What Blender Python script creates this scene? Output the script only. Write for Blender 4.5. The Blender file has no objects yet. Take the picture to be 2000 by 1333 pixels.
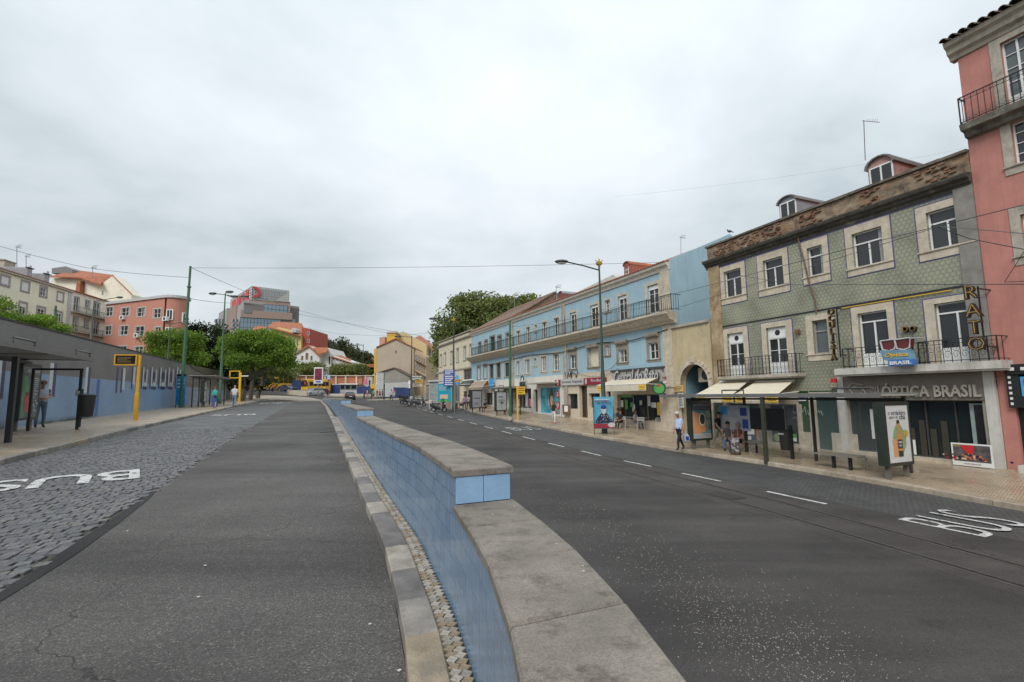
import bpy, bmesh, math, random
import numpy as np
from mathutils import Vector, Matrix
random.seed(7); RNG = np.random.default_rng(7)
R = math.radians
scene = bpy.context.scene
col = scene.collection

# ---------------------------------------------------------------- camera
CAM = Vector((0, 0, 3.0))
_f, _off, _roll = 950.0, 105.0, R(0.74)
_th = math.atan(_off/_f)
_F = Vector((0, math.cos(_th), math.sin(_th))); _U = Vector((0, -math.sin(_th), math.cos(_th))); _X = Vector((1, 0, 0))
CR = _X*math.cos(_roll) - _U*math.sin(_roll); CU = _X*math.sin(_roll) + _U*math.cos(_roll)
cd = bpy.data.cameras.new('camera'); cam = bpy.data.objects.new('camera', cd); col.objects.link(cam)
m = Matrix.Identity(4)
for i in range(3):
    m[i][0] = CR[i]; m[i][1] = CU[i]; m[i][2] = -_F[i]; m[i][3] = CAM[i]
cam.matrix_world = m
cd.sensor_width = 36; cd.lens = _f/2000*36; cd.clip_start = 0.05; cd.clip_end = 3000
scene.camera = cam

# ---------------------------------------------------------------- sky, sun, exposure
SUN_EL, SUN_AZ = R(44), R(-24)
w = bpy.data.worlds.new("World"); scene.world = w; w.use_nodes = True
nt = w.node_tree; nt.nodes.clear(); N = nt.nodes.new; Lk = nt.links.new
out = N('ShaderNodeOutputWorld'); bg = N('ShaderNodeBackground'); Lk(bg.outputs[0], out.inputs[0])
sky = N('ShaderNodeTexSky'); sky.sky_type = 'NISHITA'; sky.sun_disc = False
sky.sun_elevation = SUN_EL; sky.sun_rotation = math.atan2(math.sin(SUN_AZ), -math.cos(SUN_AZ))
tc = N('ShaderNodeTexCoord'); sep = N('ShaderNodeSeparateXYZ'); Lk(tc.outputs['Generated'], sep.inputs[0])
def mth(op, a, b=None, clamp=False):
    n = N('ShaderNodeMath'); n.operation = op; n.use_clamp = clamp
    for i, v in enumerate((a, b)):
        if v is None: continue
        if isinstance(v, (int, float)): n.inputs[i].default_value = v
        else: Lk(v, n.inputs[i])
    return n.outputs[0]
zz = mth('ADD', mth('MAXIMUM', sep.outputs[2], 0.0), 0.22)
cmb = N('ShaderNodeCombineXYZ'); Lk(mth('DIVIDE', sep.outputs[0], zz), cmb.inputs[0]); Lk(mth('DIVIDE', sep.outputs[1], zz), cmb.inputs[1])
def noise(scale, det, rough, off):
    mp = N('ShaderNodeMapping'); mp.inputs['Location'].default_value = off; Lk(cmb.outputs[0], mp.inputs[0])
    n = N('ShaderNodeTexNoise'); n.inputs['Scale'].default_value = scale; n.inputs['Detail'].default_value = det
    n.inputs['Roughness'].default_value = rough; n.inputs['Distortion'].default_value = 0.25; Lk(mp.outputs[0], n.inputs[0]); return n.outputs[0]
n1 = noise(0.62, 7, .52, (2.2, 2.35, 0)); n2 = noise(2.1, 7, .55, (8.3, 4.2, 1))
cl = mth('ADD', mth('MULTIPLY', n1, .86), mth('MULTIPLY', n2, .14))
ramp = N('ShaderNodeValToRGB'); Lk(cl, ramp.inputs[0]); cr = ramp.color_ramp
cr.elements[0].position = .41; cr.elements[0].color = (.37, .415, .44, 1)
cr.elements[1].position = .585; cr.elements[1].color = (.575, .615, .635, 1)
e = cr.elements.new(.46); e.color = (.445, .49, .513, 1)
e = cr.elements.new(.53); e.color = (.515, .558, .58, 1)
mixs = N('ShaderNodeMixRGB'); mixs.inputs[0].default_value = .93
sc_ = N('ShaderNodeMixRGB'); sc_.blend_type = 'MULTIPLY'; sc_.inputs[0].default_value = 1; sc_.inputs[2].default_value = (.1, .1, .1, 1)
Lk(sky.outputs[0], sc_.inputs[1]); Lk(sc_.outputs[0], mixs.inputs[1]); Lk(ramp.outputs[0], mixs.inputs[2])
gain = mth('ADD', mth('MULTIPLY', mth('MAXIMUM', sep.outputs[2], 0.0), .8), .80)   # an overcast sky is brighter overhead
gm_ = N('ShaderNodeMixRGB'); gm_.blend_type = 'MULTIPLY'; gm_.inputs[0].default_value = 1; Lk(mixs.outputs[0], gm_.inputs[1]); Lk(gain, gm_.inputs[2])
Lk(gm_.outputs[0], bg.inputs[0]); bg.inputs[1].default_value = 1.0
sd = bpy.data.lights.new('sun', 'SUN'); sd.energy = 1.5; sd.angle = R(25); sd.color = (1, .97, .93)
so = bpy.data.objects.new('sun', sd); col.objects.link(so); so.location = (0, 0, 60)
sv = Vector((math.sin(SUN_AZ)*math.cos(SUN_EL), math.cos(SUN_AZ)*math.cos(SUN_EL)*-1, math.sin(SUN_EL)))
so.rotation_euler = sv.to_track_quat('Z', 'Y').to_euler()
scene.view_settings.view_transform = 'Standard'; scene.view_settings.look = 'None'
scene.view_settings.exposure = 0.55; scene.view_settings.gamma = 1
scene.render.engine = 'CYCLES'; scene.cycles.max_bounces = 6; scene.cycles.diffuse_bounces = 3

# ---------------------------------------------------------------- geometry of the place
def ray(px, py):
    d = _F + CR*((px-1000)/_f) - CU*((py-667)/_f)
    return d/d.y
def at(px, py, Y): return CAM + ray(px, py)*Y
SU = Vector((-.39, .9208)); SN = Vector((.9208, .39))
def st(s, t, z=0): return Vector((SU.x*s+SN.x*t, SU.y*s+SN.y*t, z))
def tost(p): return (p.x*SU.x+p.y*SU.y, p.x*SN.x+p.y*SN.y)
def terp(x, xs, ys): return float(np.interp(x, xs, ys))
def ZL(s): return 3+terp(s, [-8, 0, 10, 22, 42, 60, 75, 90, 110, 130, 250], [-1.85, -1.65, -1.42, -1.15, -.9, -.65, -.42, -.1, .7, 2.0, 5])
def ZR(s): return 3+terp(s, [-8, 0, 9, 18, 25, 31, 50, 66, 81, 93, 110, 150, 250], [-2.93, -2.9, -2.8, -2.75, -2.6, -2.4, -1.7, -1.05, -.65, -.6, -.1, 1.5, 4])
WT_S = [-6, -2, 0, 1.27, 1.55, 2.16, 3.25, 5, 7.2, 13.2, 22, 45, 68]; WT_T = [-2.8, -.75, .15, .57, .655, .80, .96, 1.09, 1.11, 1.23, 1.42, 1.9, 2.05]
_ws = np.arange(-7, 70, .1); _wt = np.convolve(np.interp(np.arange(-8, 71, .1), WT_S, WT_T), np.hanning(13)/np.hanning(13).sum(), 'same')[10:10+len(_ws)]
def TW(s): return float(np.interp(s, _ws, _wt))           # left face of the median wall
def ground(s, t):
    if s < 68: return ZL(s) if t < TW(s)+.2 else ZR(s)
    x = min(1, max(0, (t+1)/9)); x = x*x*(3-2*x)
    return ZL(s)*(1-x)+ZR(s)*x
def gp(px, py, dz=0.0, side=None):
    d = ray(px, py); k = 1.0
    while k < 260:
        p = CAM+d*k; s, t = tost(p)
        g = (ZL(s) if side == 'L' else ZR(s) if side == 'R' else ground(s, t))+dz
        if p.z < g: return Vector((p.x, p.y, g))
        k += .02+.0008*k
    return p
HEAD = math.atan2(-SU.y, -SU.x)                   # local +x points back down the street, local -y to the road (right side)

# ---------------------------------------------------------------- helpers
class MB:
    def __init__(s): s.v = []; s.f = []; s.m = []; s.mi = 0; s.M = None
    def add(s, vs, fs):
        o = len(s.v)
        for p in vs:
            p = Vector(p); s.v.append(tuple(s.M @ p) if s.M else tuple(p))
        for f in fs: s.f.append([o+i for i in f]); s.m.append(s.mi)
        return s
    def box(s, x0, y0, z0, x1, y1, z1):
        if x0 > x1: x0, x1 = x1, x0
        if y0 > y1: y0, y1 = y1, y0
        if z0 > z1: z0, z1 = z1, z0
        return s.add([(x0,y0,z0),(x1,y0,z0),(x1,y1,z0),(x0,y1,z0),(x0,y0,z1),(x1,y0,z1),(x1,y1,z1),(x0,y1,z1)],
              [(0,3,2,1),(4,5,6,7),(0,1,5,4),(1,2,6,5),(2,3,7,6),(3,0,4,7)])
    def cbox(s, c, d): return s.box(c[0]-d[0]/2, c[1]-d[1]/2, c[2]-d[2]/2, c[0]+d[0]/2, c[1]+d[1]/2, c[2]+d[2]/2)
    def bbox(s, c, d, b):                          # box with chamfered vertical and top edges
        x, y, z = d[0]/2, d[1]/2, d[2]/2; r = []
        for zz, k in ((-z, 0), (z-b, 0), (z, b)):
            r.append([(c[0]+px, c[1]+py, c[2]+zz) for px, py in ((-x+k+b,-y+k),(x-k-b,-y+k),(x-k,-y+k+b),(x-k,y-k-b),(x-k-b,y-k),(-x+k+b,y-k),(-x+k,y-k-b),(-x+k,-y+k+b))])
        s.loft(r, True); return s
    def loft(s, rings, caps=True, closed=True):
        n = len(rings[0]); vs = [p for r in rings for p in r]; fs = []
        for i in range(len(rings)-1):
            for j in range(n if closed else n-1):
                a = i*n+j; b = i*n+(j+1) % n; fs.append((a, b, b+n, a+n))
        if caps: fs.append(tuple(range(n))[::-1]); fs.append(tuple(range((len(rings)-1)*n, len(rings)*n)))
        return s.add(vs, fs)
    def prism(s, pts, y0, y1):                     # outline in x,z extruded along y
        n = len(pts); a = [(x, y0, z) for x, z in pts]; b = [(x, y1, z) for x, z in pts]
        return s.add(a+b, [tuple(range(n)), tuple(range(2*n-1, n-1, -1))]+[(i, i+n, (i+1) % n+n, (i+1) % n) for i in range(n)])
    def prismz(s, pts, z0, z1):
        n = len(pts); a = [(x, y, z0) for x, y in pts]; b = [(x, y, z1) for x, y in pts]
        return s.add(a+b, [tuple(range(n))[::-1], tuple(range(n, 2*n))]+[(i, (i+1) % n, (i+1) % n+n, i+n) for i in range(n)])
    def prismx(s, pts, x0, x1):                    # outline in y,z extruded along x
        n = len(pts); a = [(x0, y, z) for y, z in pts]; b = [(x1, y, z) for y, z in pts]
        return s.add(a+b, [tuple(range(n))[::-1], tuple(range(n, 2*n))]+[(i, (i+1) % n, (i+1) % n+n, i+n) for i in range(n)])
    def tube(s, pts, r, seg=6, caps=True):
        pts = [Vector(p) for p in pts]; rings = []
        for i, p in enumerate(pts):
            t = (pts[min(i+1, len(pts)-1)]-pts[max(i-1, 0)]).normalized()
            a = t.cross(Vector((0, 0, 1))) if abs(t.z) < .95 else t.cross(Vector((1, 0, 0)))
            a.normalize(); b = t.cross(a); rr = r[i] if isinstance(r, (list, tuple)) else r
            rings.append([tuple(p+a*math.cos(2*math.pi*k/seg)*rr+b*math.sin(2*math.pi*k/seg)*rr) for k in range(seg)])
        return s.loft(rings, caps)
    def lathe(s, prof, c=(0, 0, 0), seg=12):
        return s.loft([[(c[0]+r*math.cos(2*math.pi*k/seg), c[1]+r*math.sin(2*math.pi*k/seg), c[2]+z) for k in range(seg)] for r, z in prof], True)
    def disc(s, c, rx, rz, y0, y1, seg=16):        # disc facing -y
        return s.prism([(c[0]+rx*math.cos(2*math.pi*k/seg), c[1]+rz*math.sin(2*math.pi*k/seg)) for k in range(seg)], y0, y1)
    def ell(s, c, r, seg=10, rings=6):
        return s.loft([[(c[0]+r[0]*math.sin(math.pi*(i+.02)/(rings+.04))*math.cos(2*math.pi*k/seg), c[1]+r[1]*math.sin(math.pi*(i+.02)/(rings+.04))*math.sin(2*math.pi*k/seg),
                 c[2]-r[2]*math.cos(math.pi*i/rings)) for k in range(seg)] for i in range(rings+1)], True)
    def build(s, name, mats, parent=None, smooth=False, **kw):
        me = bpy.data.meshes.new(name); me.from_pydata(s.v, [], s.f)
        if not isinstance(mats, (list, tuple)): mats = [mats]
        for a in mats: me.materials.append(a)
        me.polygons.foreach_set('material_index', s.m)
        if smooth:
            me.polygons.foreach_set('use_smooth', [True]*len(me.polygons))
            try: me.set_sharp_from_angle(angle=R(40))
            except Exception: pass
        bm = bmesh.new(); bm.from_mesh(me); bmesh.ops.recalc_face_normals(bm, faces=bm.faces) if len(s.f) < 60000 and not kw.pop('keep', False) else None
        bm.to_mesh(me); bm.free(); me.update()
        o = bpy.data.objects.new(name, me); col.objects.link(o); o.parent = parent
        for k, v in kw.items(): o[k] = v
        return o
def thing(name, label, cat, loc=(0, 0, 0), rz=0.0, group=None):
    o = bpy.data.objects.new(name, None); col.objects.link(o); o.location = loc; o.rotation_euler = (0, 0, rz)
    o.empty_display_size = .2; o['label'] = label; o['category'] = cat
    if group: o['group'] = group
    return o
KIDS = {}
def clone(root, loc=None, rz=None, label=None, group=None):
    def cp(o, parent):
        c = o.copy(); col.objects.link(c)
        if parent: c.parent = parent
        for ch in list(o.children): cp(ch, c)
        return c
    c = cp(root, None)
    if loc is not None: c.location = loc
    if rz is not None: c.rotation_euler = (0, 0, rz)
    if label: c['label'] = label
    if group: c['group'] = group
    return c
def face_to(p, extra=0): return math.atan2(p.y, p.x)-math.pi/2+extra   # local -y looks at the camera
class Loc:                                         # local frame of a root: world -> local
    def __init__(s, root): s.I = (Matrix.Translation(root.location) @ Matrix.Rotation(root.rotation_euler[2], 4, 'Z')).inverted()
    def __call__(s, p): return s.I @ Vector(p)

# ---------------------------------------------------------------- materials
def newmat(name):
    m = bpy.data.materials.new(name); m.use_nodes = True; return m, m.node_tree, m.node_tree.nodes['Principled BSDF']
_mc = {}
def mat(name, c, rough=.6, metal=0.0, var=.12, scale=3.0, bump=0.0, bscale=40.0, c2=None, thr=.5, soft=.12, spec=None, dirt=None, emit=None):
    """plain surface: colour c with fine variation; optional patches of c2; optional bump"""
    if name in _mc: return _mc[name]
    m, nt, b = newmat(name); N = nt.nodes.new; L = nt.links.new
    b.inputs['Roughness'].default_value = rough; b.inputs['Metallic'].default_value = metal
    if spec is not None: b.inputs['Specular IOR Level'].default_value = spec
    tc = N('ShaderNodeTexCoord'); n = N('ShaderNodeTexNoise'); n.inputs['Scale'].default_value = scale; n.inputs['Detail'].default_value = 6
    n.inputs['Roughness'].default_value = .65; L(tc.outputs['Object'], n.inputs[0])
    r = N('ShaderNodeValToRGB'); L(n.outputs[0], r.inputs[0])
    lo = [x*(1-var*1.6) for x in c]; hi = [min(1, x*(1+var*1.2)) for x in c]
    r.color_ramp.elements[0].position = .3; r.color_ramp.elements[0].color = (*lo, 1)
    r.color_ramp.elements[1].position = .7; r.color_ramp.elements[1].color = (*hi, 1)
    o = r.outputs[0]
    if c2:
        n2 = N('ShaderNodeTexNoise'); n2.inputs['Scale'].default_value = scale*.6; n2.inputs['Detail'].default_value = 8; n2.inputs['Roughness'].default_value = .7
        mp = N('ShaderNodeMapping'); mp.inputs['Location'].default_value = (5, 3, 9); L(tc.outputs['Object'], mp.inputs[0]); L(mp.outputs[0], n2.inputs[0])
        r2 = N('ShaderNodeValToRGB'); L(n2.outputs[0], r2.inputs[0]); r2.color_ramp.elements[0].position = thr; r2.color_ramp.elements[1].position = thr+soft
        mx = N('ShaderNodeMixRGB'); L(r2.outputs[0], mx.inputs[0]); L(o, mx.inputs[1]); mx.inputs[2].default_value = (*c2, 1); o = mx.outputs[0]
    if dirt:                                        # vertical rain streaks, a colour of their own
        mp = N('ShaderNodeMapping'); mp.inputs['Scale'].default_value = (2.2, 2.2, .22); L(tc.outputs['Object'], mp.inputs[0])
        n3 = N('ShaderNodeTexNoise'); n3.inputs['Scale'].default_value = 2; n3.inputs['Detail'].default_value = 7; n3.inputs['Roughness'].default_value = .7; L(mp.outputs[0], n3.inputs[0])
        r3 = N('ShaderNodeValToRGB'); L(n3.outputs[0], r3.inputs[0]); r3.color_ramp.elements[0].position = .5; r3.color_ramp.elements[1].position = .8
        mx = N('ShaderNodeMixRGB'); L(r3.outputs[0], mx.inputs[0]); L(o, mx.inputs[1]); mx.inputs[2].default_value = (*dirt, 1); o = mx.outputs[0]
    L(o, b.inputs['Base Color'])
    if bump:
        nb = N('ShaderNodeTexNoise'); nb.inputs['Scale'].default_value = bscale; nb.inputs['Detail'].default_value = 5; L(tc.outputs['Object'], nb.inputs[0])
        bp = N('ShaderNodeBump'); bp.inputs['Strength'].default_value = bump; bp.inputs['Distance'].default_value = .02; L(nb.outputs[0], bp.inputs['Height']); L(bp.outputs[0], b.inputs['Normal'])
    if emit: b.inputs['Emission Color'].default_value = (*emit[0], 1); b.inputs['Emission Strength'].default_value = emit[1]
    _mc[name] = m; return m
def flat(name, c, rough=.45): return mat(name, c, rough, var=.04, scale=6)
def ramp2(N, L, src, stops):
    r = N('ShaderNodeValToRGB'); L(src, r.inputs[0]); cr = r.color_ramp
    while len(cr.elements) < len(stops): cr.elements.new(.5)
    for e, (p, c) in zip(cr.elements, stops): e.position = p; e.color = (*c, 1) if len(c) == 3 else c
    return r.outputs[0]
def bumpn(N, L, b, h, s, d=.02, prev=None):
    bp = N('ShaderNodeBump'); bp.inputs['Strength'].default_value = s; bp.inputs['Distance'].default_value = d; L(h, bp.inputs['Height'])
    if prev: L(prev, bp.inputs['Normal'])
    L(bp.outputs[0], b.inputs['Normal']); return bp.outputs[0]

def asphalt(name, base, speck, speck_thr, patch, pebbles=False):
    m, nt, b = newmat(name); N = nt.nodes.new; L = nt.links.new; tc = N('ShaderNodeTexCoord'); co = tc.outputs['Object']
    def nz(sc, de=3, ro=.6, c=co):
        n = N('ShaderNodeTexNoise'); n.inputs['Scale'].default_value = sc; n.inputs['Detail'].default_value = de; n.inputs['Roughness'].default_value = ro; L(c, n.inputs[0]); return n.outputs[0]
    mpst = N('ShaderNodeMapping'); mpst.inputs['Rotation'].default_value = (0, 0, -HEAD); mpst.inputs['Scale'].default_value = (.12, 1, 1); L(co, mpst.inputs[0])
    big = ramp2(N, L, nz(.35, 5, .6), [(.35, tuple(x*.78 for x in base)), (.65, tuple(x*1.2 for x in base))])
    streak = ramp2(N, L, nz(.9, 5, .6, mpst.outputs[0]), [(.35, (.74,)*3), (.65, (1.24,)*3)])
    mul = N('ShaderNodeMixRGB'); mul.blend_type = 'MULTIPLY'; mul.inputs[0].default_value = 1; L(big, mul.inputs[1]); L(streak, mul.inputs[2])
    v = N('ShaderNodeTexVoronoi'); v.inputs['Scale'].default_value = 110; L(co, v.inputs[0])
    cc = N('ShaderNodeSeparateXYZ'); L(v.outputs['Color'], cc.inputs[0])
    agg = ramp2(N, L, cc.outputs[0], [(0, (.55,)*3), (.7, (1,)*3), (speck_thr, (1.15,)*3), (min(1, speck_thr+.05), speck)])
    mu2 = N('ShaderNodeMixRGB'); mu2.blend_type = 'MULTIPLY'; mu2.inputs[0].default_value = 1; L(mul.outputs[0], mu2.inputs[1]); L(agg, mu2.inputs[2]); o = mu2.outputs[0]
    ds = N('ShaderNodeVectorMath'); ds.operation = 'MULTIPLY_ADD'; nn = N('ShaderNodeTexNoise'); nn.inputs['Scale'].default_value = 1.5; nn.inputs['Detail'].default_value = 4; L(co, nn.inputs[0]); L(nn.outputs['Color'], ds.inputs[0]); ds.inputs[1].default_value = (.9, .9, .9); L(co, ds.inputs[2])
    vc = N('ShaderNodeTexVoronoi'); vc.feature = 'DISTANCE_TO_EDGE'; vc.inputs['Scale'].default_value = .33; L(ds.outputs[0], vc.inputs[0]); crk = ramp2(N, L, vc.outputs['Distance'], [(.0015, (1, 1, 1)), (.004, (0, 0, 0))])
    msk = ramp2(N, L, nz(.22, 2), [(.48, (0, 0, 0)), (.56, (.75,)*3)]); mm = N('ShaderNodeMath'); mm.operation = 'MULTIPLY'; L(crk, mm.inputs[0]); L(msk, mm.inputs[1])
    mc = N('ShaderNodeMixRGB'); L(mm.outputs[0], mc.inputs[0]); L(o, mc.inputs[1]); mc.inputs[2].default_value = (.012, .011, .01, 1)
    stn = ramp2(N, L, nz(1.1, 6, .7), [(.60, (1, 1, 1)), (.74, (.62, .61, .60))]); ms = N('ShaderNodeMixRGB'); ms.blend_type = 'MULTIPLY'; ms.inputs[0].default_value = 1; L(mc.outputs[0], ms.inputs[1]); L(stn, ms.inputs[2]); o = ms.outputs[0]
    L(o, b.inputs['Base Color'])
    L(ramp2(N, L, nz(.5, 4), [(.3, (.72,)*3), (.7, (.9,)*3)]), b.inputs['Roughness']); b.inputs['Specular IOR Level'].default_value = .35
    h = N('ShaderNodeMath'); h.operation = 'ADD'; L(cc.outputs[1], h.inputs[0]); L(nz(60), h.inputs[1])
    bumpn(N, L, b, h.outputs[0], .55, .006)
    return m
def stonepave(name, cols, sw, sh, mortar, mcol, rough=(.35, .6), bump=.5, msize=.012, angle=0, distort=.0, wet=False):
    """small setts laid in rows, in (s,t) coordinates from the uv map"""
    m, nt, b = newmat(name); N = nt.nodes.new; L = nt.links.new; tc = N('ShaderNodeTexCoord')
    mp = N('ShaderNodeMapping'); mp.inputs['Rotation'].default_value = (0, 0, angle); L(tc.outputs['UV'], mp.inputs[0]); co = mp.outputs[0]
    nz = N('ShaderNodeTexNoise'); nz.inputs['Scale'].default_value = 5; nz.inputs['Detail'].default_value = 3; L(co, nz.inputs[0])
    sub = N('ShaderNodeVectorMath'); sub.operation = 'SUBTRACT'; L(nz.outputs['Color'], sub.inputs[0]); sub.inputs[1].default_value = (.5, .5, .5)
    scl = N('ShaderNodeVectorMath'); scl.operation = 'SCALE'; L(sub.outputs[0], scl.inputs[0]); scl.inputs['Scale'].default_value = distort
    add = N('ShaderNodeVectorMath'); add.operation = 'ADD'; L(co, add.inputs[0]); L(scl.outputs[0], add.inputs[1])
    br = N('ShaderNodeTexBrick'); L(add.outputs[0], br.inputs[0]); br.inputs['Scale'].default_value = 1; br.inputs['Brick Width'].default_value = sw; br.inputs['Row Height'].default_value = sh
    br.inputs['Mortar Size'].default_value = msize; br.inputs['Mortar Smooth'].default_value = .4; br.inputs['Bias'].default_value = 0
    br.inputs['Color1'].default_value = (*cols[0], 1); br.inputs['Color2'].default_value = (*cols[1], 1); br.inputs['Mortar'].default_value = (*mcol, 1)
    n2 = N('ShaderNodeTexNoise'); n2.inputs['Scale'].default_value = .7; n2.inputs['Detail'].default_value = 6; L(co, n2.inputs[0])
    tint = ramp2(N, L, n2.outputs[0], [(.3, (.86,)*3), (.7, (1.12,)*3)])
    mu = N('ShaderNodeMixRGB'); mu.blend_type = 'MULTIPLY'; mu.inputs[0].default_value = 1; L(br.outputs[0], mu.inputs[1]); L(tint, mu.inputs[2]); L(mu.outputs[0], b.inputs['Base Color'])
    n3 = N('ShaderNodeTexNoise'); n3.inputs['Scale'].default_value = .9; n3.inputs['Detail'].default_value = 4; L(co, n3.inputs[0])
    L(ramp2(N, L, n3.outputs[0], [(.38, (rough[0],)*3), (.62, (rough[1],)*3)]), b.inputs['Roughness'])
    inv = N('ShaderNodeMath'); inv.operation = 'SUBTRACT'; inv.inputs[0].default_value = 1; L(br.outputs['Fac'], inv.inputs[1])
    bumpn(N, L, b, inv.outputs[0], bump, .012)
    return m
def azulejo(name):
    """hexagonal lattice of green tiles with cream and blue lines, in the facade's own x,z"""
    m, nt, b = newmat(name); N = nt.nodes.new; L = nt.links.new; tc = N('ShaderNodeTexCoord'); sp = N('ShaderNodeSeparateXYZ'); L(tc.outputs['Object'], sp.inputs[0])
    def mt(op, a, c=None):
        n = N('ShaderNodeMath'); n.operation = op
        for i, v in enumerate((a, c)):
            if v is None: continue
            if isinstance(v, (int, float)): n.inputs[i].default_value = v
            else: L(v, n.inputs[i])
        return n.outputs[0]
    k = 2*math.pi/.155; tot = None
    for a in (90, 210, 330):
        w_ = mt('COSINE', mt('ADD', mt('MULTIPLY', sp.outputs[0], k*math.cos(R(a))), mt('MULTIPLY', sp.outputs[2], k*math.sin(R(a)))))
        tot = w_ if tot is None else mt('ADD', tot, w_)
    v = mt('DIVIDE', mt('ADD', tot, 1.5), 4.5)
    c = ramp2(N, L, v, [(0, (.15, .16, .20)), (.1, (.21, .18, .12)), (.22, (.38, .37, .32)), (.38, (.19, .225, .14)), (.75, (.275, .30, .185)), (.95, (.36, .37, .25))])
    n = N('ShaderNodeTexNoise'); n.inputs['Scale'].default_value = .9; n.inputs['Detail'].default_value = 6; L(tc.outputs['Object'], n.inputs[0])
    t = ramp2(N, L, n.outputs[0], [(.3, (.72, .70, .66)), (.5, (1, 1, 1)), (.7, (1.22, 1.18, 1.1))])
    mu = N('ShaderNodeMixRGB'); mu.blend_type = 'MULTIPLY'; mu.inputs[0].default_value = 1; L(c, mu.inputs[1]); L(t, mu.inputs[2]); L(mu.outputs[0], b.inputs['Base Color'])
    b.inputs['Roughness'].default_value = .28; bumpn(N, L, b, v, .15, .004)
    return m
def tilewall(name, ca, cb, sz, joint, rough=.3, swap=False, hsz=None):
    m, nt, b = newmat(name); N = nt.nodes.new; L = nt.links.new; tc = N('ShaderNodeTexCoord')
    mp = N('ShaderNodeMapping'); mp.inputs['Rotation'].default_value = (R(90), 0, 0); L(tc.outputs['Object'], mp.inputs[0])
    sp = N('ShaderNodeSeparateXYZ'); L(tc.outputs['Object'], sp.inputs[0]); cb_ = N('ShaderNodeCombineXYZ'); L(sp.outputs[0], cb_.inputs[0]); L(sp.outputs[2], cb_.inputs[1])
    br = N('ShaderNodeTexBrick'); L(cb_.outputs[0], br.inputs[0]); br.offset = 0; br.inputs['Scale'].default_value = 1; br.inputs['Brick Width'].default_value = sz; br.inputs['Row Height'].default_value = hsz or sz
    br.inputs['Mortar Size'].default_value = .004; br.inputs['Color1'].default_value = (*ca, 1); br.inputs['Color2'].default_value = (*cb, 1); br.inputs['Mortar'].default_value = (*joint, 1)
    n = N('ShaderNodeTexNoise'); n.inputs['Scale'].default_value = .6; n.inputs['Detail'].default_value = 7; L(tc.outputs['Object'], n.inputs[0])
    t = ramp2(N, L, n.outputs[0], [(.3, (.82,)*3), (.7, (1.1,)*3)])
    mu = N('ShaderNodeMixRGB'); mu.blend_type = 'MULTIPLY'; mu.inputs[0].default_value = 1; L(br.outputs[0], mu.inputs[1]); L(t, mu.inputs[2]); L(mu.outputs[0], b.inputs['Base Color'])
    b.inputs['Roughness'].default_value = rough
    return m
M = {}
M['asphalt_l'] = asphalt('worn_asphalt', (.088, .082, .077), (2.1, 2.0, 1.9), .93, 0)
M['asphalt_r'] = asphalt('dark_asphalt', (.066, .060, .057), (2.0, 2.0, 1.9), .975, 0)
M['track'] = asphalt('track_asphalt', (.078, .069, .062), (1.8, 1.7, 1.6), .96, 0)
M['patch'] = asphalt('asphalt_patch', (.028, .027, .027), (1.5, 1.5, 1.4), .98, 0)
M['cobble_tex'] = stonepave('basalt_setts', [(.075, .074, .075), (.12, .118, .115)], .13, .12, 0, (.035, .033, .03), (.38, .62), .8, .012, 0, .03)
M['cobble_r'] = stonepave('basalt_setts_flat', [(.06, .06, .062), (.085, .083, .08)], .14, .12, 0, (.03, .03, .028), (.5, .7), .5, .012, 0, .04)
M['calcada'] = stonepave('limestone_mosaic', [(.42, .32, .215), (.56, .45, .325)], .075, .07, 0, (.16, .125, .085), (.2, .5), .5, .009, R(45), .05)
M['calcada_l'] = stonepave('limestone_mosaic_left', [(.40, .315, .225), (.53, .43, .315)], .075, .07, 0, (.13, .105, .08), (.3, .6), .5, .009, R(45), .05)
M['stone_cobble'] = [mat('sett_%d' % i, c, .45, var=.25, scale=14, bump=.5, bscale=60) for i, c in enumerate([(.10, .10, .105), (.135, .133, .132), (.085, .086, .092), (.12, .115, .11)])]
M['kerb'] = [mat('kerb_stone_%d' % i, c, .6, var=.22, scale=4, bump=.35, bscale=70, c2=c2, thr=.52) for i, (c, c2) in enumerate([((.30, .27, .235), (.20, .18, .16)), ((.19, .175, .16), (.12, .11, .10)), ((.36, .32, .27), (.27, .22, .16)), ((.33, .26, .18), (.24, .20, .15))])]
M['kerb_r'] = [mat('kerb_pale_%d' % i, c, .45, var=.2, scale=4, bump=.2, bscale=60) for i, c in enumerate([(.40, .33, .25), (.36, .30, .23), (.46, .39, .30)])]
M['mosaic'] = [mat('mosaic_stone_%d' % i, c, .5, var=.2, scale=20, bump=.3, bscale=90) for i, c in enumerate([(.37, .33, .275), (.30, .27, .225), (.42, .38, .32), (.30, .23, .15)])]
M['joint'] = mat('joint_sand', (.07, .06, .045), .95, var=.3, scale=30)
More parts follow.
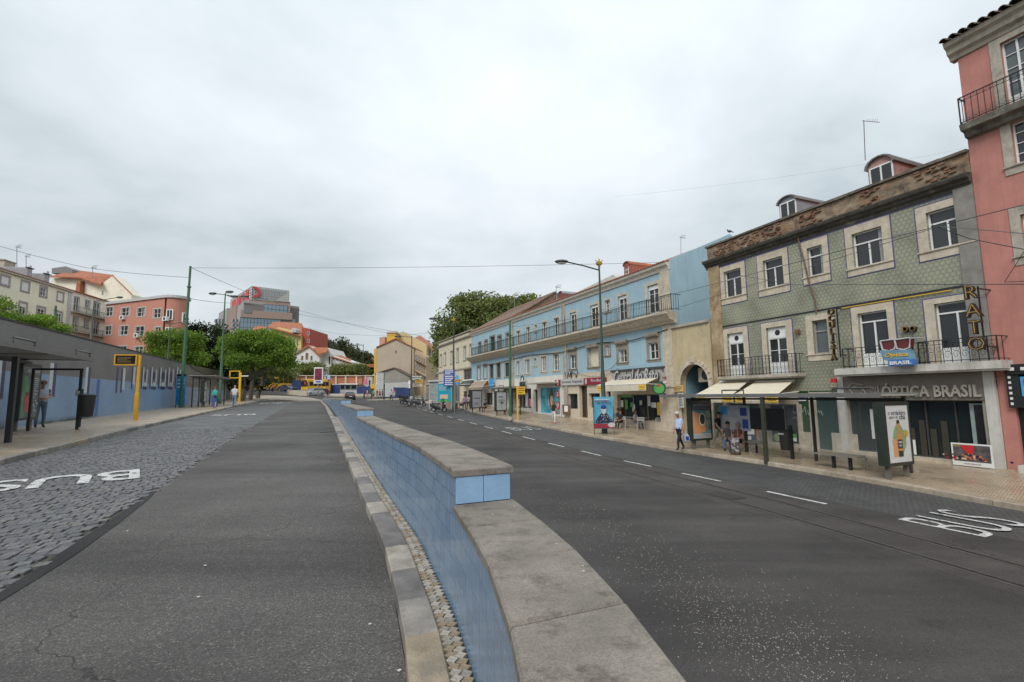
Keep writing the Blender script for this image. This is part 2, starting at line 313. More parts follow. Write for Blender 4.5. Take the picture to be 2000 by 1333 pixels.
def coping_mat(name, c):
    m, nt, b = newmat(name); N = nt.nodes.new; L = nt.links.new; tc = N('ShaderNodeTexCoord'); co = tc.outputs['Object']
    def nz(sc, de=6, ro=.65):
        n = N('ShaderNodeTexNoise'); n.inputs['Scale'].default_value = sc; n.inputs['Detail'].default_value = de; n.inputs['Roughness'].default_value = ro; L(co, n.inputs[0]); return n.outputs[0]
    a = ramp2(N, L, nz(2.2), [(.3, tuple(x*.66 for x in c)), (.7, tuple(x*1.28 for x in c))])
    g = ramp2(N, L, nz(160, 2), [(.35, (.72,)*3), (.6, (1.08,)*3)])
    s = ramp2(N, L, nz(6, 8, .75), [(.50, (1, 1, 1)), (.68, (.42, .39, .36))])
    m1 = N('ShaderNodeMixRGB'); m1.blend_type = 'MULTIPLY'; m1.inputs[0].default_value = 1; L(a, m1.inputs[1]); L(g, m1.inputs[2])
    m2 = N('ShaderNodeMixRGB'); m2.blend_type = 'MULTIPLY'; m2.inputs[0].default_value = 1; L(m1.outputs[0], m2.inputs[1]); L(s, m2.inputs[2])
    v = N('ShaderNodeTexVoronoi'); v.inputs['Scale'].default_value = 7; v.inputs['Randomness'].default_value = 1; L(co, v.inputs[0])
    vs = ramp2(N, L, v.outputs['Distance'], [(.03, (1, 1, 1)), (.06, (0, 0, 0))])
    m3 = N('ShaderNodeMixRGB'); L(vs, m3.inputs[0]); L(m2.outputs[0], m3.inputs[1]); m3.inputs[2].default_value = (.5, .47, .43, 1)
    L(m3.outputs[0], b.inputs['Base Color']); b.inputs['Roughness'].default_value = .8
    bumpn(N, L, b, nz(110, 3), .35, .006); return m
M['coping'] = [coping_mat('coping_%d' % i, c) for i, c in enumerate([(.235, .205, .172), (.21, .182, .153), (.25, .22, .18)])]
def glaze(name, c):
    m, nt, b = newmat(name); N = nt.nodes.new; L = nt.links.new; tc = N('ShaderNodeTexCoord'); co = tc.outputs['Object']
    mp = N('ShaderNodeMapping'); mp.inputs['Scale'].default_value = (14, 14, .6); L(co, mp.inputs[0])
    n = N('ShaderNodeTexNoise'); n.inputs['Scale'].default_value = 1.6; n.inputs['Detail'].default_value = 6; L(mp.outputs[0], n.inputs[0])
    L(ramp2(N, L, n.outputs[0], [(.35, tuple(x*.86 for x in c)), (.62, c), (.78, tuple(min(1, x*.8+.09) for x in c))]), b.inputs['Base Color'])
    L(ramp2(N, L, n.outputs[0], [(.3, (.10,)*3), (.75, (.36,)*3)]), b.inputs['Roughness']); b.inputs['Specular IOR Level'].default_value = .5
    n2 = N('ShaderNodeTexNoise'); n2.inputs['Scale'].default_value = 9; L(co, n2.inputs[0]); bumpn(N, L, b, n2.outputs[0], .12, .01); return m
M['glaze'] = [glaze('blue_glaze_%d' % i, c) for i, c in enumerate([(.16, .27, .41), (.14, .245, .385), (.18, .29, .43)])]
M['glaze_end'] = mat('blue_glaze_end', (.25, .40, .58), .4, var=.08, scale=5, bump=.1)
M['grout'] = mat('grout', (.06, .07, .09), .9)
M['white'] = mat('road_paint', (.55, .55, .53), .7, var=.25, scale=14, bump=.3, c2=(.13, .13, .13), thr=.545, soft=.05)
M['rail'] = mat('rail_steel', (.09, .085, .08), .3, .9, var=.2)
M['rust'] = mat('rail_bed', (.062, .056, .05), .75, var=.25, scale=10)
M['black'] = mat('black_paint', (.018, .019, .02), .4); M['dgrey'] = mat('dark_grey_metal', (.055, .057, .058), .45, var=.15)
M['grey'] = mat('grey_metal', (.22, .22, .22), .5); M['lgrey'] = mat('light_grey', (.48, .48, .47), .5)
M['greenpole'] = mat('green_pole', (.05, .13, .065), .5, var=.2, scale=5, bump=.1); M['dgreen'] = mat('dark_green', (.025, .05, .035), .45, var=.2)
M['olive'] = mat('olive_iron', (.07, .075, .055), .5, var=.2)
M['gold'] = mat('gilt', (.55, .38, .08), .3, .7); M['yellow'] = mat('yellow_paint', (.72, .42, .02), .4, var=.06); M['yel2'] = mat('awning_yellow', (.78, .50, .05), .6)
M['wht'] = mat('white_paint', (.74, .74, .72), .5, var=.05); M['cream'] = mat('cream_cloth', (.66, .59, .46), .8, var=.06)
M['red'] = flat('red_paint', (.55, .03, .03)); M['blue'] = flat('blue_sign', (.02, .06, .33)); M['skyblue'] = flat('sky_blue', (.05, .35, .70))
M['orange'] = flat('orange_print', (.80, .30, .03)); M['teal'] = flat('teal_print', (.02, .30, .42)); M['green'] = flat('green_print', (.08, .35, .08)); M['dred'] = flat('dark_red', (.28, .02, .04))
M['pink'] = flat('pink_print', (.62, .18, .30)); M['navy'] = flat('navy_print', (.015, .02, .06)); M['brown'] = mat('brown_print', (.16, .08, .04), .6); M['sand'] = flat('sand_print', (.60, .45, .28))
def glassm(name, c, rough=.04, tr=0.0):
    m, nt, b = newmat(name); N = nt.nodes.new; L = nt.links.new; b.inputs['Base Color'].default_value = (*c, 1); b.inputs['Roughness'].default_value = rough
    b.inputs['Specular IOR Level'].default_value = .6
    tc = N('ShaderNodeTexCoord'); n = N('ShaderNodeTexNoise'); n.inputs['Scale'].default_value = 1.3; L(tc.outputs['Object'], n.inputs[0]); bumpn(N, L, b, n.outputs[0], .05, .02)
    if tr: b.inputs['Alpha'].default_value = 1-tr
    return m
M['pane'] = glassm('window_glass', (.022, .026, .028)); M['pane2'] = glassm('window_glass_pale', (.10, .12, .13)); M['curtain'] = mat('curtain_glass', (.30, .31, .30), .25, var=.2, scale=9)
M['clear'] = glassm('clear_glass', (.55, .60, .60), .03, .86); M['shop'] = glassm('shop_glass', (.016, .022, .022), .05)
M['mirror'] = glassm('sky_mirror_glass', (.25, .32, .36), .03); M['mirror'].node_tree.nodes['Principled BSDF'].inputs['Metallic'].default_value = .75
# ================================================================ GROUND
def sheet(name, s0, s1, t0, t1, ds, ntt, zf, mt, **kw):
    t0f = t0 if callable(t0) else (lambda s: t0); t1f = t1 if callable(t1) else (lambda s: t1)
    n = max(1, int(round((s1-s0)/ds))); vs = []; uv = []; fs = []
    for i in range(n+1):
        s = s0+(s1-s0)*i/n
        for j in range(ntt+1):
            t = t0f(s)+(t1f(s)-t0f(s))*j/ntt; vs.append(tuple(st(s, t, zf(s, t)))); uv.append((s, t))
    for i in range(n):
        for j in range(ntt):
            a = i*(ntt+1)+j; fs.append((a, a+ntt+1, a+ntt+2, a+1))
    me = bpy.data.meshes.new(name); me.from_pydata(vs, [], fs); me.materials.append(mt)
    ul = me.uv_layers.new(name='UVMap'); idx = np.zeros(len(me.loops), dtype=np.int32); me.loops.foreach_get('vertex_index', idx)
    ul.data.foreach_set('uv', np.array(uv, dtype=np.float32)[idx].ravel())
    bm = bmesh.new(); bm.from_mesh(me); bmesh.ops.recalc_face_normals(bm, faces=bm.faces)
    if bm.faces[0].normal.z < 0: bmesh.ops.reverse_faces(bm, faces=bm.faces)
    bm.to_mesh(me); bm.free()
    o = bpy.data.objects.new(name, me); col.objects.link(o)
    for k, v in kw.items(): o[k] = v
    return o
LK = lambda s: terp(s, [-8, 60, 70, 76], [-5.8, -5.8, -5.5, -4.6])
RK = lambda s: terp(s, [-8, 0, 6, 11, 14, 20, 30, 37, 52, 60, 64, 67, 70], [14.4, 14.9, 15.35, 15.95, 16.15, 16.05, 15.8, 15.6, 16, 16.0, 15.4, 14.4, 12.9])
KO = lambda s: TW(s)-.34
CE = lambda s: terp(s, [-8, 5, 16, 60, 80], [-2.3, -2.15, -2.0, -1.5, -1.3])
WLT = -10.2                                        # foot of the long tiled wall on the left
zl = lambda s, t: ZL(s); zr = lambda s, t: ZR(s)
sheet('left_road', -8, 68, CE, KO, 1, 3, lambda s, t: ZL(s)+.02, M['asphalt_l'], kind='structure')
bed = sheet('cobble_lane', -8, 22, LK, CE, 1, 4, zl, M['joint'], kind='structure')
sheet('cobble_lane', 22, 68, LK, CE, 1, 4, lambda s, t: ZL(s)+.015, M['cobble_tex'], kind='structure')
sheet('right_road', -8, 68, lambda s: TW(s)+.35, lambda s: min(12.35, RK(s)), 1, 4, lambda s, t: ZR(s)+.02, M['asphalt_r'], kind='structure')
sheet('right_cobble_lane', -8, 68, lambda s: min(12.35, RK(s)-.01), RK, 1, 3, zr, M['cobble_r'], kind='structure')
sheet('left_pavement', -8, 76, WLT-.1, lambda s: LK(s)-.14, 1, 4, lambda s, t: ZL(s)+.13, M['calcada_l'], kind='structure')
sheet('right_pavement', -8, 70, lambda s: RK(s)+.28, lambda s: 21.6, 1, 6, lambda s, t: ZR(s)+.13+(t-RK(s))*.012, M['calcada'], kind='structure')
def zpr(s, t): return ZR(s)+.13+(t-RK(s))*.012
def gpr(px, py):
    p = gp(px, py, .15, 'R'); s, t = tost(p); return p
sheet('crossing', 68, 135, -60, 60, 3, 26, ground, M['asphalt_r'], kind='structure')
# far islands and pavements on the crossing
def island(name, pts, h, mt):
    mb = MB(); z = [ground(*tost(Vector((p.x, p.y, 0)))) for p in pts]; n = len(pts)
    mb.add([(p.x, p.y, zz-.3) for p, zz in zip(pts, z)]+[(p.x, p.y, zz+h) for p, zz in zip(pts, z)], [tuple(range(n, 2*n))]+[(i, (i+1) % n, (i+1) % n+n, i+n) for i in range(n)])
    return mb.build(name, mt, kind='structure')
pale = mat('pale_paving', (.38, .33, .26), .55, var=.15, scale=2, bump=.2)
island('traffic_island', [st(69, -.2), st(70, 1.9), st(76, 2.3), st(92, 0), st(104, -8), st(99, -11), st(84, -6.5), st(73, -2.2)], .13, pale)
island('pavement_island', [st(82, 10.8), st(86, 9.6), st(92, 12.5), st(98, 20), st(97, 26), st(89, 20), st(83.5, 14.5)], .13, pale)
island('far_pavement', [st(106, -14), st(108, 4), st(109, 20), st(104, 32), st(114, 40), st(118, 4), st(117, -26)], .13, pale)
island('tram_pavement', [st(76, -4.8), st(79, -5.3), st(81, -8.5), st(80, -16), st(72, -16), st(72, -5.2)], .13, M['calcada_l'])
# terrain behind it all
TS = [-120, -60, -20, -8, 0, 30, 60, 68, 75, 90, 110, 135, 136, 160, 200, 300, 500, 900]; TT = [-700, -300, -160, -110, -70, -40, -24, -14, -10.7, -10.3, 0, 12, 22, 23, 30, 45, 70, 110, 200, 400, 800]
def hill(s, t):
    if t <= -10.6 and s < 80: return 5.2+min(8, (-t-10)*.04)+.02*max(0, s)
    if t >= 22.9 and s < 80: return terp(t, [22, 30, 45, 70, 200, 800], [2, 4, 8, 9, 12, 20])+.03*max(0, s)
    if s <= 135 and -60 <= t <= 60: return ground(max(-8, s), t)-1.2
    return terp(s, [80, 136, 160, 300, 900], [3, 5.3, 7, 14, 30])+abs(t)*.02
mb = MB(); nT = len(TT)
mb.add([tuple(st(s, t, hill(s, t))) for s in TS for t in TT], [(i*nT+j, (i+1)*nT+j, (i+1)*nT+j+1, i*nT+j+1) for i in range(len(TS)-1) for j in range(nT-1)])
mb.build('hillside', mat('dry_ground', (.10, .095, .06), .9, var=.3, scale=.2), kind='structure')

# ---------------------------------------------------------------- near cobbles, each sett of its own
def block_mesh(name, sx, sy, sz, b, mt, jit=.0, seed=0):
    rr = random.Random(seed); mb = MB(); mb.bbox((0, 0, -sz/2), (sx, sy, sz), b)
    mb.v = [(x+rr.uniform(-jit, jit), y+rr.uniform(-jit, jit), z) for x, y, z in mb.v]
    me = bpy.data.meshes.new(name); me.from_pydata(mb.v, [], mb.f[:-1] if False else mb.f); me.materials.append(mt); return me
setts = [block_mesh('sett', .121, .114, .08, .007, M['stone_cobble'][i % 4], .005, i) for i in range(8)]
def placed(name, me, parent, s, t, z, rot=0.0, **kw):
    o = bpy.data.objects.new(name, me); col.objects.link(o); o.parent = parent; p = st(s, t, z); o.location = p
    o.rotation_euler = (random.uniform(-.012, .012), random.uniform(-.012, .012), math.atan2(SU.y, SU.x)+rot)
    for k, v in kw.items(): o[k] = v
    return o
spots = []; rw = .125; s = 3.2; row = 0
while s < 22:
    t = -5.7+(row % 2)*.06+random.uniform(-.02, .02)
    while t < CE(s)-.03+random.uniform(-.07, .07):
        wob = .03*math.sin(t*1.3+s*.6); spots.append((s+wob+random.uniform(-.008, .008), t+random.uniform(-.006, .006))); t += .128+random.uniform(-.004, .01)
    s += rw; row += 1
def proj(p):
    d = Vector(p)-CAM; z = d.dot(_F); return (1000+_f*d.dot(CR)/z, 667-_f*d.dot(CU)/z, z) if z > .1 else (-9, -9, 0)
vis = []
for s, t in spots:
    p = st(s, t, ZL(s)); x, y, z = proj(p)
    if x > -60 and y < 1400: vis.append((z, s, t))
vis.sort()
for z, s, t in vis[:300]: placed('sett', setts[random.randrange(8)], bed, s, t, ZL(s)+.025+random.uniform(-.006, .006), random.uniform(-.06, .06))
def joined(name, items, meshes, parent, mats, **kw):
    """many small pieces as one mesh: items of (mesh index, Matrix)"""
    V = []; Fc = []; Mi = []; o = 0; dat = []
    for me in meshes:
        v = np.array([p.co[:] for p in me.vertices]); dat.append((v, [tuple(p.vertices) for p in me.polygons]))
    for k, mx in items:
        v, f = dat[k]; a = np.array(mx); V.append(v @ a[:3, :3].T+a[:3, 3]); Fc += [[i+o for i in q] for q in f]; Mi += [mats.index(meshes[k].materials[0])]*len(f); o += len(v)
    me = bpy.data.meshes.new(name); me.from_pydata(np.concatenate(V).tolist(), [], Fc)
    for a in mats: me.materials.append(a)
    me.polygons.foreach_set('material_index', Mi); ob = bpy.data.objects.new(name, me); col.objects.link(ob); ob.parent = parent
    for k, v in kw.items(): ob[k] = v
    return ob
A0 = math.atan2(SU.y, SU.x)
def mtx(s, t, z, rot=0, tilt=.02):
    return Matrix.Translation(st(s, t, z)) @ Matrix.Rotation(A0+rot, 4, 'Z') @ Matrix.Rotation(random.uniform(-tilt, tilt), 4, 'X') @ Matrix.Rotation(random.uniform(-tilt, tilt), 4, 'Y')
joined('setts', [(random.randrange(8), mtx(s, t, ZL(s)+.025+random.uniform(-.007, .006), random.uniform(-.06, .06), .03)) for z, s, t in vis[300:]], setts, bed, M['stone_cobble'], kind='stuff')

# ---------------------------------------------------------------- kerbs, stone by stone
def curved_block(mb, s0, s1, ta, tb, zt, zb, gap=.006, b=.012):
    s0 += gap; s1 -= gap
    rings = []
    for s, k in ((s0, 1), (s0+b, 0), (s1-b, 0), (s1, 1)):
        a, c = ta(s), tb(s); z = zt(s)-(b if k else 0); zlo = zb(s)
        rings.append([tuple(st(s, a, zlo)), tuple(st(s, a, z-b)), tuple(st(s, a+b, z)), tuple(st(s, c-b, z)), tuple(st(s, c, z-b)), tuple(st(s, c, zlo))])
    mb.loft(rings, True)
def kerbline(name, label, s0, s1, L_, ta, tb, zt, zb, mats, jit=.004):
    root = thing(name, label, 'kerb', st(s0, ta(s0), zb(s0))); root['kind'] = 'structure'; I = Matrix.Translation(-root.location)
    s = s0; i = 0
    while s < s1-.05:
        e = min(s1, s+L_*random.uniform(.85, 1.15)); dz = random.uniform(-jit, jit); mb = MB(); mb.M = I
        curved_block(mb, s, e, ta, tb, lambda q: zt(q)+dz, zb)
        mb.build('kerb_stone', mats[random.randrange(len(mats))], root); s = e; i += 1
    return root
kerbline('median_kerb', 'worn pale stone kerb along the foot of the low blue median wall', -1, 68, .62, KO, lambda s: TW(s)-.125, lambda s: ZL(s)+.13, lambda s: ZL(s)-.1, M['kerb'][:3]+M['kerb'])
kerbline('left_kerb', 'stone kerb between the cobbled bus lane and the left pavement', 2, 76, 1.1, lambda s: LK(s)-.16, lambda s: LK(s)+.0, lambda s: ZL(s)+.135, lambda s: ZL(s)-.1, M['kerb'])
kerbline('right_kerb', 'broad pale kerb along the right pavement beside the shops', -2, 70, 1.2, lambda s: RK(s), lambda s: RK(s)+.3, lambda s: ZR(s)+.14, lambda s: ZR(s)-.1, M['kerb_r'])
# mosaic strip: bed + little stones
strip = sheet('mosaic_strip', -1, 68, lambda s: TW(s)-.125, lambda s: TW(s)+.02, .5, 1, lambda s, t: ZL(s)+.105, M['joint'], kind='structure')
mos = [block_mesh('mosaic_stone', .052, .052, .04, .0025, M['mosaic'][i % 4], .003, 40+i) for i in range(8)]
pts = []; s = 1.9; k = 0
while s < 26:
    T = TW(s)
    for j in range(2): pts.append((s+(.028 if j else 0), T-.093+j*.058))
    s += .06; k += 1
for s, t in pts[:300]: placed('mosaic_stone', random.choice(mos), strip, s, t, ZL(s)+.125+random.uniform(-.004, .004), R(45)+random.uniform(-.15, .15))
joined('mosaic_stones', [(random.randrange(8), mtx(s, t, ZL(s)+.125, R(45), .005)) for s, t in pts[300:]], mos, strip, M['mosaic'], kind='stuff')

# ---------------------------------------------------------------- the low median wall with its steps
wall = thing('median_wall', 'low curving blue tiled wall with stone coping between the two roadways', 'wall', st(3, TW(3), ZL(3)))
WI = Matrix.Translation(-wall.location)
SEG = [(-2, 3.27, 2.27), (3.27, 13.1, 2.5), (13.1, 22.5, 2.7), (22.5, 68, 2.9)]
WW = .40
core = MB(); core.M = WI
for s0, s1, z in SEG:
    n = max(2, int((s1-s0)/.6)); rings = []
    for i in range(n+1):
        s = s0+.012+(s1-s0-.012)*i/n; zt_ = z-.051; lo = ZR(s)-.2
        rings.append([tuple(st(s, TW(s)+.012, ZL(s)-.3)), tuple(st(s, TW(s)+.012, zt_)), tuple(st(s, TW(s)+WW, zt_)), tuple(st(s, TW(s)+WW, lo)), tuple(st(s, TW(s)+.013, lo))])
    core.loft(rings, True)
core.build('wall_core', M['grout'], wall)
for s0, s1, z in SEG:                               # coping slabs
    s = s0; n = max(1, round((s1-s0)/(.6 if s0 < 22 else 1.2))); Ls = (s1-s0)/n
    for i in range(n):
        a, e = s0+i*Ls, s0+(i+1)*Ls; mb = MB(); mb.M = WI; dz = random.uniform(-.002, .002)
        curved_block(mb, a-(.02 if i == 0 else 0), e, lambda q: TW(q)-.018, lambda q: TW(q)+WW+.025, lambda q: z+dz, lambda q: z-.05+dz, .008, .01)
        mb.build('coping_slab', random.choice(M['coping']), wall)
for s0, s1, z in SEG:
    mb = MB(); mb.M = WI; ss = np.linspace(s0+.013, s1-.001, max(2, int((s1-s0)/.6)))
    mb.loft([[tuple(st(s, TW(s)+WW+.001, ZR(s)-.1)), tuple(st(s, TW(s)+WW+.001, z-.052)), tuple(st(s, TW(s)+WW+.008, z-.052)), tuple(st(s, TW(s)+WW+.008, ZR(s)-.1))] for s in ss]); mb.build('far_side_tiling', M['glaze'][0], wall)
tiles = []
for i in range(3):
    mb = MB(); mb.cbox((0, 0, 0), (.195, .012, .1345)); me = bpy.data.meshes.new('glazed_tile'); me.from_pydata(mb.v, [], mb.f); me.materials.append(M['glaze'][i]); tiles.append(me)
tl = []
for s0, s1, z in SEG:
    n = int((s1-s0)/.2); w_ = (s1-s0)/n
    for i in range(n):
        s = s0+(i+.5)*w_; d = (TW(s+.05)-TW(s-.05))/.1; a = math.atan2(SU.y+SN.y*d, SU.x+SN.x*d); r_ = 0
        while z-.05-.14*r_ > ZL(s)+.1:
            zc = z-.051-.07-.14*r_
            tl.append((s, Matrix.Translation(st(s, TW(s)+.006, zc)) @ Matrix.Rotation(a, 4, 'Z') @ Matrix.Rotation(random.uniform(-.004, .004), 4, 'X') @ Matrix.Diagonal((w_/.2*math.sqrt(1+d*d), 1, 1, 1)))); r_ += 1
tl.sort(key=lambda q: abs(q[0]-1.3)+(5 if q[0] < 1.2 else 0)); tl = [q for q in tl if q[0] > .6]
for s, mx in tl[:294]:
    o = bpy.data.objects.new('glazed_tile', tiles[random.randrange(3)]); col.objects.link(o); o.parent = wall; o.matrix_local = WI @ mx
joined('glazed_tiles', [(random.randrange(3), WI @ mx) for s, mx in tl[294:]], tiles, wall, M['glaze'], kind='stuff')
for s0, z, h in ((3.27, 2.5, .18), (13.1, 2.7, .15), (22.5, 2.9, .15)):
    for j in range(2):
        mb = MB(); mb.M = WI @ Matrix.Translation(st(s0, TW(s0)+.1+j*.2, z-.051-h/2)) @ Matrix.Rotation(A0, 4, 'Z')
        mb.bbox((0.002, 0, 0), (.016, .196, h-.004), .002); mb.build('end_tile', M['glaze_end'], wall, label='pale blue tile on the stepped end face')

# ---------------------------------------------------------------- long tiled wall on the left
lw = thing('tiled_wall', 'long grey and blue tiled retaining wall behind the left pavement', 'wall', st(0, WLT, ZL(0)))
lw.rotation_euler = (0, 0, A0)                       # local +x up the street, local -y towards the road
LWL = Loc(lw)
def lwz(s): return 3+terp(s, [-8, 0, 20, 54, 56, 78], [2.85, 2.9, 2.95, 3.2, 2.9, 1.9])
def lwp(px, py, y=0.0):                             # pixel -> local x,z on the wall face
    d = ray(px, py); k = (WLT+.0+(-y)-0)/(d.x*SN.x+d.y*SN.y); p = CAM+d*k; q = LWL(p); return q.x, q.z
ZB = 3+1.12-lw.location.z
def wallpart(name, lo, hi, mt, y0, y1):
    mb = MB(); xs = list(range(-8, 80, 2))
    rings = [[(x, y0, lo(x)), (x, y0, hi(x)), (x, y1, hi(x)), (x, y1, lo(x))] for x in xs]; mb.loft(rings, True); return mb.build(name, mt, lw)
hz_ = lambda x: lwz(x)-lw.location.z
wallpart('blue_tiling', lambda x: -1, lambda x: min(ZB, hz_(x)-.03), tilewall('wall_tiles_blue', (.20, .32, .48), (.18, .29, .45), .14, (.22, .33, .46), .32), 0, .3)
wallpart('grey_tiling', lambda x: min(ZB, hz_(x)-.02), lambda x: hz_(x)-.01, tilewall('wall_tiles_grey', (.16, .152, .155), (.14, .132, .135), .14, (.20, .195, .195), .4), 0, .3)
wallpart('wall_coping', lambda x: hz_(x)-.01, lambda x: hz_(x)+.05, mat('dark_coping', (.05, .048, .045), .8), -.04, .34)
mw, mdk, mbl = mat('tile_white', (.50, .55, .55), .4), mat('tile_dark', (.035, .03, .09), .35), mat('tile_midblue', (.04, .12, .38), .35)
def bar(x0, x1, y0, y1, mt, y=-.006):
    xc = (x0+x1)/2; a, b_ = lwp(x0, (y0+y1)/2)[0], lwp(x1, (y0+y1)/2)[0]; zt, zb = lwp(xc, y0)[1], lwp(xc, y1)[1]
    mb = MB(); mb.box(a, y, zb, b_, .01, zt); mb.build('tile_panel', mt, lw)
for q in [(96.5, 103.5, 710, 762, mw), (104, 109, 711, 776, mdk), (-8, 2, 700, 760, mw), (3, 9, 700, 780, mdk), (40, 47, 706, 775, mdk), (166, 171, 718, 768, mw), (171.4, 175.5, 719, 777, mdk), (187, 193, 742, 813, mbl),
          (227, 230, 718, 768, mdk), (236, 239, 720, 768, mdk), (239.4, 244, 720, 762, mw), (257, 259.5, 717, 761, mdk), (259.8, 264, 717, 752, mw)]: bar(*q)
for a in ((276, 286), (292.5, 304), (310, 322), (326, 337), (342, 351)):
    bar(a[0], a[0]+2.4, 718, 761, mdk); bar(a[0]+2.7, a[0]+5, 718, 755, mw); bar(a[0]+5.2, a[1]-.5, 748, 755.5, mw); bar(a[0]+2.6, a[1]+.3, 756, 762, mdk); bar(a[0]+6, a[1]-.5, 728, 742, mdk)
    bar(a[1]-.2, a[1]+1.8, 722, 755, mw)
# weeds at the foot of the wall
mb = MB()
for i in range(900):
    c = random.choice((18.5, 20, 21, 23, 27, 29.5, 31)); x = c+random.gauss(0, .7); h = random.uniform(.1, .42)*(1 if c < 24 else .7); a = random.uniform(-.14, .14)
    p = st(x, WLT+.05+abs(random.gauss(0, .1)), ZL(x)+.12); q = p+Vector((a, random.uniform(-.1, .1), h)); wv = st(.012, 0)
    mb.add([p-wv, p+wv, q], [(0, 1, 2)])
mb.build('weeds', mat('weed_green', (.12, .14, .06), .8, var=.4, scale=3), kind='stuff')

# ---------------------------------------------------------------- markings, rails, ironwork
def road_text(name, txt, s, t, w_, h, rot, zf, kindlabel):
    cu = bpy.data.curves.new('t', 'FONT'); cu.body = txt; cu.size = 1; cu.offset = .014 if t < 0 else -.012; ob = bpy.data.objects.new('t', cu); col.objects.link(ob)
    bpy.context.view_layer.update(); me = bpy.data.meshes.new_from_object(ob); bpy.data.objects.remove(ob)
    v = np.array([p.co[:] for p in me.vertices]); mn, mx = v.min(0), v.max(0); c = (mn+mx)/2; bm = bmesh.new(); bm.from_mesh(me)
    bmesh.ops.subdivide_edges(bm, edges=bm.edges, cuts=0)
    for q in bm.verts:
        x = (q.co.x-c[0])/(mx[0]-mn[0])*w_; y = (q.co.y-c[1])/(mx[1]-mn[1])*h
        ds = y*math.cos(rot)-x*math.sin(rot); dt = x*math.cos(rot)+y*math.sin(rot); p = st(s+ds, t+dt); q.co = Vector((p.x, p.y, zf(s+ds)))
    bm.to_mesh(me); bm.free(); me.materials.clear(); me.materials.append(M['white']); o = bpy.data.objects.new(name, me); col.objects.link(o); o['kind'] = 'structure'; return o
road_text('bus_marking', 'BUS', 10.95, -3.78, 2.05, 1.2, math.pi-.25, lambda s: ZL(s)+.036, '')
road_text('bus_marking', 'BUS', 33.5, -3.9, 2.3, 1.6, math.pi, lambda s: ZL(s)+.03, '')
road_text('bus_marking', 'BUS', 62, -3.6, 2.3, 2.2, math.pi, lambda s: ZL(s)+.03, '')
road_text('bus_marking', 'BUS', 6.15, 12.95, 1.95, 1.5, -.05, lambda s: ZR(s)+.03, '')
road_text('bus_marking', 'BUS', 31.5, 14.1, 2.0, 2.2, 0, lambda s: ZR(s)+.03, '')
s = 8.4; mk = MB()
while s < 66:
    tt = terp(s, [5, 9, 15, 23, 66], [11.9, 11.95, 12.05, 12.1, 12.1])
    mb = MB(); a = tt-.06; mb.add([st(s, a, ZR(s)+.026), st(s+1.7, a, ZR(s+1.7)+.026), st(s+1.7, a+.12, ZR(s+1.7)+.026), st(s, a+.12, ZR(s)+.026)], [(0, 1, 2, 3)])
    mb.build('lane_dash', M['white'], kind='structure', keep=True); s += 3.4
RT = lambda s: terp(s, [-8, 0, 4, 9, 16, 22, 60], [8.9, 9.35, 9.6, 10.1, 10.5, 10.7, 11.0])
sheet('track_strip', -6, 66, lambda s: RT(s)-.42, lambda s: RT(s)+1.42, 1, 2, lambda s, t: ZR(s)+.0205+.0003, M['track'], kind='structure')
for k in (0, 1.0):
    mb = MB(); ss = np.arange(-6, 66, 1.0)
    mb.loft([[tuple(st(s, RT(s)+k-.11, ZR(s)+.019)), tuple(st(s, RT(s)+k-.11, ZR(s)+.026)), tuple(st(s, RT(s)+k+.11, ZR(s)+.026)), tuple(st(s, RT(s)+k+.11, ZR(s)+.019))] for s in ss]); mb.build('rail_bed', M['rust'], kind='structure')
    mb = MB(); mb.loft([[tuple(st(s, RT(s)+k-.022, ZR(s)+.02)), tuple(st(s, RT(s)+k-.022, ZR(s)+.033)), tuple(st(s, RT(s)+k+.022, ZR(s)+.033)), tuple(st(s, RT(s)+k+.022, ZR(s)+.02))] for s in ss]); mb.build('tram_rail', M['rail'], kind='structure')
def disc_on(name, s, t, zf, rs, rt, mt, lab):
    mb = MB(); z = zf(s); pts = [st(s+rs*math.cos(a), t+rt*math.sin(a)) for a in np.arange(0, 6.28, .39)]
    mb.add([(p.x, p.y, z+.004) for p in pts]+[(p.x, p.y, z+.0) for p in pts], [tuple(range(len(pts)))]+[(i, (i+1) % len(pts), (i+1) % len(pts)+len(pts), i+len(pts)) for i in range(len(pts))])
    o = mb.build(name, mt); o['label'] = lab; o['category'] = 'manhole cover'; return o
iron = mat('cast_iron', (.045, .04, .035), .5, .3, bump=.5, bscale=90)
def cover(px, py, side, ws, wt, lab):
    p = gp(px, py, 0.0, side); s, t = tost(p); z = (ZL if side == 'L' else ZR)(s)+.026; mb = MB()
    q = [st(s-ws/2, t-wt/2, z), st(s-ws/2, t+wt/2, z), st(s+ws/2, t+wt/2, z), st(s+ws/2, t-wt/2, z)]
    mb.add([(a.x, a.y, a.z) for a in q]+[(a.x, a.y, a.z+.006) for a in q], [(0, 1, 2, 3), (4, 7, 6, 5), (0, 4, 5, 1), (1, 5, 6, 2), (2, 6, 7, 3), (3, 7, 4, 0)])
    o = mb.build('manhole_cover', iron); o['label'] = lab; o['category'] = 'manhole cover'
cover(1418, 971, 'R', .9, .5, 'dark rectangular iron cover set between the tram rails')
cover(646, 845, 'L', .5, .75, 'iron drain grate in the asphalt beside the median kerb')
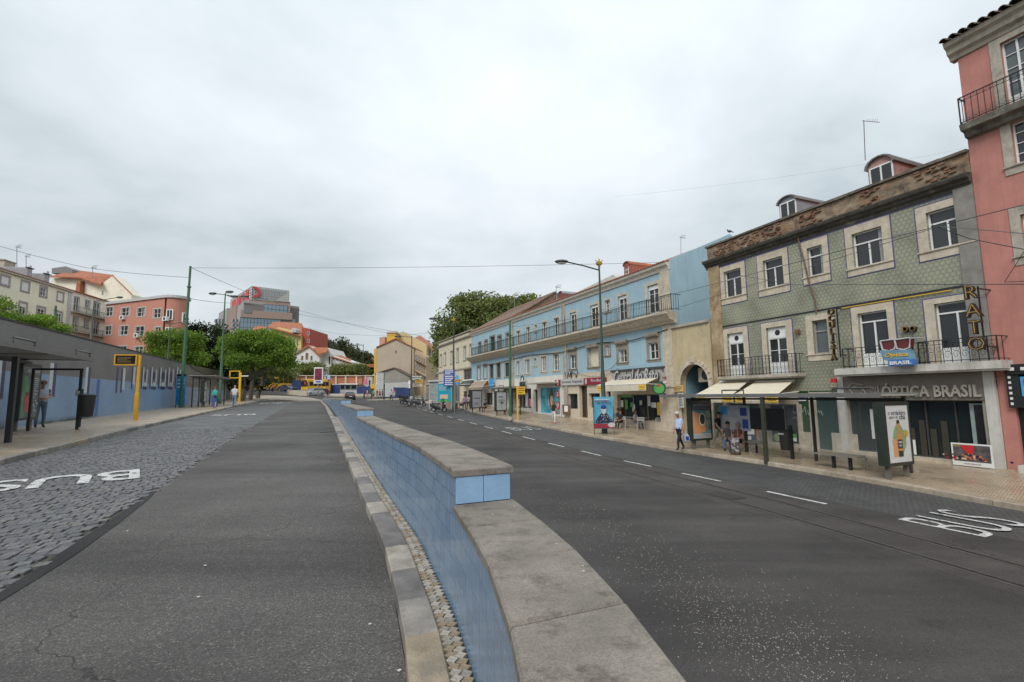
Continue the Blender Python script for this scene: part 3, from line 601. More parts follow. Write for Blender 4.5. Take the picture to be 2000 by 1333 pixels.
# gravel thrown up beside the wall on the right roadway
peb = []
mbp = [block_mesh('pebble', .022, .017, .012, .004, mat('pebble_%d' % i, c, .7), .003, 90+i) for i, c in enumerate([(.28, .25, .22), (.20, .17, .14), (.36, .34, .30)])]
it = []
for i in range(2300):
    u_ = random.random()**.75; x = 1010+u_*640; y = 925+u_*430; x += random.gauss(0, 22+75*u_); y += random.gauss(0, 12+45*u_)
    p = gp(x, y, .022, 'R') if 1005 < x < 1900 and y < 1400 else None
    if p is None: continue
    s, t = tost(p)
    if t < TW(s)+WW+.1: continue
    it.append((random.randrange(3), Matrix.Translation(p+Vector((0, 0, .004))) @ Matrix.Rotation(random.uniform(0, 6), 4, 'Z') @ Matrix.Scale(random.uniform(.25, .68), 4)))
joined('gravel', it, mbp, None, [m_.materials[0] for m_ in mbp], kind='stuff')
# litter flecks
lit = mat('litter', (.6, .58, .55), .8)
for px, py, sd in ((249, 1039, 'L'), (401, 1106, 'L'), (723, 1221, 'L'), (780, 1313, 'L'), (1180, 997, 'R'), (1208, 1090, 'R'), (388, 1169, 'L')):
    p = gp(px, py, .026, sd); mb = MB(); mb.prismz([(p.x-.012, p.y-.004), (p.x+.005, p.y-.009), (p.x+.013, p.y+.003), (p.x-.002, p.y+.007)], p.z, p.z+.006)
    o = mb.build('litter', lit); o['kind'] = 'stuff'
# dark mended strip along the edge of the old asphalt
mb = MB(); prev = None
for px, py, wd in ((-60, 1200, .05), (60, 1130, .1), (150, 1085, .13), (240, 1020, .12), (300, 975, .07), (330, 955, .0)):
    p = gp(px+12, py, .024, 'L'); s, t = tost(p); cur = (st(s, CE(s)-.03, ZL(s)+.026), st(s, CE(s)+wd, ZL(s)+.026))
    if prev: mb.add([prev[0], cur[0], cur[1], prev[1]], [(0, 1, 2, 3)])
    prev = cur
mb.build('asphalt_mend', M['patch'], kind='structure')
# ================================================================ BUILDINGS: helpers
class Fac:
    def __init__(s, name, label, A, az, z0, cat='building', group=None, right=True):
        ex = Vector((-math.sin(az), -math.cos(az))) if right else Vector((math.sin(az), math.cos(az)))
        s.root = thing(name, label, cat, (A[0], A[1], z0), math.atan2(ex.y, ex.x), group)
        s.MI = (Matrix.Translation((A[0], A[1], z0)) @ Matrix.Rotation(s.root.rotation_euler[2], 4, 'Z')).inverted(); s.holes = []
        s.MW = s.MI.inverted()
    def pix(s, px, py, y=0.0):
        o = s.MI @ CAM; d = (s.MI.to_3x3() @ ray(px, py)); k = (y-o.y)/d.y; q = o+d*k; return q.x, q.z
    def X(s, px, py, y=0.0): return s.pix(px, py, y)[0]
    def Z(s, px, py, y=0.0): return s.pix(px, py, y)[1]
    def rect(s, xl, xr, yt, yb, y=0.0):
        xc, yc = (xl+xr)/2, (yt+yb)/2; return s.X(xl, yc, y), s.Z(xc, yb, y), s.X(xr, yc, y), s.Z(xc, yt, y)
    def part(s, name, mb, mt, **kw): return mb.build(name, mt, s.root, **kw)
    def box(s, name, r, y0, y1, mt, parent=None, **kw):
        mb = MB(); mb.box(r[0], y0, r[1], r[2], y1, r[3]); return mb.build(name, mt, parent or s.root, **kw)
def holed(mb, x0, x1, z0, z1, holes, y=0.0, dep=.22):
    hs = [h for h in holes if h[0] < x1 and h[2] > x0 and h[1] < z1 and h[3] > z0]
    xs = sorted({x0, x1} | {min(max(v, x0), x1) for h in hs for v in (h[0], h[2])}); zs = sorted({z0, z1} | {min(max(v, z0), z1) for h in hs for v in (h[1], h[3])})
    for i in range(len(xs)-1):
        for j in range(len(zs)-1):
            cx, cz = (xs[i]+xs[i+1])/2, (zs[j]+zs[j+1])/2
            if any(h[0] < cx < h[2] and h[1] < cz < h[3] for h in hs): continue
            mb.add([(xs[i], y, zs[j]), (xs[i+1], y, zs[j]), (xs[i+1], y, zs[j+1]), (xs[i], y, zs[j+1])], [(0, 1, 2, 3)])
    for h in hs:
        a, b, c, d = max(h[0], x0), max(h[1], z0), min(h[2], x1), min(h[3], z1)
        mb.add([(a, y, b), (c, y, b), (c, y, d), (a, y, d), (a, y+dep, b), (c, y+dep, b), (c, y+dep, d), (a, y+dep, d)], [(0, 1, 5, 4), (1, 2, 6, 5), (2, 3, 7, 6), (3, 0, 4, 7)])
def ring(mb, r, w, y0, y1):
    """a frame of four boxes butted end to end; w = (left, bottom, right, top)"""
    x0, z0, x1, z1 = r; l, b, rr, t = w
    mb.box(x0-l, y0, z0-b, x0, y1, z1+t); mb.box(x1, y0, z0-b, x1+rr, y1, z1+t)
    if b: mb.box(x0, y0, z0-b, x1, y1, z0)
    if t: mb.box(x0, y0, z1, x1, y1, z1+t)
WR = random.Random(11)
def window(F, r, sur=(.18, .18, .18, .18), sm=None, fm=None, gm=None, fan=0.0, cols=2, rows=1, blind=0.0, bm_=None, dep=.16, proud=.03, ft=.055, door=0.0, name='window', hole=True, lab=None, boxed=None):
    x0, z0, x1, z1 = r; fm = fm or M['wht']; gm = gm or M[WR.choice(('pane', 'pane', 'pane2', 'pane'))]
    if hole: F.holes.append(r)
    mb = MB(); y0, y1 = dep-.05, dep; g = .003
    mb.box(x0+g, y0, z0+g, x0+ft, y1, z1-g); mb.box(x1-ft, y0, z0+g, x1-g, y1, z1-g); mb.box(x0+ft, y0, z0+g, x1-ft, y1, z0+ft); mb.box(x0+ft, y0, z1-ft, x1-ft, y1, z1-g)
    zt = z1-(z1-z0)*fan
    if fan: mb.box(x0+ft, y0+.004, zt-ft/2, x1-ft, y1, zt+ft/2)
    zl_ = z0+(z1-z0)*door
    if door: mb.box(x0+ft, y0+.008, z0+ft, x1-ft, y1, zl_)
    for i in range(1, cols):
        c = x0+(x1-x0)*i/cols; mb.box(c-ft*.5, y0+.002, zl_, c+ft*.5, y1, zt-ft/2 if fan else z1-ft)
    for i in range(cols):
        for j in range(1, rows):
            a, b = x0+(x1-x0)*i/cols+ft*.5, x0+(x1-x0)*(i+1)/cols-ft*.5; z = zl_+(zt-zl_)*j/rows; mb.box(a, y0+.012, z-ft*.22, b, y1, z+ft*.22)
    o = mb.build(name, fm, F.root); 
    if lab: o['label'] = lab
    mb = MB(); mb.box(x0+.005, dep+.004, z0+.005, x1-.005, dep+.012, z1-.005); mb.build('pane', gm, o)
    if gm in (M['pane'], M['pane2']) and not blind and WR.random() < .45 and name == 'window':
        mb = MB(); wv = (x1-x0)*WR.uniform(.12, .3); sd__ = WR.choice((0, 1)); a_ = x0+ft if sd__ else x1-ft-wv; mb.box(a_, dep-.012, z0+ft, a_+wv, dep-.002, z1-ft); mb.build('curtain', M['curtain'], o)
    if blind:
        mb = MB(); n = max(2, int((z1-z0)*blind/.09)); h = (z1-z0)*blind/n
        for i in range(n): mb.box(x0+ft, dep-.085, z1-ft-h*i-h*.92, x1-ft, dep-.06, z1-ft-h*i)
        mb.build('shutter', bm_ or M['wht'], o)
    if sur:
        mb = MB(); ring(mb, (x0, z0, x1, z1), sur, -proud, .004)
        if sur[1]: mb.box(x0-sur[0]*1.1, -proud-.05, z0-.05, x1+sur[2]*1.1, -proud-.002, z0-.0)
        mb.build('surround', sm or M['lgrey'], o)
    if boxed:
        mb = MB(); mb.box(x0-.06, -.26, z1-.05, x1+.06, -proud-.004, z1+.24); mb.build('shutter_box', boxed, o)
    return o
def railing(F, x0, x1, z0, h, y, mt, parent=None, sp=.13, name='railing', ends=True, scroll=False, yb=-.02, rb=.009):
    mb = MB(); mb.box(x0, y-.02, z0+h-.03, x1, y+.02, z0+h); mb.box(x0, y-.012, z0+.06, x1, y+.012, z0+.085); mb.box(x0, y-.008, z0+h-.16, x1, y+.008, z0+h-.145)
    n = max(2, int((x1-x0)/sp))
    for i in range(n+1):
        x = x0+(x1-x0)*i/n; r = rb*(1.9 if i % 8 == 0 or i == n else 1); mb.box(x-r, y-r, z0, x+r, y+r, z0+h-.03)
        if scroll and i < n:
            w = (x1-x0)/n; cx = x+w/2; pts = []
            for k in range(13): a = k/12*math.pi*2.6; q = .42*w*(1-k/15); pts.append((cx+q*math.cos(a), y, z0+.28+q*1.5*math.sin(a)))
            mb.tube(pts, .007, 4, False); mb.tube([(p[0], p[1], z0+h-.1-(p[2]-z0)*.8) for p in pts], .007, 4, False)
        elif i < n:
            w = (x1-x0)/n; mb.tube([(x, y, z0+h-.16), (x+w/2, y, z0+h-.05), (x+w, y, z0+h-.16)], .006, 4, False); mb.tube([(x, y, z0+.2), (x+w, y, z0+.08)], .005, 4, False); mb.tube([(x, y, z0+.08), (x+w, y, z0+.2)], .005, 4, False)
    if ends:
        for x in (x0, x1):
            k = max(2, int(abs(y-yb)/sp)); mb.box(x-.02, y, z0+h-.03, x+.02, yb, z0+h); mb.box(x-.012, y, z0+.06, x+.012, yb, z0+.085)
            for i in range(1, k): yy = y+(yb-y)*i/k; mb.box(x-rb, yy-rb, z0, x+rb, yy+rb, z0+h-.03)
    return mb.build(name, mt, parent or F.root)
def text(parent, txt, c, w_, h, mt, dep=.01, rot=0.0, name='lettering', mx=None, shear=0, bold=.0, dirx=1, font=None):
    """flat or raised letters facing local -y, centred on c"""
    cu = bpy.data.curves.new('t', 'FONT'); cu.body = txt; cu.size = 1; cu.extrude = .5; cu.shear = shear; cu.offset = bold; cu.resolution_u = 2; cu.align_x = 'CENTER'; ob = bpy.data.objects.new('t', cu); col.objects.link(ob)
    bpy.context.view_layer.update(); me = bpy.data.meshes.new_from_object(ob); bpy.data.objects.remove(ob)
    v = np.array([p.co[:] for p in me.vertices]); mn, mx_ = v.min(0), v.max(0); cc = (mn+mx_)/2; sx = w_/(mx_[0]-mn[0]) if w_ else h/(mx_[1]-mn[1]); sy = h/(mx_[1]-mn[1])
    for q in me.vertices:
        x, z, y = (q.co.x-cc[0])*sx, (q.co.y-cc[1])*sy, -(q.co.z+.5)*dep
        x, z = x*math.cos(rot)-z*math.sin(rot), x*math.sin(rot)+z*math.cos(rot); p = Vector((c[0]+x, c[1]+y, c[2]+z)); q.co = mx @ p if mx else p
    me.materials.clear(); me.materials.append(mt); me.name = name; o = bpy.data.objects.new(name, me); col.objects.link(o); o.parent = parent; return o
def scribble(mb, x0, z, w_, h, y, n=9, r=.012, seed=0):
    rr = random.Random(seed); pts = []
    for i in range(n*2): pts.append((x0+w_*i/(n*2-1)+rr.uniform(-.02, .02), y, z+rr.uniform(-.5, .5)*h))
    mb.tube(pts, r, 4, False)
def textlines(mb, x0, x1, z1, z0, n, y, seed=0, hf=.45):
    rr = random.Random(seed); h = (z1-z0)/n
    for i in range(n):
        x = x0; zc = z1-h*(i+.5)
        while x < x1-.02:
            w_ = min(rr.uniform(.05, .16)*(x1-x0), x1-x)
            if x+w_ > x1-(rr.random()*.25*(x1-x0)) and i % 3 == 2: break
            mb.box(x, y-.002, zc-h*hf/2, x+w_*.86, y, zc+h*hf/2); x += w_
def barrel(mb, x, y0, z0, y1, z1, r, seg=5):
    """one curved roof tile from (y0,z0) up to (y1,z1)"""
    a = []; b = []
    for k in range(seg+1):
        t = math.pi*k/seg; a.append((x+r*math.cos(t), y0, z0+r*math.sin(t))); b.append((x+r*.85*math.cos(t), y1, z1+r*.85*math.sin(t)))
    n = seg+1; ia = [(p[0]*.82+x*.18, p[1], (p[2]-z0)*.82+z0) for p in a]; mb.add(a+b+ia, [(i, i+1, i+1+n, i+n) for i in range(seg)]+[(i, i+1, i+1+2*n, i+2*n) for i in range(seg)])
stone = mat('pale_limestone', (.55, .475, .37), .7, var=.15, scale=3, bump=.2, c2=(.24, .19, .13), thr=.60, soft=.12, dirt=(.38, .32, .235))
stone2 = mat('grey_limestone', (.42, .375, .31), .75, var=.18, scale=3, bump=.25, c2=(.18, .16, .13), thr=.58, dirt=(.24, .22, .19))
brownst = mat('brown_stone', (.20, .165, .125), .75, var=.2, scale=4)
terr = mat('terracotta', (.40, .13, .06), .8, var=.25, scale=5, bump=.3, c2=(.24, .12, .075), thr=.55)
oldterr = mat('old_terracotta', (.19, .115, .08), .85, var=.35, scale=4, bump=.4, c2=(.09, .08, .06), thr=.5)
zinc = mat('zinc_sheet', (.27, .28, .30), .5, .2, var=.1)
def facade_body(F, x0, x1, z0, z1, deep, mt, name='wall_body', y0=.5):
    mb = MB(); mb.box(x0, y0, z0, x1, deep, z1); return F.part(name, mb, mt)

# ================================================================ TILED BUILDING (right)
T = Fac('tiled_building', 'green azulejo tiled building with crumbling parapet beside the pink building', (16.2, 15.8), R(-22.9), .25)
pp = T.pix
TX0, TX1 = T.X(1390, 620), T.X(1945, 735)
Zc = T.Z(1650, 443); Zp = T.Z(1700, 363.8); Zg = T.Z(1800, 742)
crumb = mat('crumbling_brick', (.27, .20, .135), .9, var=.45, scale=2.2, bump=.9, bscale=9, c2=(.27, .145, .08), thr=.5, soft=.14, dirt=(.13, .12, .10))
tm = azulejo('green_azulejo')
TS_ = dict(sm=stone, fm=M['wht'])
def rs(F, fr, su):
    a = F.rect(*fr); b = F.rect(*su); return a, (max(.05, a[0]-b[0]), max(0, a[1]-b[1]), max(.05, b[2]-a[2]), max(.05, b[3]-a[3]))
dpane = [M['pane'], M['pane2']]
for i, (fr, su, c) in enumerate([((1415, 1448.5, 527.5, 580), (1407.7, 1457, 516.5, 592.7), 2), ((1491.5, 1530.4, 505, 561), (1480.4, 1541, 491.5, 576), 2), ((1577.6, 1608, 481.8, 538.6), (1567, 1619.8, 466.5, 554), 1),
                      ((1665.5, 1725.6, 449.6, 519), (1652, 1743, 432.8, 533.6), 2), ((1811, 1888, 405.5, 483), (1790.8, 1906, 390.8, 502), 2)]):
    r, w4 = rs(T, fr, su); w4 = (w4[0], w4[1], w4[2], w4[3])
    window(T, r, w4, fan=.32, cols=c, rows=1 if c == 2 else 1, **TS_)
    mb = MB(); ring(mb, (r[0]-w4[0], r[1]-w4[1], r[2]+w4[2], r[3]+w4[3]), (.045,)*4, -.012, .004); T.part('tile_border', mb, mat('border_blue', (.08, .08, .19), .35))
r, w4 = rs(T, (1588.6, 1618, 625.5, 691.5), (1576, 1633, 613.5, 705)); window(T, r, w4, fan=.33, cols=1, fm=mat('worn_frame', (.34, .31, .27), .6), sm=stone, gm=M['pane2'])
zb1 = T.Z(1480, 739); zb2 = T.Z(1850, 718)
for fr, su, zf in [((1421.5, 1453, 651, 700), (1414, 1462, 640.5, 700), zb1), ((1498, 1537, 639, 700), (1488.4, 1549, 628.5, 700), zb1), ((1678.7, 1736.3, 609, 700), (1665.6, 1750, 595, 700), zb2), ((1829.5, 1912.3, 588.3, 700), (1809, 1921, 578, 700), zb2)]:
    r, w4 = rs(T, fr, su); r = (r[0], zf+.12, r[2], r[3]); w4 = (w4[0], 0, w4[2], w4[3])
    o = window(T, r, w4, fan=.24 if zf == zb1 else .17, cols=2, rows=2 if zf == zb1 else 1, door=.26, name='balcony_door', **TS_)
    if zf == zb1:
        mb = MB(); hz = r[3]-(r[3]-r[1])*.12; mb.box(r[0]+.06, .095, r[3]-(r[3]-r[1])*.235, r[2]-.06, .108, r[3]-.06); mb.build('tympanum', M['wht'], o)
        mb = MB(); mb.disc(((r[0]+r[2])/2, hz), .14, .14, .09, .094); mb.build('vent_hole', M['black'], o)
    mb = MB(); ring(mb, (r[0]-w4[0], r[1], r[2]+w4[2], r[3]+w4[3]), (.045, 0, .045, .045), -.012, .004); T.part('tile_border', mb, mat('border_blue', (.06,)*3))
# ground floor openings
ZG0 = 0.0
gl1 = T.rect(1501, 1558, 790, 868); gl1 = (gl1[0], .25, gl1[2], gl1[3]); dd = T.rect(1594, 1639, 776, 880); dd = (dd[0], .05, dd[2], dd[3])
win0 = T.rect(1424, 1484, 786, 855); win0 = (win0[0], .9, win0[2], gl1[3])
sh = T.rect(1655, 1925, 783, 900); shop = (sh[0], .25, sh[2], T.Z(1800, 783))
window(T, gl1, None, gm=M['shop'], fm=stone2, cols=2, name='shop_window'); window(T, win0, None, gm=M['shop'], fm=M['brown'], cols=2, name='shop_window')
sw = window(T, shop, None, gm=M['shop'], fm=M['dgrey'], cols=5, name='shopfront', dep=.35, ft=.05)
T.holes.append(dd); dg = mat('dark_green_door', (.015, .05, .045), .35, var=.15); T.box('street_door', (dd[0]+.01, dd[1], (dd[0]+dd[2])/2-.004, dd[3]-.01), .12, .16, dg); T.box('street_door', ((dd[0]+dd[2])/2+.004, dd[1], dd[2]-.01, dd[3]-.01), .12, .16, dg)
mb = MB(); holed(mb, TX0+.75, TX1-.55, Zg-.35, Zc, T.holes); T.part('tiled_facade', mb, tm)
gw = mat('cream_render_g', (.50, .44, .35), .75, var=.15, dirt=(.33, .29, .22), bump=.15)
mb = MB(); holed(mb, TX0, TX1, -.6, Zg-.35, T.holes, dep=.35); T.part('ground_floor_wall', mb, gw)
gt = tilewall('dark_green_tiles', (.015, .06, .015), (.02, .08, .02), .14, (.01, .03, .012), .2)
for q in [(1390, 1414, 783, 836), (1484.5, 1498.5, 785, 860), (1563, 1583, 776, 866)]:
    r = T.rect(*q); T.box('green_tiling', (r[0], .9 if q[0] > 1400 else 1.0, r[2], Zg-.36), -.012, .004, gt)
r = T.rect(1579, 1640, 739, 766); T.box('green_tiling', (r[0], r[1], r[2], Zg-.36), -.014, .004, gt)
for q, h_ in [((1414.5, 1423, 786, 850), 0), ((1487, 1499.5, 786, 868), 0), ((1560, 1568, 776, 870), 0), ((1584, 1593.5, 776, 880), 0), ((1640, 1654, 783, 885), 0)]:
    r = T.rect(*q); T.box('door_jamb', (r[0], -.2, r[2], gl1[3] if q[0] < 1580 else dd[3]+.1), -.05, -.001, stone)
facade_body(T, TX0+.01, TX1-.01, -.6, Zc, 11, gw)
# pilasters, cornice and parapet
rough = mat('flaking_render', (.40, .30, .18), .9, var=.25, scale=2, bump=.8, bscale=12, c2=(.26, .17, .09), thr=.5, dirt=(.22, .17, .11))
greyr = mat('grey_patch_render', (.24, .225, .20), .9, var=.2, scale=2, bump=.3, c2=(.42, .38, .30), thr=.62)
mb = MB(); mb.box(TX0-.02, -.06, Zg-.3, TX0+.75, .24, Zc+.2); T.part('pilaster', mb, rough, label='flaking ochre pilaster at the left corner')
mb = MB(); mb.box(TX1-.55, -.06, Zg, TX1, .24, Zc+.2); T.part('pilaster', mb, greyr, label='grey patched pilaster against the pink building')
mb = MB(); prof = [(.25, Zc-.02), (-.05, Zc-.02), (-.07, Zc+.12), (-.16, Zc+.16), (-.18, Zc+.25), (-.30, Zc+.30), (-.34, Zc+.40), (-.34, Zc+.45), (-.04, Zc+.50), (.25, Zc+.50)]
mb.prismx(prof, TX0-.18, TX1+.0); T.part('cornice', mb, mat('stained_cornice', (.075, .068, .055), .9, var=.35, scale=3, bump=.7, bscale=14, c2=(.20, .17, .12), thr=.58))
# ragged parapet as a displaced sheet
mb = MB(); nx, nz = 150, 9; zt0, zt1 = Zc+.5, Zp-.1; rr = random.Random(3)
import mathutils.noise as mn_
vs = []
for j in range(nz+1):
    for i in range(nx+1):
        x = TX0-.05+(TX1-TX0+.05)*i/nx; z = zt0+(zt1-zt0)*j/nz; n = mn_.fractal(Vector((x*1.3, 0, z*2)), 1, 2, 4)*.05; vs.append((x, -.02+n, z))
mb.add(vs, [(j*(nx+1)+i, j*(nx+1)+i+1, (j+1)*(nx+1)+i+1, (j+1)*(nx+1)+i) for j in range(nz) for i in range(nx)])
mb.box(TX0-.04, .06, zt0, TX1-.01, .38, zt1); T.part('parapet', mb, crumb)
mb = MB(); 
x = TX0-.1
while x < TX1-.1:
    e = min(TX1, x+rr.uniform(.7, 1.3)); mb.box(x, -.12, zt1+rr.uniform(0, .02), e-.015, .42, zt1+.1+rr.uniform(0, .02)); x = e
T.part('parapet_coping', mb, mat('mossy_coping', (.15, .13, .10), .9, var=.3, bump=.6, bscale=20))
# loose bricks showing in the parapet
bk = MB()
for i in range(230):
    x = rr.uniform(TX0+.2, TX1-.4); row_ = rr.randrange(7); z = zt0+.1+row_*.085
    if mn_.noise(Vector((x*.5, 0, 3))) > -.05 and z < zt1-.12: bk.box(x, -.075, z, x+.2, .02, z+.06)
T.part('exposed_bricks', bk, mat('old_brick', (.24, .13, .085), .9, var=.35, scale=8, bump=.5), kind='stuff')
mb = MB(); mb.box(TX0+.75, -.02, Zc-.07, TX1-.55, -.0, Zc-.02); T.part('tile_border', mb, mat('border_blue', (.06,)*3))
mb = MB(); mb.prismx([(.4, Zp-.5), (5.5, Zp+.8), (11, Zp-.5)], TX0, TX1); T.part('roof', mb, terr)
# dormers
for (xl, xr, yt, ysh, yb, wall_, mt_) in [(1521, 1556, 385, 397, 430, 1605, zinc), (1694, 1746, 307, 326, 362, 1790, mat('pink_dormer', (.42, .24, .22), .7, var=.2, dirt=(.25, .17, .15)))]:
    yo = 1.0; x0, x1 = T.X(xl, ysh, yo), T.X(xr, ysh, yo); zt, zs, zb_ = T.Z((xl+xr)/2, yt, yo), T.Z((xl+xr)/2, ysh, yo), Zp-.4
    c, hw = (x0+x1)/2, (x1-x0)/2; arc = [(c+hw*math.cos(a), zs+(zt-zs)*math.sin(a)) for a in np.linspace(0, math.pi, 9)]
    mb = MB(); mb.prism([(x0, zb_)]+[(x1, zb_)]+arc[0:], yo, yo+3.2); dm = T.part('dormer', mb, mt_)
    mb = MB(); oc = [(c+(hw+.09)*math.cos(a), zs+.03+(zt-zs+.03)*math.sin(a)) for a in np.linspace(0, math.pi, 9)]; ic = [(c+(hw+.0)*math.cos(a), zs+.004+(zt-zs+.003)*math.sin(a)) for a in np.linspace(math.pi, 0, 9)]
    mb.prism(oc+ic, yo-.12, yo+3.1); mb.build('dormer_roof', mat('dormer_sheet', (.16, .15, .15), .6), dm)
    mb = MB(); a, b = x0+hw*.25, x1-hw*.16; zz0, zz1 = zb_+.25, zs+.0
    ring(mb, (a, zz0, b, zz1), (.06,)*4, yo-.04, yo-.004); mb.box((a+b)/2-.03, yo-.045, zz0, (a+b)/2+.03, yo-.005, zz1); wn = mb.build('dormer_window', M['wht'], dm)
    mb = MB(); mb.box(a, yo-.02, zz0, b, yo-.008, zz1); mb.build('pane', M['pane'], wn)
# balconies
def balcony(F, xl, xr, ypx, yo, zslab, th, h, mt, scroll, sp, stonem):
    x0, x1 = F.X(xl, ypx, -yo), F.X(xr, ypx, -yo); mb = MB(); mb.box(x0, -yo, zslab-th, x1, -.001, zslab); mb.box(x0+.04, -yo+.06, zslab-th-.06, x1-.04, -.002, zslab-th); F.part('balcony_slab', mb, stonem)
    return x0, x1
x0, x1 = balcony(T, 1401, 1558, 740, .55, zb1+.12, .13, 1, M['olive'], True, .15, stone2)
o = railing(T, x0+.04, x1-.04, zb1+.12, T.Z(1478, 697, -.52)-zb1-.12, -.5, M['black'], sp=.2, scroll=True)
x0, x1 = balcony(T, 1629, 1957, 725, .75, zb2+.12, .26, 1, M['olive'], True, .15, mat('white_slab', (.52, .50, .45), .7, dirt=(.3, .28, .24)))
for a, b in ((1646, 1783), (1795, 1949)):
    q0, q1 = T.X(a, 700, -.7), T.X(b, 690, -.7); railing(T, q0, q1, zb2+.12, T.Z(1800, 668, -.7)-zb2-.12, -.68, M['black'], sp=.24, scroll=True)
# string course and cable line above the first floor
mb = MB(); zs = T.Z(1800, 573); mb.box(TX0+.75, -.03, zs-.03, TX1-.55, -.002, zs+.03); T.part('string_course', mb, M['black'])
mb = MB(); mb.box(T.X(1645, 605), -.06, zs-.10, TX1-.9, -.035, zs-.07); T.part('neon_tube', mb, M['yellow'])
# rusty drain pipe across the upper wall
mb = MB(); pts = [pp(1556, 430), pp(1561, 465), pp(1575, 520), pp(1585, 560), pp(1594, 585), pp(1597, 612)]; mb.tube([(a, -.09, b) for a, b in pts], .035, 6); T.part('drain_pipe', mb, mat('rusty_pipe', (.16, .10, .07), .8, var=.4, scale=12, c2=(.35, .27, .18), thr=.6))
# optical shop
fx0, fx1 = T.X(1651, 760, -.02), T.X(1924, 756, -.02); zf0, zf1 = shop[3]+.02, zb2-.22
taupe = mat('taupe_fascia', (.20, .175, .15), .6, var=.08)
T.box('fascia', (fx0, zf0, fx1, zf1), -.10, -.002, taupe)
wp = mat('white_pillar', (.55, .54, .50), .6, var=.08, bump=.1, dirt=(.40, .38, .34))
T.box('shop_pillar', (fx1+.01, -.5, TX1-.01, zf1), -.14, -.003, wp); T.box('shop_pillar', (T.X(1639, 760), -.5, fx0-.01, zf1), -.14, -.003, wp)
T.box('shop_plinth', (fx0, -.4, fx1, shop[1]+.02), -.30, -.004, stone)
c0, c1 = T.X(1724, 765, -.12), T.X(1917, 762, -.12); hz0 = T.Z(1820, 775, -.12); hz1 = T.Z(1820, 752, -.12)
lc = mat('sign_letter_cream', (.42, .38, .33), .5)
text(T.root, 'ÓPTICA BRASIL', ((c0+c1)/2, -.11, (hz0+hz1)/2+.03), c1-c0, (hz1-hz0)*1.25, lc, .09, bold=.02)
mb = MB(); g0, g1 = T.X(1654, 762, -.12), T.X(1716, 764, -.12); gw_ = g1-g0; zc_ = (hz0+hz1)/2
for cx in (g0+gw_*.3, g0+gw_*.72):
    pts = [(cx+gw_*.2*a, -.15, zc_+b*.17) for a, b in ((-1, .75), (.0, 1), (1, .55), (.75, -.75), (-.35, -1), (-1, .75))]; mb.tube(pts, .028, 5)
mb.tube([(g0, -.15, zc_+.1), (g0+gw_*.2, -.15, zc_+.33), (g0+gw_*.55, -.15, zc_+.26)], .025, 5); mb.tube([(g1-.1, -.15, zc_+.1), (g1, -.15, zc_+.24), (g1, -.15, zc_-.05)], .025, 5)
T.part('glasses_emblem', mb, lc)
# things seen through the shop window
mb = MB(); a, b = T.X(1893, 800, .2), T.X(1933, 800, .2); z1_, z0_ = shop[3]-.1, T.Z(1905, 868, .2); mb.box(a, .22, z0_-.45, b-.12, .24, z1_); sp_ = T.part('window_poster', mb, mat('pale_teal', (.28, .36, .34), .5))
mb = MB(); mb.box(a+.12, .212, z0_, b-.2, .218, z1_-.05); mb.build('dark_portrait', mat('dark_photo', (.02, .018, .02), .4, var=.5, scale=4), sp_)
text(sp_, 'MULTIÓPTICAS', ((a+b)/2-.05, .21, z0_-.18), (b-a)*.6, .06, M['navy'], .003)
for q, mt_ in [((1701, 1712, 800, 858), M['wht']), ((1784, 1789, 860, 895), M['wht'])]:
    r = T.rect(*q, .3); T.box('notice', r, .305, .31, mt_, sw)
mb = MB(); r = T.rect(1770, 1855, 800, 840, .3); 
for i in range(4): mb.box(r[0]+i*(r[2]-r[0])/4+.05, .31, .25, r[0]+(i+1)*(r[2]-r[0])/4-.1, .33, 1.3+.3*(i % 2))
mb.build('display_cabinet', mat('dim_cabinet', (.05, .045, .035), .5), sw)
# door furniture, stickers and graffiti
mb = MB(); r = T.rect(1643, 1680, 848, 892); mb.box(r[0]-.3, -.13, r[1], r[2], -.1, r[3]); T.part('utility_panel', mb, gw)
gf = mat('graffiti_pale', (.34, .36, .34), .6); gd = mat('graffiti_dark', (.03, .03, .035), .6)
mb = MB(); r = T.rect(1567, 1586, 810, 830); scribble(mb, r[0], 1.9, 1.0, .5, -.02, 9, .014, 1); scribble(mb, T.X(1395, 805), 2.1, 1.0, .35, -.02, 7, .012, 2)
for k in range(7): scribble(mb, T.X(1548, 800, .1), 3.0-k*.25, .35, .16, .1, 3, .01, 20+k)
T.part('graffiti', mb, gf, kind='stuff')
mb = MB(); mb.disc((T.X(1518, 855, .1), T.Z(1518, 855, .1)), .19, .19, .098, .1); T.part('round_sticker', mb, mat('sticker_green', (.30, .45, .22), .5))
r = T.rect(1546, 1556, 850, 855, .1); T.box('sticker', (r[0]-.1, r[1]-.02, r[2], r[3]+.04), .097, .1, M['green']); r = T.rect(1546, 1556, 857, 862, .1); T.box('sticker', (r[0]-.1, r[1]-.02, r[2], r[3]+.02), .097, .1, M['wht'])
r = T.rect(1505, 1517, 803, 812, .1); T.box('notice', r, .097, .1, M['wht'])
r = T.rect(1562, 1576, 777, 784); T.box('street_plate', (r[0], r[1], r[2], r[3]), -.08, -.052, M['wht']); T.box('street_plate', (r[0], r[3]-.04, r[2], r[3]), -.084, -.081, M['blue'])
r = T.rect(1623, 1634, 740, 757, -.2); T.box('alarm_box', (r[0], (r[1]+r[3])/2, r[2], r[3]), -.22, -.02, M['red']); T.box('alarm_box', (r[0], r[1], r[2], (r[1]+r[3])/2-.003), -.22, -.02, stone)
r = T.rect(1557, 1564, 645, 653); T.box('wall_lamp', r, -.2, -.03, M['brown'])
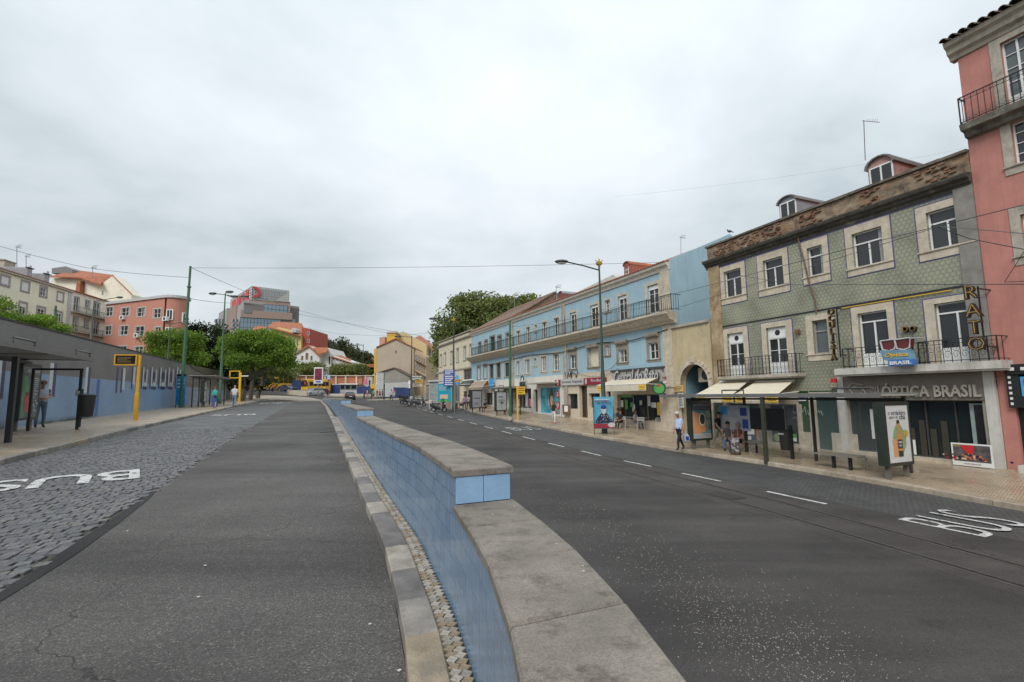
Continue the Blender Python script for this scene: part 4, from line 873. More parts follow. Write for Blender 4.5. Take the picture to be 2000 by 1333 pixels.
# awnings over the coffee shop at the left end
def awning(name, label, F, xl, xr, ytop, xl2, xr2, ybot, yo, mt, fab_h=.22, group=None):
    x0, x1 = F.X(xl, ytop), F.X(xr, ytop); za = F.Z((xl+xr)/2, ytop); a, b = F.X(xl2, ybot, -yo), F.X(xr2, ybot, -yo); zb_ = F.Z((xl2+xr2)/2, ybot, -yo)
    t = thing(name, label, 'awning', F.MW @ Vector((x0, 0, za)), F.root.rotation_euler[2], group); L_ = Vector((x0, 0, za))
    mb = MB(); mb.M = Matrix.Translation(-L_)
    mb.loft([[(x0, -.08, za), (x0, -.08, za+.012), (a, -yo, zb_+.012), (a, -yo, zb_)][:], [(x1, -.08, za), (x1, -.08, za+.012), (b, -yo, zb_+.012), (b, -yo, zb_)]], True); mb.build('canopy', mt, t)
    mb = MB(); mb.M = Matrix.Translation(-L_); mb.tube([(a, -yo, zb_), (b, -yo, zb_)], .035, 6); mb.tube([(a+.1, -yo+.03, zb_), (a+.35, -.1, za-.5)], .02, 5); mb.tube([(b-.1, -yo+.03, zb_), (b-.35, -.1, za-.5)], .02, 5); mb.tube([(x0, -.06, za), (x1, -.06, za)], .07, 8)
    mb.build('arm', M['wht'], t)
    mb = MB(); mb.M = Matrix.Translation(-L_); n = 10
    mb.loft([[(a+(b-a)*i/n, -yo-.02+.012*(i % 2), zb_), (a+(b-a)*i/n, -yo-.02+.02*(i % 2), zb_-fab_h)] for i in range(n+1)], False, closed=False); v = mb.build('valance', mt, t)
    return t, v, L_, (a, b, zb_)
for xl, xr, x2, x3, lab in ((1408, 1465, 1360, 1432, 'cream awning over the coffee shop window, nearer the archway'), (1478, 1553, 1436, 1520, 'cream awning over the coffee shop door, nearer the optician')):
    t, v, L_, (a, b, zb_) = awning('awning', lab, T, xl, xr, 746, x2, x3, 771, 1.9, M['cream'], .42, 'cream awnings of the coffee shop')
    for k, (u0, u1) in enumerate(((0, .28), (.7, 1))):
        mb = MB(); mb.M = Matrix.Translation(-L_); q0, q1 = a+(b-a)*u0+.03, a+(b-a)*u1-.03; mb.box(q0, -1.932, zb_-.38, q1, -1.926, zb_-.06); p_ = mb.build('logo_patch', M['yel2'], v)
        text(v, 'Nicola', ((q0+q1)/2-L_.x, -1.934-L_.y, zb_-.21-L_.z), (q1-q0)*.75, .17, M['brown'], .002, shear=.3, bold=.02)
# projecting neon signs
def letters(F, name, lab, txt, pts, size, y0, fm, em):
    t = thing(name, lab, 'sign', F.MW @ Vector((0, 0, 0)), F.root.rotation_euler[2])
    for ch, (px, py) in zip(txt, pts):
        x, z = F.pix(px, py, y0); sub = text(t, ch, (x, y0+.1, z), None, size, fm, .14, name='letter', bold=.03); text(sub, ch, (x, y0-.046, z), None, size*.86, em, .01, name='neon_outline', bold=-.03)
    return t
neon = mat('neon_amber', (.50, .27, .04), .4)
letters(T, 'neon_sign', 'vertical row of black and amber letters reading OCULISTA', 'OCULISTA', [(1622+i*.9, 610+i*12.7) for i in range(8)], .27, -.55, M['black'], neon)
letters(T, 'neon_sign', 'two black and amber letters reading DO above the balcony', 'DO', [(1769, 644), (1783, 643)], .21, -.1, M['black'], neon)
letters(T, 'neon_sign', 'large amber letters reading RATO hanging at the pink building corner', 'RATO', [(1897, 571), (1901, 607), (1904, 640), (1908, 672)], .46, -.95, M['black'], neon)
for o in col.objects:
    if o.get('category') == 'sign' and 'OCULISTA' in o['label'] or o.get('category') == 'sign' and 'RATO' in o['label']:
        mb = MB(); x, z = T.pix(1626, 600, -.5) if 'OCUL' in o['label'] else T.pix(1899, 560, -.9); z2 = T.pix(1628, 700, -.5)[1] if 'OCUL' in o['label'] else T.pix(1908, 685, -.9)[1]
        y_ = -.38 if 'OCUL' in o['label'] else -.76; mb.box(x+.05, y_, z2, x+.09, y_+.04, z); mb.box(x+.05, y_, z-.1, x+.09, 0, z-.06); mb.box(x+.05, y_, z2+.1, x+.09, 0, z2+.14); mb.build('bracket', M['black'], o)
# spectacles sign over the blue board
gs = thing('spectacles_sign', 'old red spectacles model on a blue board over the optician balcony', 'sign', T.MW @ Vector((T.X(1755, 700, -1.0), -1.0, T.Z(1755, 700, -1.0))), T.root.rotation_euler[2])
r = T.rect(1722, 1783, 680, 714, -1.0); w_, h = r[2]-r[0], r[3]-r[1]
mb = MB(); mb.prism([(-w_*.55, h*.5), (w_*.42, h*.42), (w_*.5, -h*.12), (-w_*.42, -h*.08)], -.12, .12); bb = mb.build('board', mat('faded_blue', (.14, .27, .38), .5, var=.15), gs); text(bb, 'Óptica', (0, -.125, h*.18), w_*.75, h*.34, M['yellow'], .02, shear=.3, bold=.02)
mb = MB(); mb.box(-w_*.28, -.14, -h*.46, w_*.52, .1, -h*.12); bb = mb.build('board', mat('deep_blue_board', (.05, .16, .42), .5), gs); text(bb, 'BRASIL', (w_*.12, -.145, -h*.29), w_*.68, h*.2, M['wht'], .02, bold=.02)
mb = MB(); 
for cx in (-w_*.27, w_*.2): mb.prism([(cx+w_*.23*a, h*.78+h*.3*b) for a, b in ((-1, .8), (1, .9), (.8, -.7), (0, -1), (-.8, -.7))], -.02, .25)
mb.build('lens', mat('dark_red_lens', (.13, .02, .02), .35), gs)
mb = MB()
for cx in (-w_*.27, w_*.2): mb.tube([(cx+w_*.25*a, -.05, h*.78+h*.34*b) for a, b in ((-1, .8), (1, .9), (.8, -.7), (0, -1), (-.8, -.7), (-1, .8))], .03, 5)
mb.tube([(-w_*.5, -.05, h*1.02), (-w_*.2, .5, h*1.15)], .02, 4); mb.tube([(w_*.43, -.05, h*1.05), (w_*.5, .6, h*1.1)], .02, 4); mb.build('spectacle_frame', M['lgrey'], gs)
mb = MB(); mb.tube([(0, .1, 0), (0, .95, .1)], .03, 5); mb.tube([(0, .1, h*.7), (0, .95, h*.7)], .03, 5); mb.build('bracket', M['black'], gs)

# ================================================================ PINK BUILDING (right edge)
P = Fac('pink_building', 'tall salmon pink building with balcony and tiled eave at the right edge', (16.2, 15.8), R(-22.9), .25)
PX0 = TX1+.012; PX1 = PX0+13; Ze = P.Z(1877, 112)
pinkr = mat('salmon_render', (.47, .20, .165), .8, var=.1, scale=1.2, bump=.12, c2=(.40, .19, .16), thr=.58, dirt=(.33, .145, .12))
Zb = P.Z(1990, 215, 0); r = P.rect(1952, 2007, 78, 170); r = (P.X(1957, 120), Zb+.1, P.X(2019, 120), P.Z(1975, 75)); window(P, r, (.28, 0, .28, .32), sm=stone2, cols=2, rows=4, door=.2, name='balcony_door')
W2 = (P.X(1978, 280), P.Z(1985, 322), P.X(2032, 280), P.Z(1985, 238)); window(P, W2, (.26, .3, .26, .3), sm=stone2, cols=2, rows=4)
W3 = (P.X(1995, 440), P.Z(1995, 500), P.X(2050, 440), P.Z(1995, 420)); window(P, W3, (.26, .3, .26, .3), sm=stone2, cols=2, rows=3)
for k in (1, 2):
    for q in (r, W2, W3):
        d = k*3.3
        if q[2]+d < PX1: window(P, (q[0]+d, q[1], q[2]+d, q[3]), (.26, 0 if q is r else .3, .26, .3), sm=stone2, cols=2, rows=3)
sd_ = P.rect(1992, 2060, 860, 920); sd_ = (P.X(1990, 850), .1, P.X(1990, 850)+2.2, P.Z(1990, 720)); P.holes.append(sd_); P.box('shop_door', (sd_[0]+.01, sd_[1], sd_[2]-.01, sd_[3]), .14, .18, M['black'])
mb = MB(); holed(mb, PX0, PX1, -.6, Ze, P.holes); P.part('pink_facade', mb, pinkr); facade_body(P, PX0, PX1, -.6, Ze, 12, pinkr)
mb = MB(); mb.prismx([(.2, Ze-.02), (-.06, Ze-.02), (-.1, Ze+.1), (-.22, Ze+.18), (-.26, Ze+.34), (-.38, Ze+.42), (-.42, Ze+.56), (.2, Ze+.56)], PX0-.2, PX1); P.part('eave_moulding', mb, stone2)
ot = mat('weathered_roof_tile', (.10, .075, .055), .9, var=.4, scale=6, bump=.5, c2=(.20, .12, .08), thr=.6)
mb = MB(); mb.prismx([(-.45, Ze+.56), (6, Ze+2.6), (12, Ze+.56)], PX0-.2, PX1); P.part('roof', mb, ot)
x = PX0-.12
while x < PX1:
    mb = MB(); barrel(mb, x, -.58, Ze+.57, 1.2, Ze+1.16, .115); P.part('roof_tile', mb, ot); x += .27
x0b, x1b = PX0+.02, PX1-.5; mb = MB(); mb.prismx([(0, Zb-.35), (-.2, Zb-.32), (-.25, Zb-.16), (-.45, Zb-.12), (-.5, Zb+.08), (0, Zb+.08)], x0b, x1b); P.part('balcony_slab', mb, mat('stained_slab', (.16, .15, .12), .9, var=.4, scale=3, c2=(.3, .28, .24), thr=.55)); railing(P, x0b+.04, x1b-.05, Zb+.08, .98, -.45, M['black'], sp=.17)
# film-strip sign of the shop
fs = MB(); zz1 = P.Z(1990, 712, -.15); fx = P.X(1962, 716, -.15); fs.box(fx, -.2, zz1-.32, fx+4, -.02, zz1); a, b = P.X(1965, 800, -.1), P.X(1965, 800, -.1)+.5
z2 = P.Z(1985, 797, -.1); fs.box(a+.1, -.14, z2, a+.42, -.02, zz1-.33); fs.box(a+.42, -.14, z2, a+1.6, -.02, z2+.35); st_ = P.part('film_strip_sign', fs, M['black'])
mb = MB()
for i in range(12): mb.box(fx+.12+i*.27, -.206, zz1-.2, fx+.24+i*.27, -.201, zz1-.1)
for i in range(8): mb.box(a+.15, -.146, z2+.08+i*.17, a+.22, -.141, z2+.16+i*.17)
mb.build('sprocket_mark', M['wht'], st_)
mb = MB(); mb.box(a+.44, -.13, z2+.36, a+1.3, -.1, zz1-.4); pz = mb.build('poster', M['skyblue'], st_)
mb = MB(); mb.disc((a+.85, z2+1.05), .22, .25, -.135, -.131); mb.box(a+.5, -.135, z2+.5, a+1.2, -.131, z2+.62); mb.build('poster_figure', M['yellow'], pz); mb = MB(); mb.box(a+.5, -.135, z2+.7, a+.7, -.131, z2+.9); mb.build('poster_figure', M['red'], pz)
mb = MB(); mb.box(P.X(1996, 900, -.2), -.5, -.5, P.X(1996, 900, -.2)+.8, -.1, .35); P.part('doorstep', mb, wp)
# ================================================================ BLUE BUILDING
B = Fac('blue_building', 'long pale blue building with iron balcony and ground floor cafe', (9.95, 30.5), R(-24.2), .3)
def Bg(x): p = B.MW @ Vector((x, -.3, 0)); s, t = tost(p); return ZR(max(-8, min(s, 70)))+.18-.3
bluer = mat('pale_blue_render', (.33, .475, .55), .8, var=.06, scale=.8, bump=.08, c2=(.35, .48, .55), thr=.62, dirt=(.25, .375, .44))
BX1 = B.X(1313, 650); BX0 = B.X(921, 715); zE = B.Z(1309, 518.7); zS = B.Z(1310, 615)+.1; zSb = B.Z(1300, 634.8); zband = B.Z(1200, 724.3)
sbl = dict(fm=M['wht'], sm=stone)
fl_t = lambda: None
def bw(xl, xr, yt, yb, sur, **kw):
    if 'gm' not in kw and WR.random() < .3: kw['gm'] = M['curtain']
    r = B.rect(xl, xr, yt, yb)
    return window(B, r, sur, **kw)
S1 = (.14, 0, .14, .16)
for xl, xr, yt, sur, kw in [(1265, 1286.5, 557, (.28, 0, .16, .2), dict(blind=.13)), (1207.3, 1224.4, 578, (.14, 0, .2, .16), dict(blind=.1)), (1153, 1168.6, 596, (.1, 0, .2, .16), dict(blind=.1)), (1113.4, 1126, 611, (.2, 0, .1, .16), dict(blind=.08)),
                       (1082, 1092, 621.8, S1, {}), (1059, 1068, 630, S1, {}), (1028, 1035.5, 639.8, S1, {}), (1009, 1016.5, 647, S1, {})]:
    r = B.rect(xl, xr, yt, yt+30); window(B, (r[0], zS+.08, r[2], r[3]), sur, cols=2, rows=3, door=.12, name='balcony_door', **sbl, **kw)
for xl, xr, yt, m_ in [(989, 994.6, 653, M['cream']), (972.5, 979, 657.8, M['curtain']), (957.5, 966, 659, M['dgreen']), (947, 952, 666.8, M['cream']), (934.7, 939.5, 670.8, M['curtain'])]:
    r = B.rect(xl, xr, yt, yt+20); window(B, (r[0], zS+.08, r[2], r[3]), (.2, 0, .2, .2), cols=2, rows=1, name='balcony_door', sm=brownst, fm=M['dgreen'] if m_ is M['dgreen'] else M['brown'], gm=m_)
bw(1182, 1192, 587, 610.5, (.12,)*4, cols=2, rows=3, **sbl); bw(1044.8, 1049, 635.5, 649.5, (.12,)*4, cols=1, rows=2, **sbl)
for q in [(1267.6, 1286, 670, 702.3), (1208, 1224.4, 683.4, 708.6), (1113.4, 1125, 694, 721)]:
    r = B.rect(*q); window(B, r, (.22, .18, .22, .5), cols=2, rows=2, sm=mat('brownish_stone', (.30, .25, .19), .75, var=.2, scale=3, dirt=(.2, .17, .13)), fm=M['wht'])
    mb = MB(); mb.lathe([(.0, -.75), (.15, -.75), (.15, .75), (.0, .75)], (0, 0, 0), 8); mb.v = [(v[2]*(r[2]-r[0]+.3)/1.5+(r[0]+r[2])/2, -.1+v[0], r[3]+.52+v[1]) for v in mb.v]; B.part('shutter_box', mb, mat('worn_box', (.28, .24, .19), .7, var=.2))
    mb = MB(); mb.box(r[0], .02, r[3]+.01, r[2], .1, r[3]+.42); B.part('lowered_shutter', mb, M['cream'])
bw(1149.7, 1169.5, 678, 717.6, (.2, .18, .2, .25), cols=1, sm=mat('brownish_stone', (.3,)*3), gm=M['cream'], fm=mat('beige_frame', (.45, .37, .27), .7), boxed=mat('worn_box', (.28,)*3))
bw(1183, 1190.6, 675.3, 695, (.18, .15, .18, .2), cols=2, rows=3, sm=mat('brownish_stone', (.3,)*3), fm=M['wht'])
for i, q in enumerate([(1080.5, 1091.8, 692, 724.5), (1057, 1067, 696.8, 726.8), (1025.8, 1034.8, 702.8, 730.5), (1008.5, 1015, 706.5, 732.8)]): bw(*q, (.2, .2, .2, .22), cols=2 if i < 2 else 1, rows=3 if i < 2 else 1, gm=M['pane2'] if i < 2 else M['curtain'], **sbl)
bw(1043, 1047.5, 700.5, 714.8, (.2, .2, .2, .22), cols=1, rows=2, **sbl)
dkw = mat('dark_shutter', (.06, .055, .05), .6, var=.2)
for i, q in enumerate([(986, 994.6, 709.5, 736.5), (969.5, 978, 711, 738), (956, 964, 713, 739.5)]): bw(*q, (.16, .14, .16, .2), cols=1, sm=stone2, fm=M['dgrey'], gm=dkw)
for q in [(945.5, 950.8, 715.5, 740), (932.7, 938, 717.8, 742)]: bw(*q, (.22, .1, .22, .3), cols=2, rows=2, sm=brownst, fm=M['wht'])
# ground floor
whr = mat('white_render', (.66, .63, .57), .75, var=.08, scale=1, dirt=(.56, .52, .45)); tiler = mat('cream_tiles', (.60, .51, .39), .5, var=.12, scale=4)
def gopen(xl, xr, yt, yb, **kw):
    r = B.rect(xl, xr, yt, yb); r = (r[0], max(r[1], Bg(r[0])+.02), r[2], r[3]); return window(B, r, None, **kw), r
gr_ = dict(gm=M['shop'], fm=M['grey'], dep=.3)
_, rc = gopen(1206, 1289, 771, 822, cols=3, name='shopfront', **{**gr_, 'fm': mat('tan_frame', (.35, .26, .18), .6)})
_, rd = gopen(1183, 1193.5, 762, 815, cols=1, name='shop_door', **gr_); _, r1 = gopen(1150, 1172, 769, 798, cols=1, name='shop_window', **gr_); _, r2_ = gopen(1132, 1147, 754, 817, cols=2, name='shop_door', gm=M['shop'], fm=M['brown'], dep=.3); _, r3 = gopen(1109, 1128, 770, 800, cols=1, name='shop_window', **gr_)
wd1, rp1 = gopen(1056, 1094, 758, 808, cols=3, name='shopfront', gm=mat('aqua_print', (.10, .42, .48), .4, var=.4, scale=1.2), fm=M['skyblue'], dep=.1)
_, rp2 = gopen(1042, 1050, 762, 806, cols=1, name='shop_door', **gr_); _, rp3 = gopen(1005, 1037.5, 760, 799, cols=3, name='shop_window', **{**gr_, 'fm': M['lgrey']})
_, rp4 = gopen(948, 962, 768, 792, cols=2, name='shop_window', **gr_); _, rp5 = gopen(967, 979, 768, 800, cols=1, name='shop_door', **gr_); gopen(930, 940, 765, 792, cols=1, name='shop_door', **gr_)
mb = MB(); holed(mb, BX0, BX1-.9, zband, zE, B.holes, dep=.2); B.part('blue_facade', mb, bluer)
xm = B.X(1100, 760)
mb = MB(); holed(mb, BX0, xm, -.8, zband-.0, B.holes, dep=.3); B.part('white_ground_floor', mb, whr)
mb = MB(); holed(mb, xm, BX1-.9, -.8, zband, B.holes, dep=.3); B.part('tiled_ground_floor', mb, tiler)
facade_body(B, BX0+.02, BX1-.02, -.8, zE, 11, bluer)
# the gable end wall beyond the low arch house
perp = B.MW.to_3x3() @ Vector((0, 1, 0))
def endz(px, py):                                   # pixel -> (depth along end wall, z) on plane x=BX1
    o = B.MI @ CAM; d = B.MI.to_3x3() @ ray(px, py); k = (BX1-o.x)/d.x; q = o+d*k; return q.y, q.z
ya, za = endz(1425, 458)
ya = min(max(ya, 4), 16)
mb = MB(); mb.prismx([(0, zSb-.3), (0, zE+.35), (ya, za), (ya*2, zE+.3), (ya*2, -.8), (.6, -.8), (.6, zSb-.3)], BX1-.25, BX1+.01); B.part('gable_wall', mb, bluer)
mb = MB(); mb.prismx([(-.3, zE+.32), (ya, za-.12), (2*ya, zE+.3), (-.3, zE+.2)], B.X(1001, 640)+.0, BX1-.26); B.part('roof', mb, mat('light_roof', (.36, .34, .30), .8, var=.2, scale=2, bump=.3))
xr_ = B.X(1001, 640); yl = 5.5; zl2 = zE+.3+yl*.60
mb = MB(); mb.prismx([(-.3, zE+.32), (yl, zl2), (11, zE+.3), (-.3, zE+.2)], BX0-.1, xr_-.01); ro = B.part('roof', mb, oldterr)
# eave gutter, moulding, rows of tile ends
mb = MB(); mb.prismx([(.0, zE-.25), (-.08, zE-.25), (-.14, zE-.05), (-.3, zE+.05), (-.34, zE+.2), (0, zE+.2)], BX0, BX1+.05); B.part('eave_moulding', mb, mat('cream_moulding', (.64, .59, .50), .7, var=.1, dirt=(.48, .43, .35)))
mb = MB(); x = BX0
while x < BX1: barrel(mb, x+.1, -.42, zE+.21, .35, zE+.44, .085, 4); x += .2
B.part('roof_tile_ends', mb, terr, kind='stuff')
mb = MB(); x = BX0
while x < xr_: barrel(mb, x+.1, .3, zE+.46, yl, zl2+.05, .09, 3); x += .22
mb.build('roof_tiles', oldterr, ro, kind='stuff')
# pilasters and balcony
mb = MB(); prf = [(0, zSb-.05), (-.2, zSb), (-.25, zSb+.12), (-.5, zSb+.2), (-.8, zS-.16), (-.85, zS-.14), (-.85, zS), (0, zS)]; mb.prismx(prf, BX0-.05, BX1+.45); B.part('balcony_slab', mb, stone)
for a, b_ in ((1295, 1313), (1213-110.5, 1104.8), (1001, 1003.5)):
    xa, xb = B.X(a, 650), B.X(b_, 650)
    if xb-xa < .4: xa = xb-.45
    for k, (z0_, z1_) in enumerate(((-.8, zSb-.06), (zS+.0, zE-.26))):
        mb = MB(); n = int((z1_-z0_)/.62)
        for i in range(n): mb.box(xa, -.07-.004*(i % 2), z0_+(z1_-z0_)*i/n+.006, xb, .2, z0_+(z1_-z0_)*(i+1)/n)
        B.part('pilaster', mb, stone if a > 1200 else stone2)
zr_ = B.Z(1250, 592, -.8)-zS
segs = [(921, 1002), (1003, 1103), (1104, 1165), (1165.5, 1214), (1215, 1264), (1265, 1313)]
for a, b_ in segs: railing(B, B.X(a, 660, -.8)+.02, B.X(b_, 640, -.8)-.02, zS, 1.0, -.78, mat('black_green_iron', (.02, .035, .035), .5), sp=.16, ends=(b_ == 1313))
for px in (1103.5, 1264.5, 1214.5, 1165): 
    x = B.X(px, 640, -.78); mb = MB(); mb.box(x-.02, -.80, zS-.1, x+.02, -.76, zS+1.6 if px < 1104 else zS+1.05); B.part('balcony_post', mb, M['black'])
# gutters' down pipes & cables on the facade
for px, z0_, z1_ in ((1100, zSb, zE), (1107, -.2, zSb), (1002, 1.5, zE)):
    x = B.X(px, 660); mb = MB(); mb.tube([(x, -.12, max(z0_, Bg(x))), (x, -.12, z1_)], .05, 6); B.part('down_pipe', mb, stone2)
cbl = [(BX1-.3, zSb-.35)]+[(B.X(px, 690), zSb-.55+.12*math.sin(px)) for px in range(1290, 930, -12)]
mb = MB(); mb.tube([(a, -.1, b) for a, b in cbl], .035, 4); B.part('facade_cable', mb, M['black'])
for px0, px1, z_, dr in ((1128, 1210, zband+.1, .5), (1150, 1216, zband+.9, .9)):
    a, b_ = B.X(px0, 720), B.X(px1, 720); mb = MB(); mb.tube([(a+(b_-a)*i/10, -.09, z_-dr*math.sin(math.pi*i/10)) for i in range(11)], .014, 4); B.part('facade_cable', mb, M['dgrey'])
# roof dormers, chimneys and aerials
def bdorm(xl, xr, yt, yb, mt_, rl, yo=.8, gl=True):
    x0, x1 = B.X(xl, yb, yo), B.X(xr, yb, yo); zt, z0 = B.Z((xl+xr)/2, yt, yo), zE+.3; w_ = x1-x0; arc = [(x0+w_/2+w_/2*math.cos(a), zt-.3+.3*math.sin(a)) for a in np.linspace(0, math.pi, 7)]
    mb = MB(); mb.prism([(x0, z0), (x1, z0)]+arc, yo, yo+2.6); d = B.part('dormer', mb, mt_); mb = MB(); mb.prism([(p[0]*1.0+(p[0]-x0-w_/2)*.12, p[1]+.05) for p in arc]+[(p[0], p[1]-.0) for p in arc[::-1]], yo-.1, yo+2.6); mb.build('dormer_roof', rl, d)
    if gl: mb = MB(); mb.box(x0+w_*.22, yo-.03, z0+.15, x1-w_*.22, yo-.004, zt-.4); f = mb.build('dormer_window', M['wht'], d); mb = MB(); [mb.box(x0+w_*(.27+.24*i), yo-.035, z0+.2+.3*j, x0+w_*(.47+.24*i), yo-.031, z0+.45+.3*j) for i in range(2) for j in range(3)]; mb.build('pane', M['pane'], f)
bdorm(1219, 1231, 512, 536, mat('brick_red_render', (.34, .09, .06), .7, var=.15), terr); bdorm(1091.5, 1100, 570, 588, mat('dark_red_dormer', (.20, .06, .05), .7), zinc, gl=False)
for px0, px1, yt, yo in ((1003, 1030, 609, 2.6),):
    x0, x1 = B.X(px0, yt+5, yo), B.X(px1, yt+5, yo); mb = MB(); mb.box(x0, yo, zE, x1, yo+3, B.Z(1015, yt, yo)); B.part('roof_box', mb, mat('ribbed_sheet', (.42, .38, .34), .7, var=.15))
mb = MB(); x0, x1 = B.X(1120, 570, 4), B.X(1205, 540, 4); mb.prism([(x0, zE), (x0, B.Z(1120, 575, 4)), (B.X(1198, 545, 4), B.Z(1198, 537, 4)), (x1, B.Z(1206, 543, 4)), (x1, zE)], 4, 9); B.part('rear_roof', mb, mat('white_roof', (.50, .48, .44), .8, var=.15))
# cafe
r = (B.X(1198, 735), B.Z(1290, 743), B.X(1301, 730), zband-.02); B.box('fascia', (r[0], r[1]-.1, r[2], r[3]-.12), -.12, -.004, mat('stone_fascia', (.40, .37, .33), .6)); B.box('fascia_ledge', (r[0]-.1, zband-.13, r[2], zband), -.2, -.004, M['dgrey'])
a, b_ = B.X(1202, 735, -.2), B.X(1288, 735, -.2); sl = mat('silver_letters', (.55, .55, .56), .35, .3)
text(B.root, 'Central do Rato', ((a+b_)/2, -.2, (r[1]+r[3])/2-.08), b_-a, .93, M['dgrey'], .08, shear=.35, bold=.015); text(B.root, 'Central do Rato', ((a+b_)/2, -.31, (r[1]+r[3])/2-.08), b_-a, .92, sl, .03, shear=.35, bold=.01)
t, v, L_, (a, b_, z_) = awning('awning', 'long cream awning over the cafe tables below its silver name', B, 1197, 1288, 741, 1166, 1262, 752, 2.2, M['cream'], .42)
for k in (.01, .87):
    mb = MB(); mb.M = Matrix.Translation(-L_); q0, q1 = a+(b_-a)*k, a+(b_-a)*(k+.12); mb.box(q0, -2.232, z_-.36, q1, -2.226, z_-.03); p_ = mb.build('logo_patch', M['yel2'], v); text(v, 'Nicola', ((q0+q1)/2-L_.x, -2.234-L_.y, z_-.19-L_.z), (q1-q0)*.7, .13, M['brown'], .002, shear=.3)
mb = MB(); rr = random.Random(5)
for q in [(1211, 1217, 783, 796, 'wht'), (1221, 1226, 782, 800, 'green'), (1235, 1240, 791, 805, 'wht'), (1249, 1254, 783, 792, 'lgrey'), (1264, 1270, 774, 794, 'wht'), (1272, 1281, 787, 797, 'wht'), (1283, 1289, 787, 812, 'yellow'), (1209, 1235, 772, 777, 'green'), (1231, 1236, 787, 796, 'green')]:
    k = B.rect(*q[:4], .25); B.box('window_notice', (k[0], k[1], k[2], k[3]), .255, .27, M[q[4]])
mb = MB(); c = B.pix(1287, 759, -1.0); mb.M = Matrix.Translation((c[0], -1.0, c[1])); mb.disc((0, 0), .36, .4, -.1, .1); 
sg = thing('round_sign', 'round green illuminated cafe sign projecting from the stone pillar', 'sign', B.MW @ Vector((c[0], -1.0, c[1])), face_to(B.MW @ Vector((c[0], -1, c[1]))))
mb = MB(); mb.disc((0, 0), .42, .42, -.1, .1, 20); mb.build('disc', M['dgreen'], sg); mb = MB(); mb.disc((0, -.02), .32, .3, -.108, -.102, 20); mb.build('face', M['green'], sg); mb = MB(); mb.disc((-.02, .16), .12, .09, -.116, -.11); mb.build('emblem', M['red'], sg); mb = MB(); mb.box(.3, -.03, -.03, .9, .03, .03); mb.build('bracket', M['black'], sg)
for q, m1, tx in [((1294, 1301, 737, 741), 'red', ''), ((1295, 1301, 745, 750), 'wht', ''), ((1293, 1300, 721, 729), 'lgrey', ''), ((1295, 1300, 769, 775), 'blue', '')]:
    k = B.rect(*q, -.1); B.box('wall_plate', k, -.12, -.09, M[m1])
# Rodas and neighbouring shop boards
k = B.rect(1140, 1173, 739, 752, -.15); k = (k[0], k[1], k[2]+.6, k[3]); o = B.box('shop_board', k, -.16, -.01, M['dred'], label='dark red shop board with white lettering'); text(o, 'Rodas', ((k[0]+k[2])/2+.3, -.161, k[1]+(k[3]-k[1])*.62), (k[2]-k[0])*.5, (k[3]-k[1])*.42, M['lgrey'], .006, bold=.02)
mb = MB(); mb.disc((k[0]+.35, (k[1]+k[3])/2), .16, .22, -.168, -.162); mb.build('emblem', M['lgrey'], o)
k = B.rect(1095, 1139.5, 741, 753, -.15); o = B.box('shop_board', k, -.16, -.01, M['lgrey'], label='pale grey shop board with dark lettering'); text(o, 'Ourivesaria  Antiguidade', ((k[0]+k[2])/2, -.161, (k[1]+k[3])/2), (k[2]-k[0])*.9, (k[3]-k[1])*.55, M['dgrey'], .006, bold=.01)
k = B.rect(1084, 1093.5, 743, 754, -.15); o = B.box('shop_board', k, -.16, -.01, M['dred'], label='small dark red board with a pale emblem'); mb = MB(); mb.disc(((k[0]+k[2])/2, (k[1]+k[3])/2), .2, .22, -.168, -.162); mb.build('emblem', M['wht'], o)
mb = MB(); k = B.rect(1103, 1128, 728, 738, -.1); scribble(mb, k[0], (k[1]+k[3])/2, k[2]-k[0], .7, -.1, 10, .035, 8); B.part('iron_lettering', mb, M['black'])
# pharmacy-like aqua shopfront print, canopies
mb = MB(); x0, x1 = rp1[0]+(rp1[2]-rp1[0])*.42, rp1[0]+(rp1[2]-rp1[0])*.66; zc_ = (rp1[1]+rp1[3])/2; c = ((x0+x1)/2, zc_+.1); mb.disc(c, (x1-x0)/2, .95, .055, .06); pr = mb.build('print_hair', M['brown'], wd1); mb = MB(); mb.disc((c[0]+.05, c[1]-.1), .28, .45, .049, .054); mb.build('print_face', M['sand'], wd1)
for dz in (.55, -.45):
    mb = MB(); mb.disc((rp1[2]-.5, zc_+dz), .26, .36, .05, .058); q = mb.build('red_badge', M['red'], wd1); 
    mb = MB(); textlines(mb, rp1[2]-.66, rp1[2]-.34, zc_+dz+.2, zc_+dz-.2, 3, .049, 4); mb.build('print', M['wht'], q)
mb = MB(); textlines(mb, rp1[0]+1.0, rp1[0]+1.9, zc_+.1, zc_-.5, 4, .099, 7); mb.build('print', M['wht'], wd1)
for px0, px1, py in ((1031, 1074, 749.5), (968, 1003, 757)):
    x0, x1 = B.X(px0, py, -1), B.X(px1, py, -1); z_ = B.Z((px0+px1)/2, py, -1); mb = MB(); mb.box(x0, -1.3, z_-.05, x1, -.001, z_+.07); B.part('canopy_slab', mb, stone2)
k = B.rect(1017, 1027, 734, 756, -.4); sg = thing('pharmacy_cross_sign', 'small dark green arched sign above the yellow bus stop flag', 'sign', B.MW @ Vector(((k[0]+k[2])/2, -.5, k[1])), B.root.rotation_euler[2]); h = k[3]-k[1]; mb = MB(); mb.lathe([(.3, 0), (.34, .3), (.3, .5)], (0, 0, 0), 8); mb.build('base', M['dgreen'], sg); mb = MB(); pts = [(.32*math.cos(a), 0, h*.55+h*.42*math.sin(a)) for a in np.linspace(0, math.pi, 9)]; mb.tube(pts, .07, 6); mb.build('arch', M['dgreen'], sg); mb = MB(); mb.disc((0, h*.55), .14, .2, -.05, .05); mb.build('figure', M['wht'], sg)
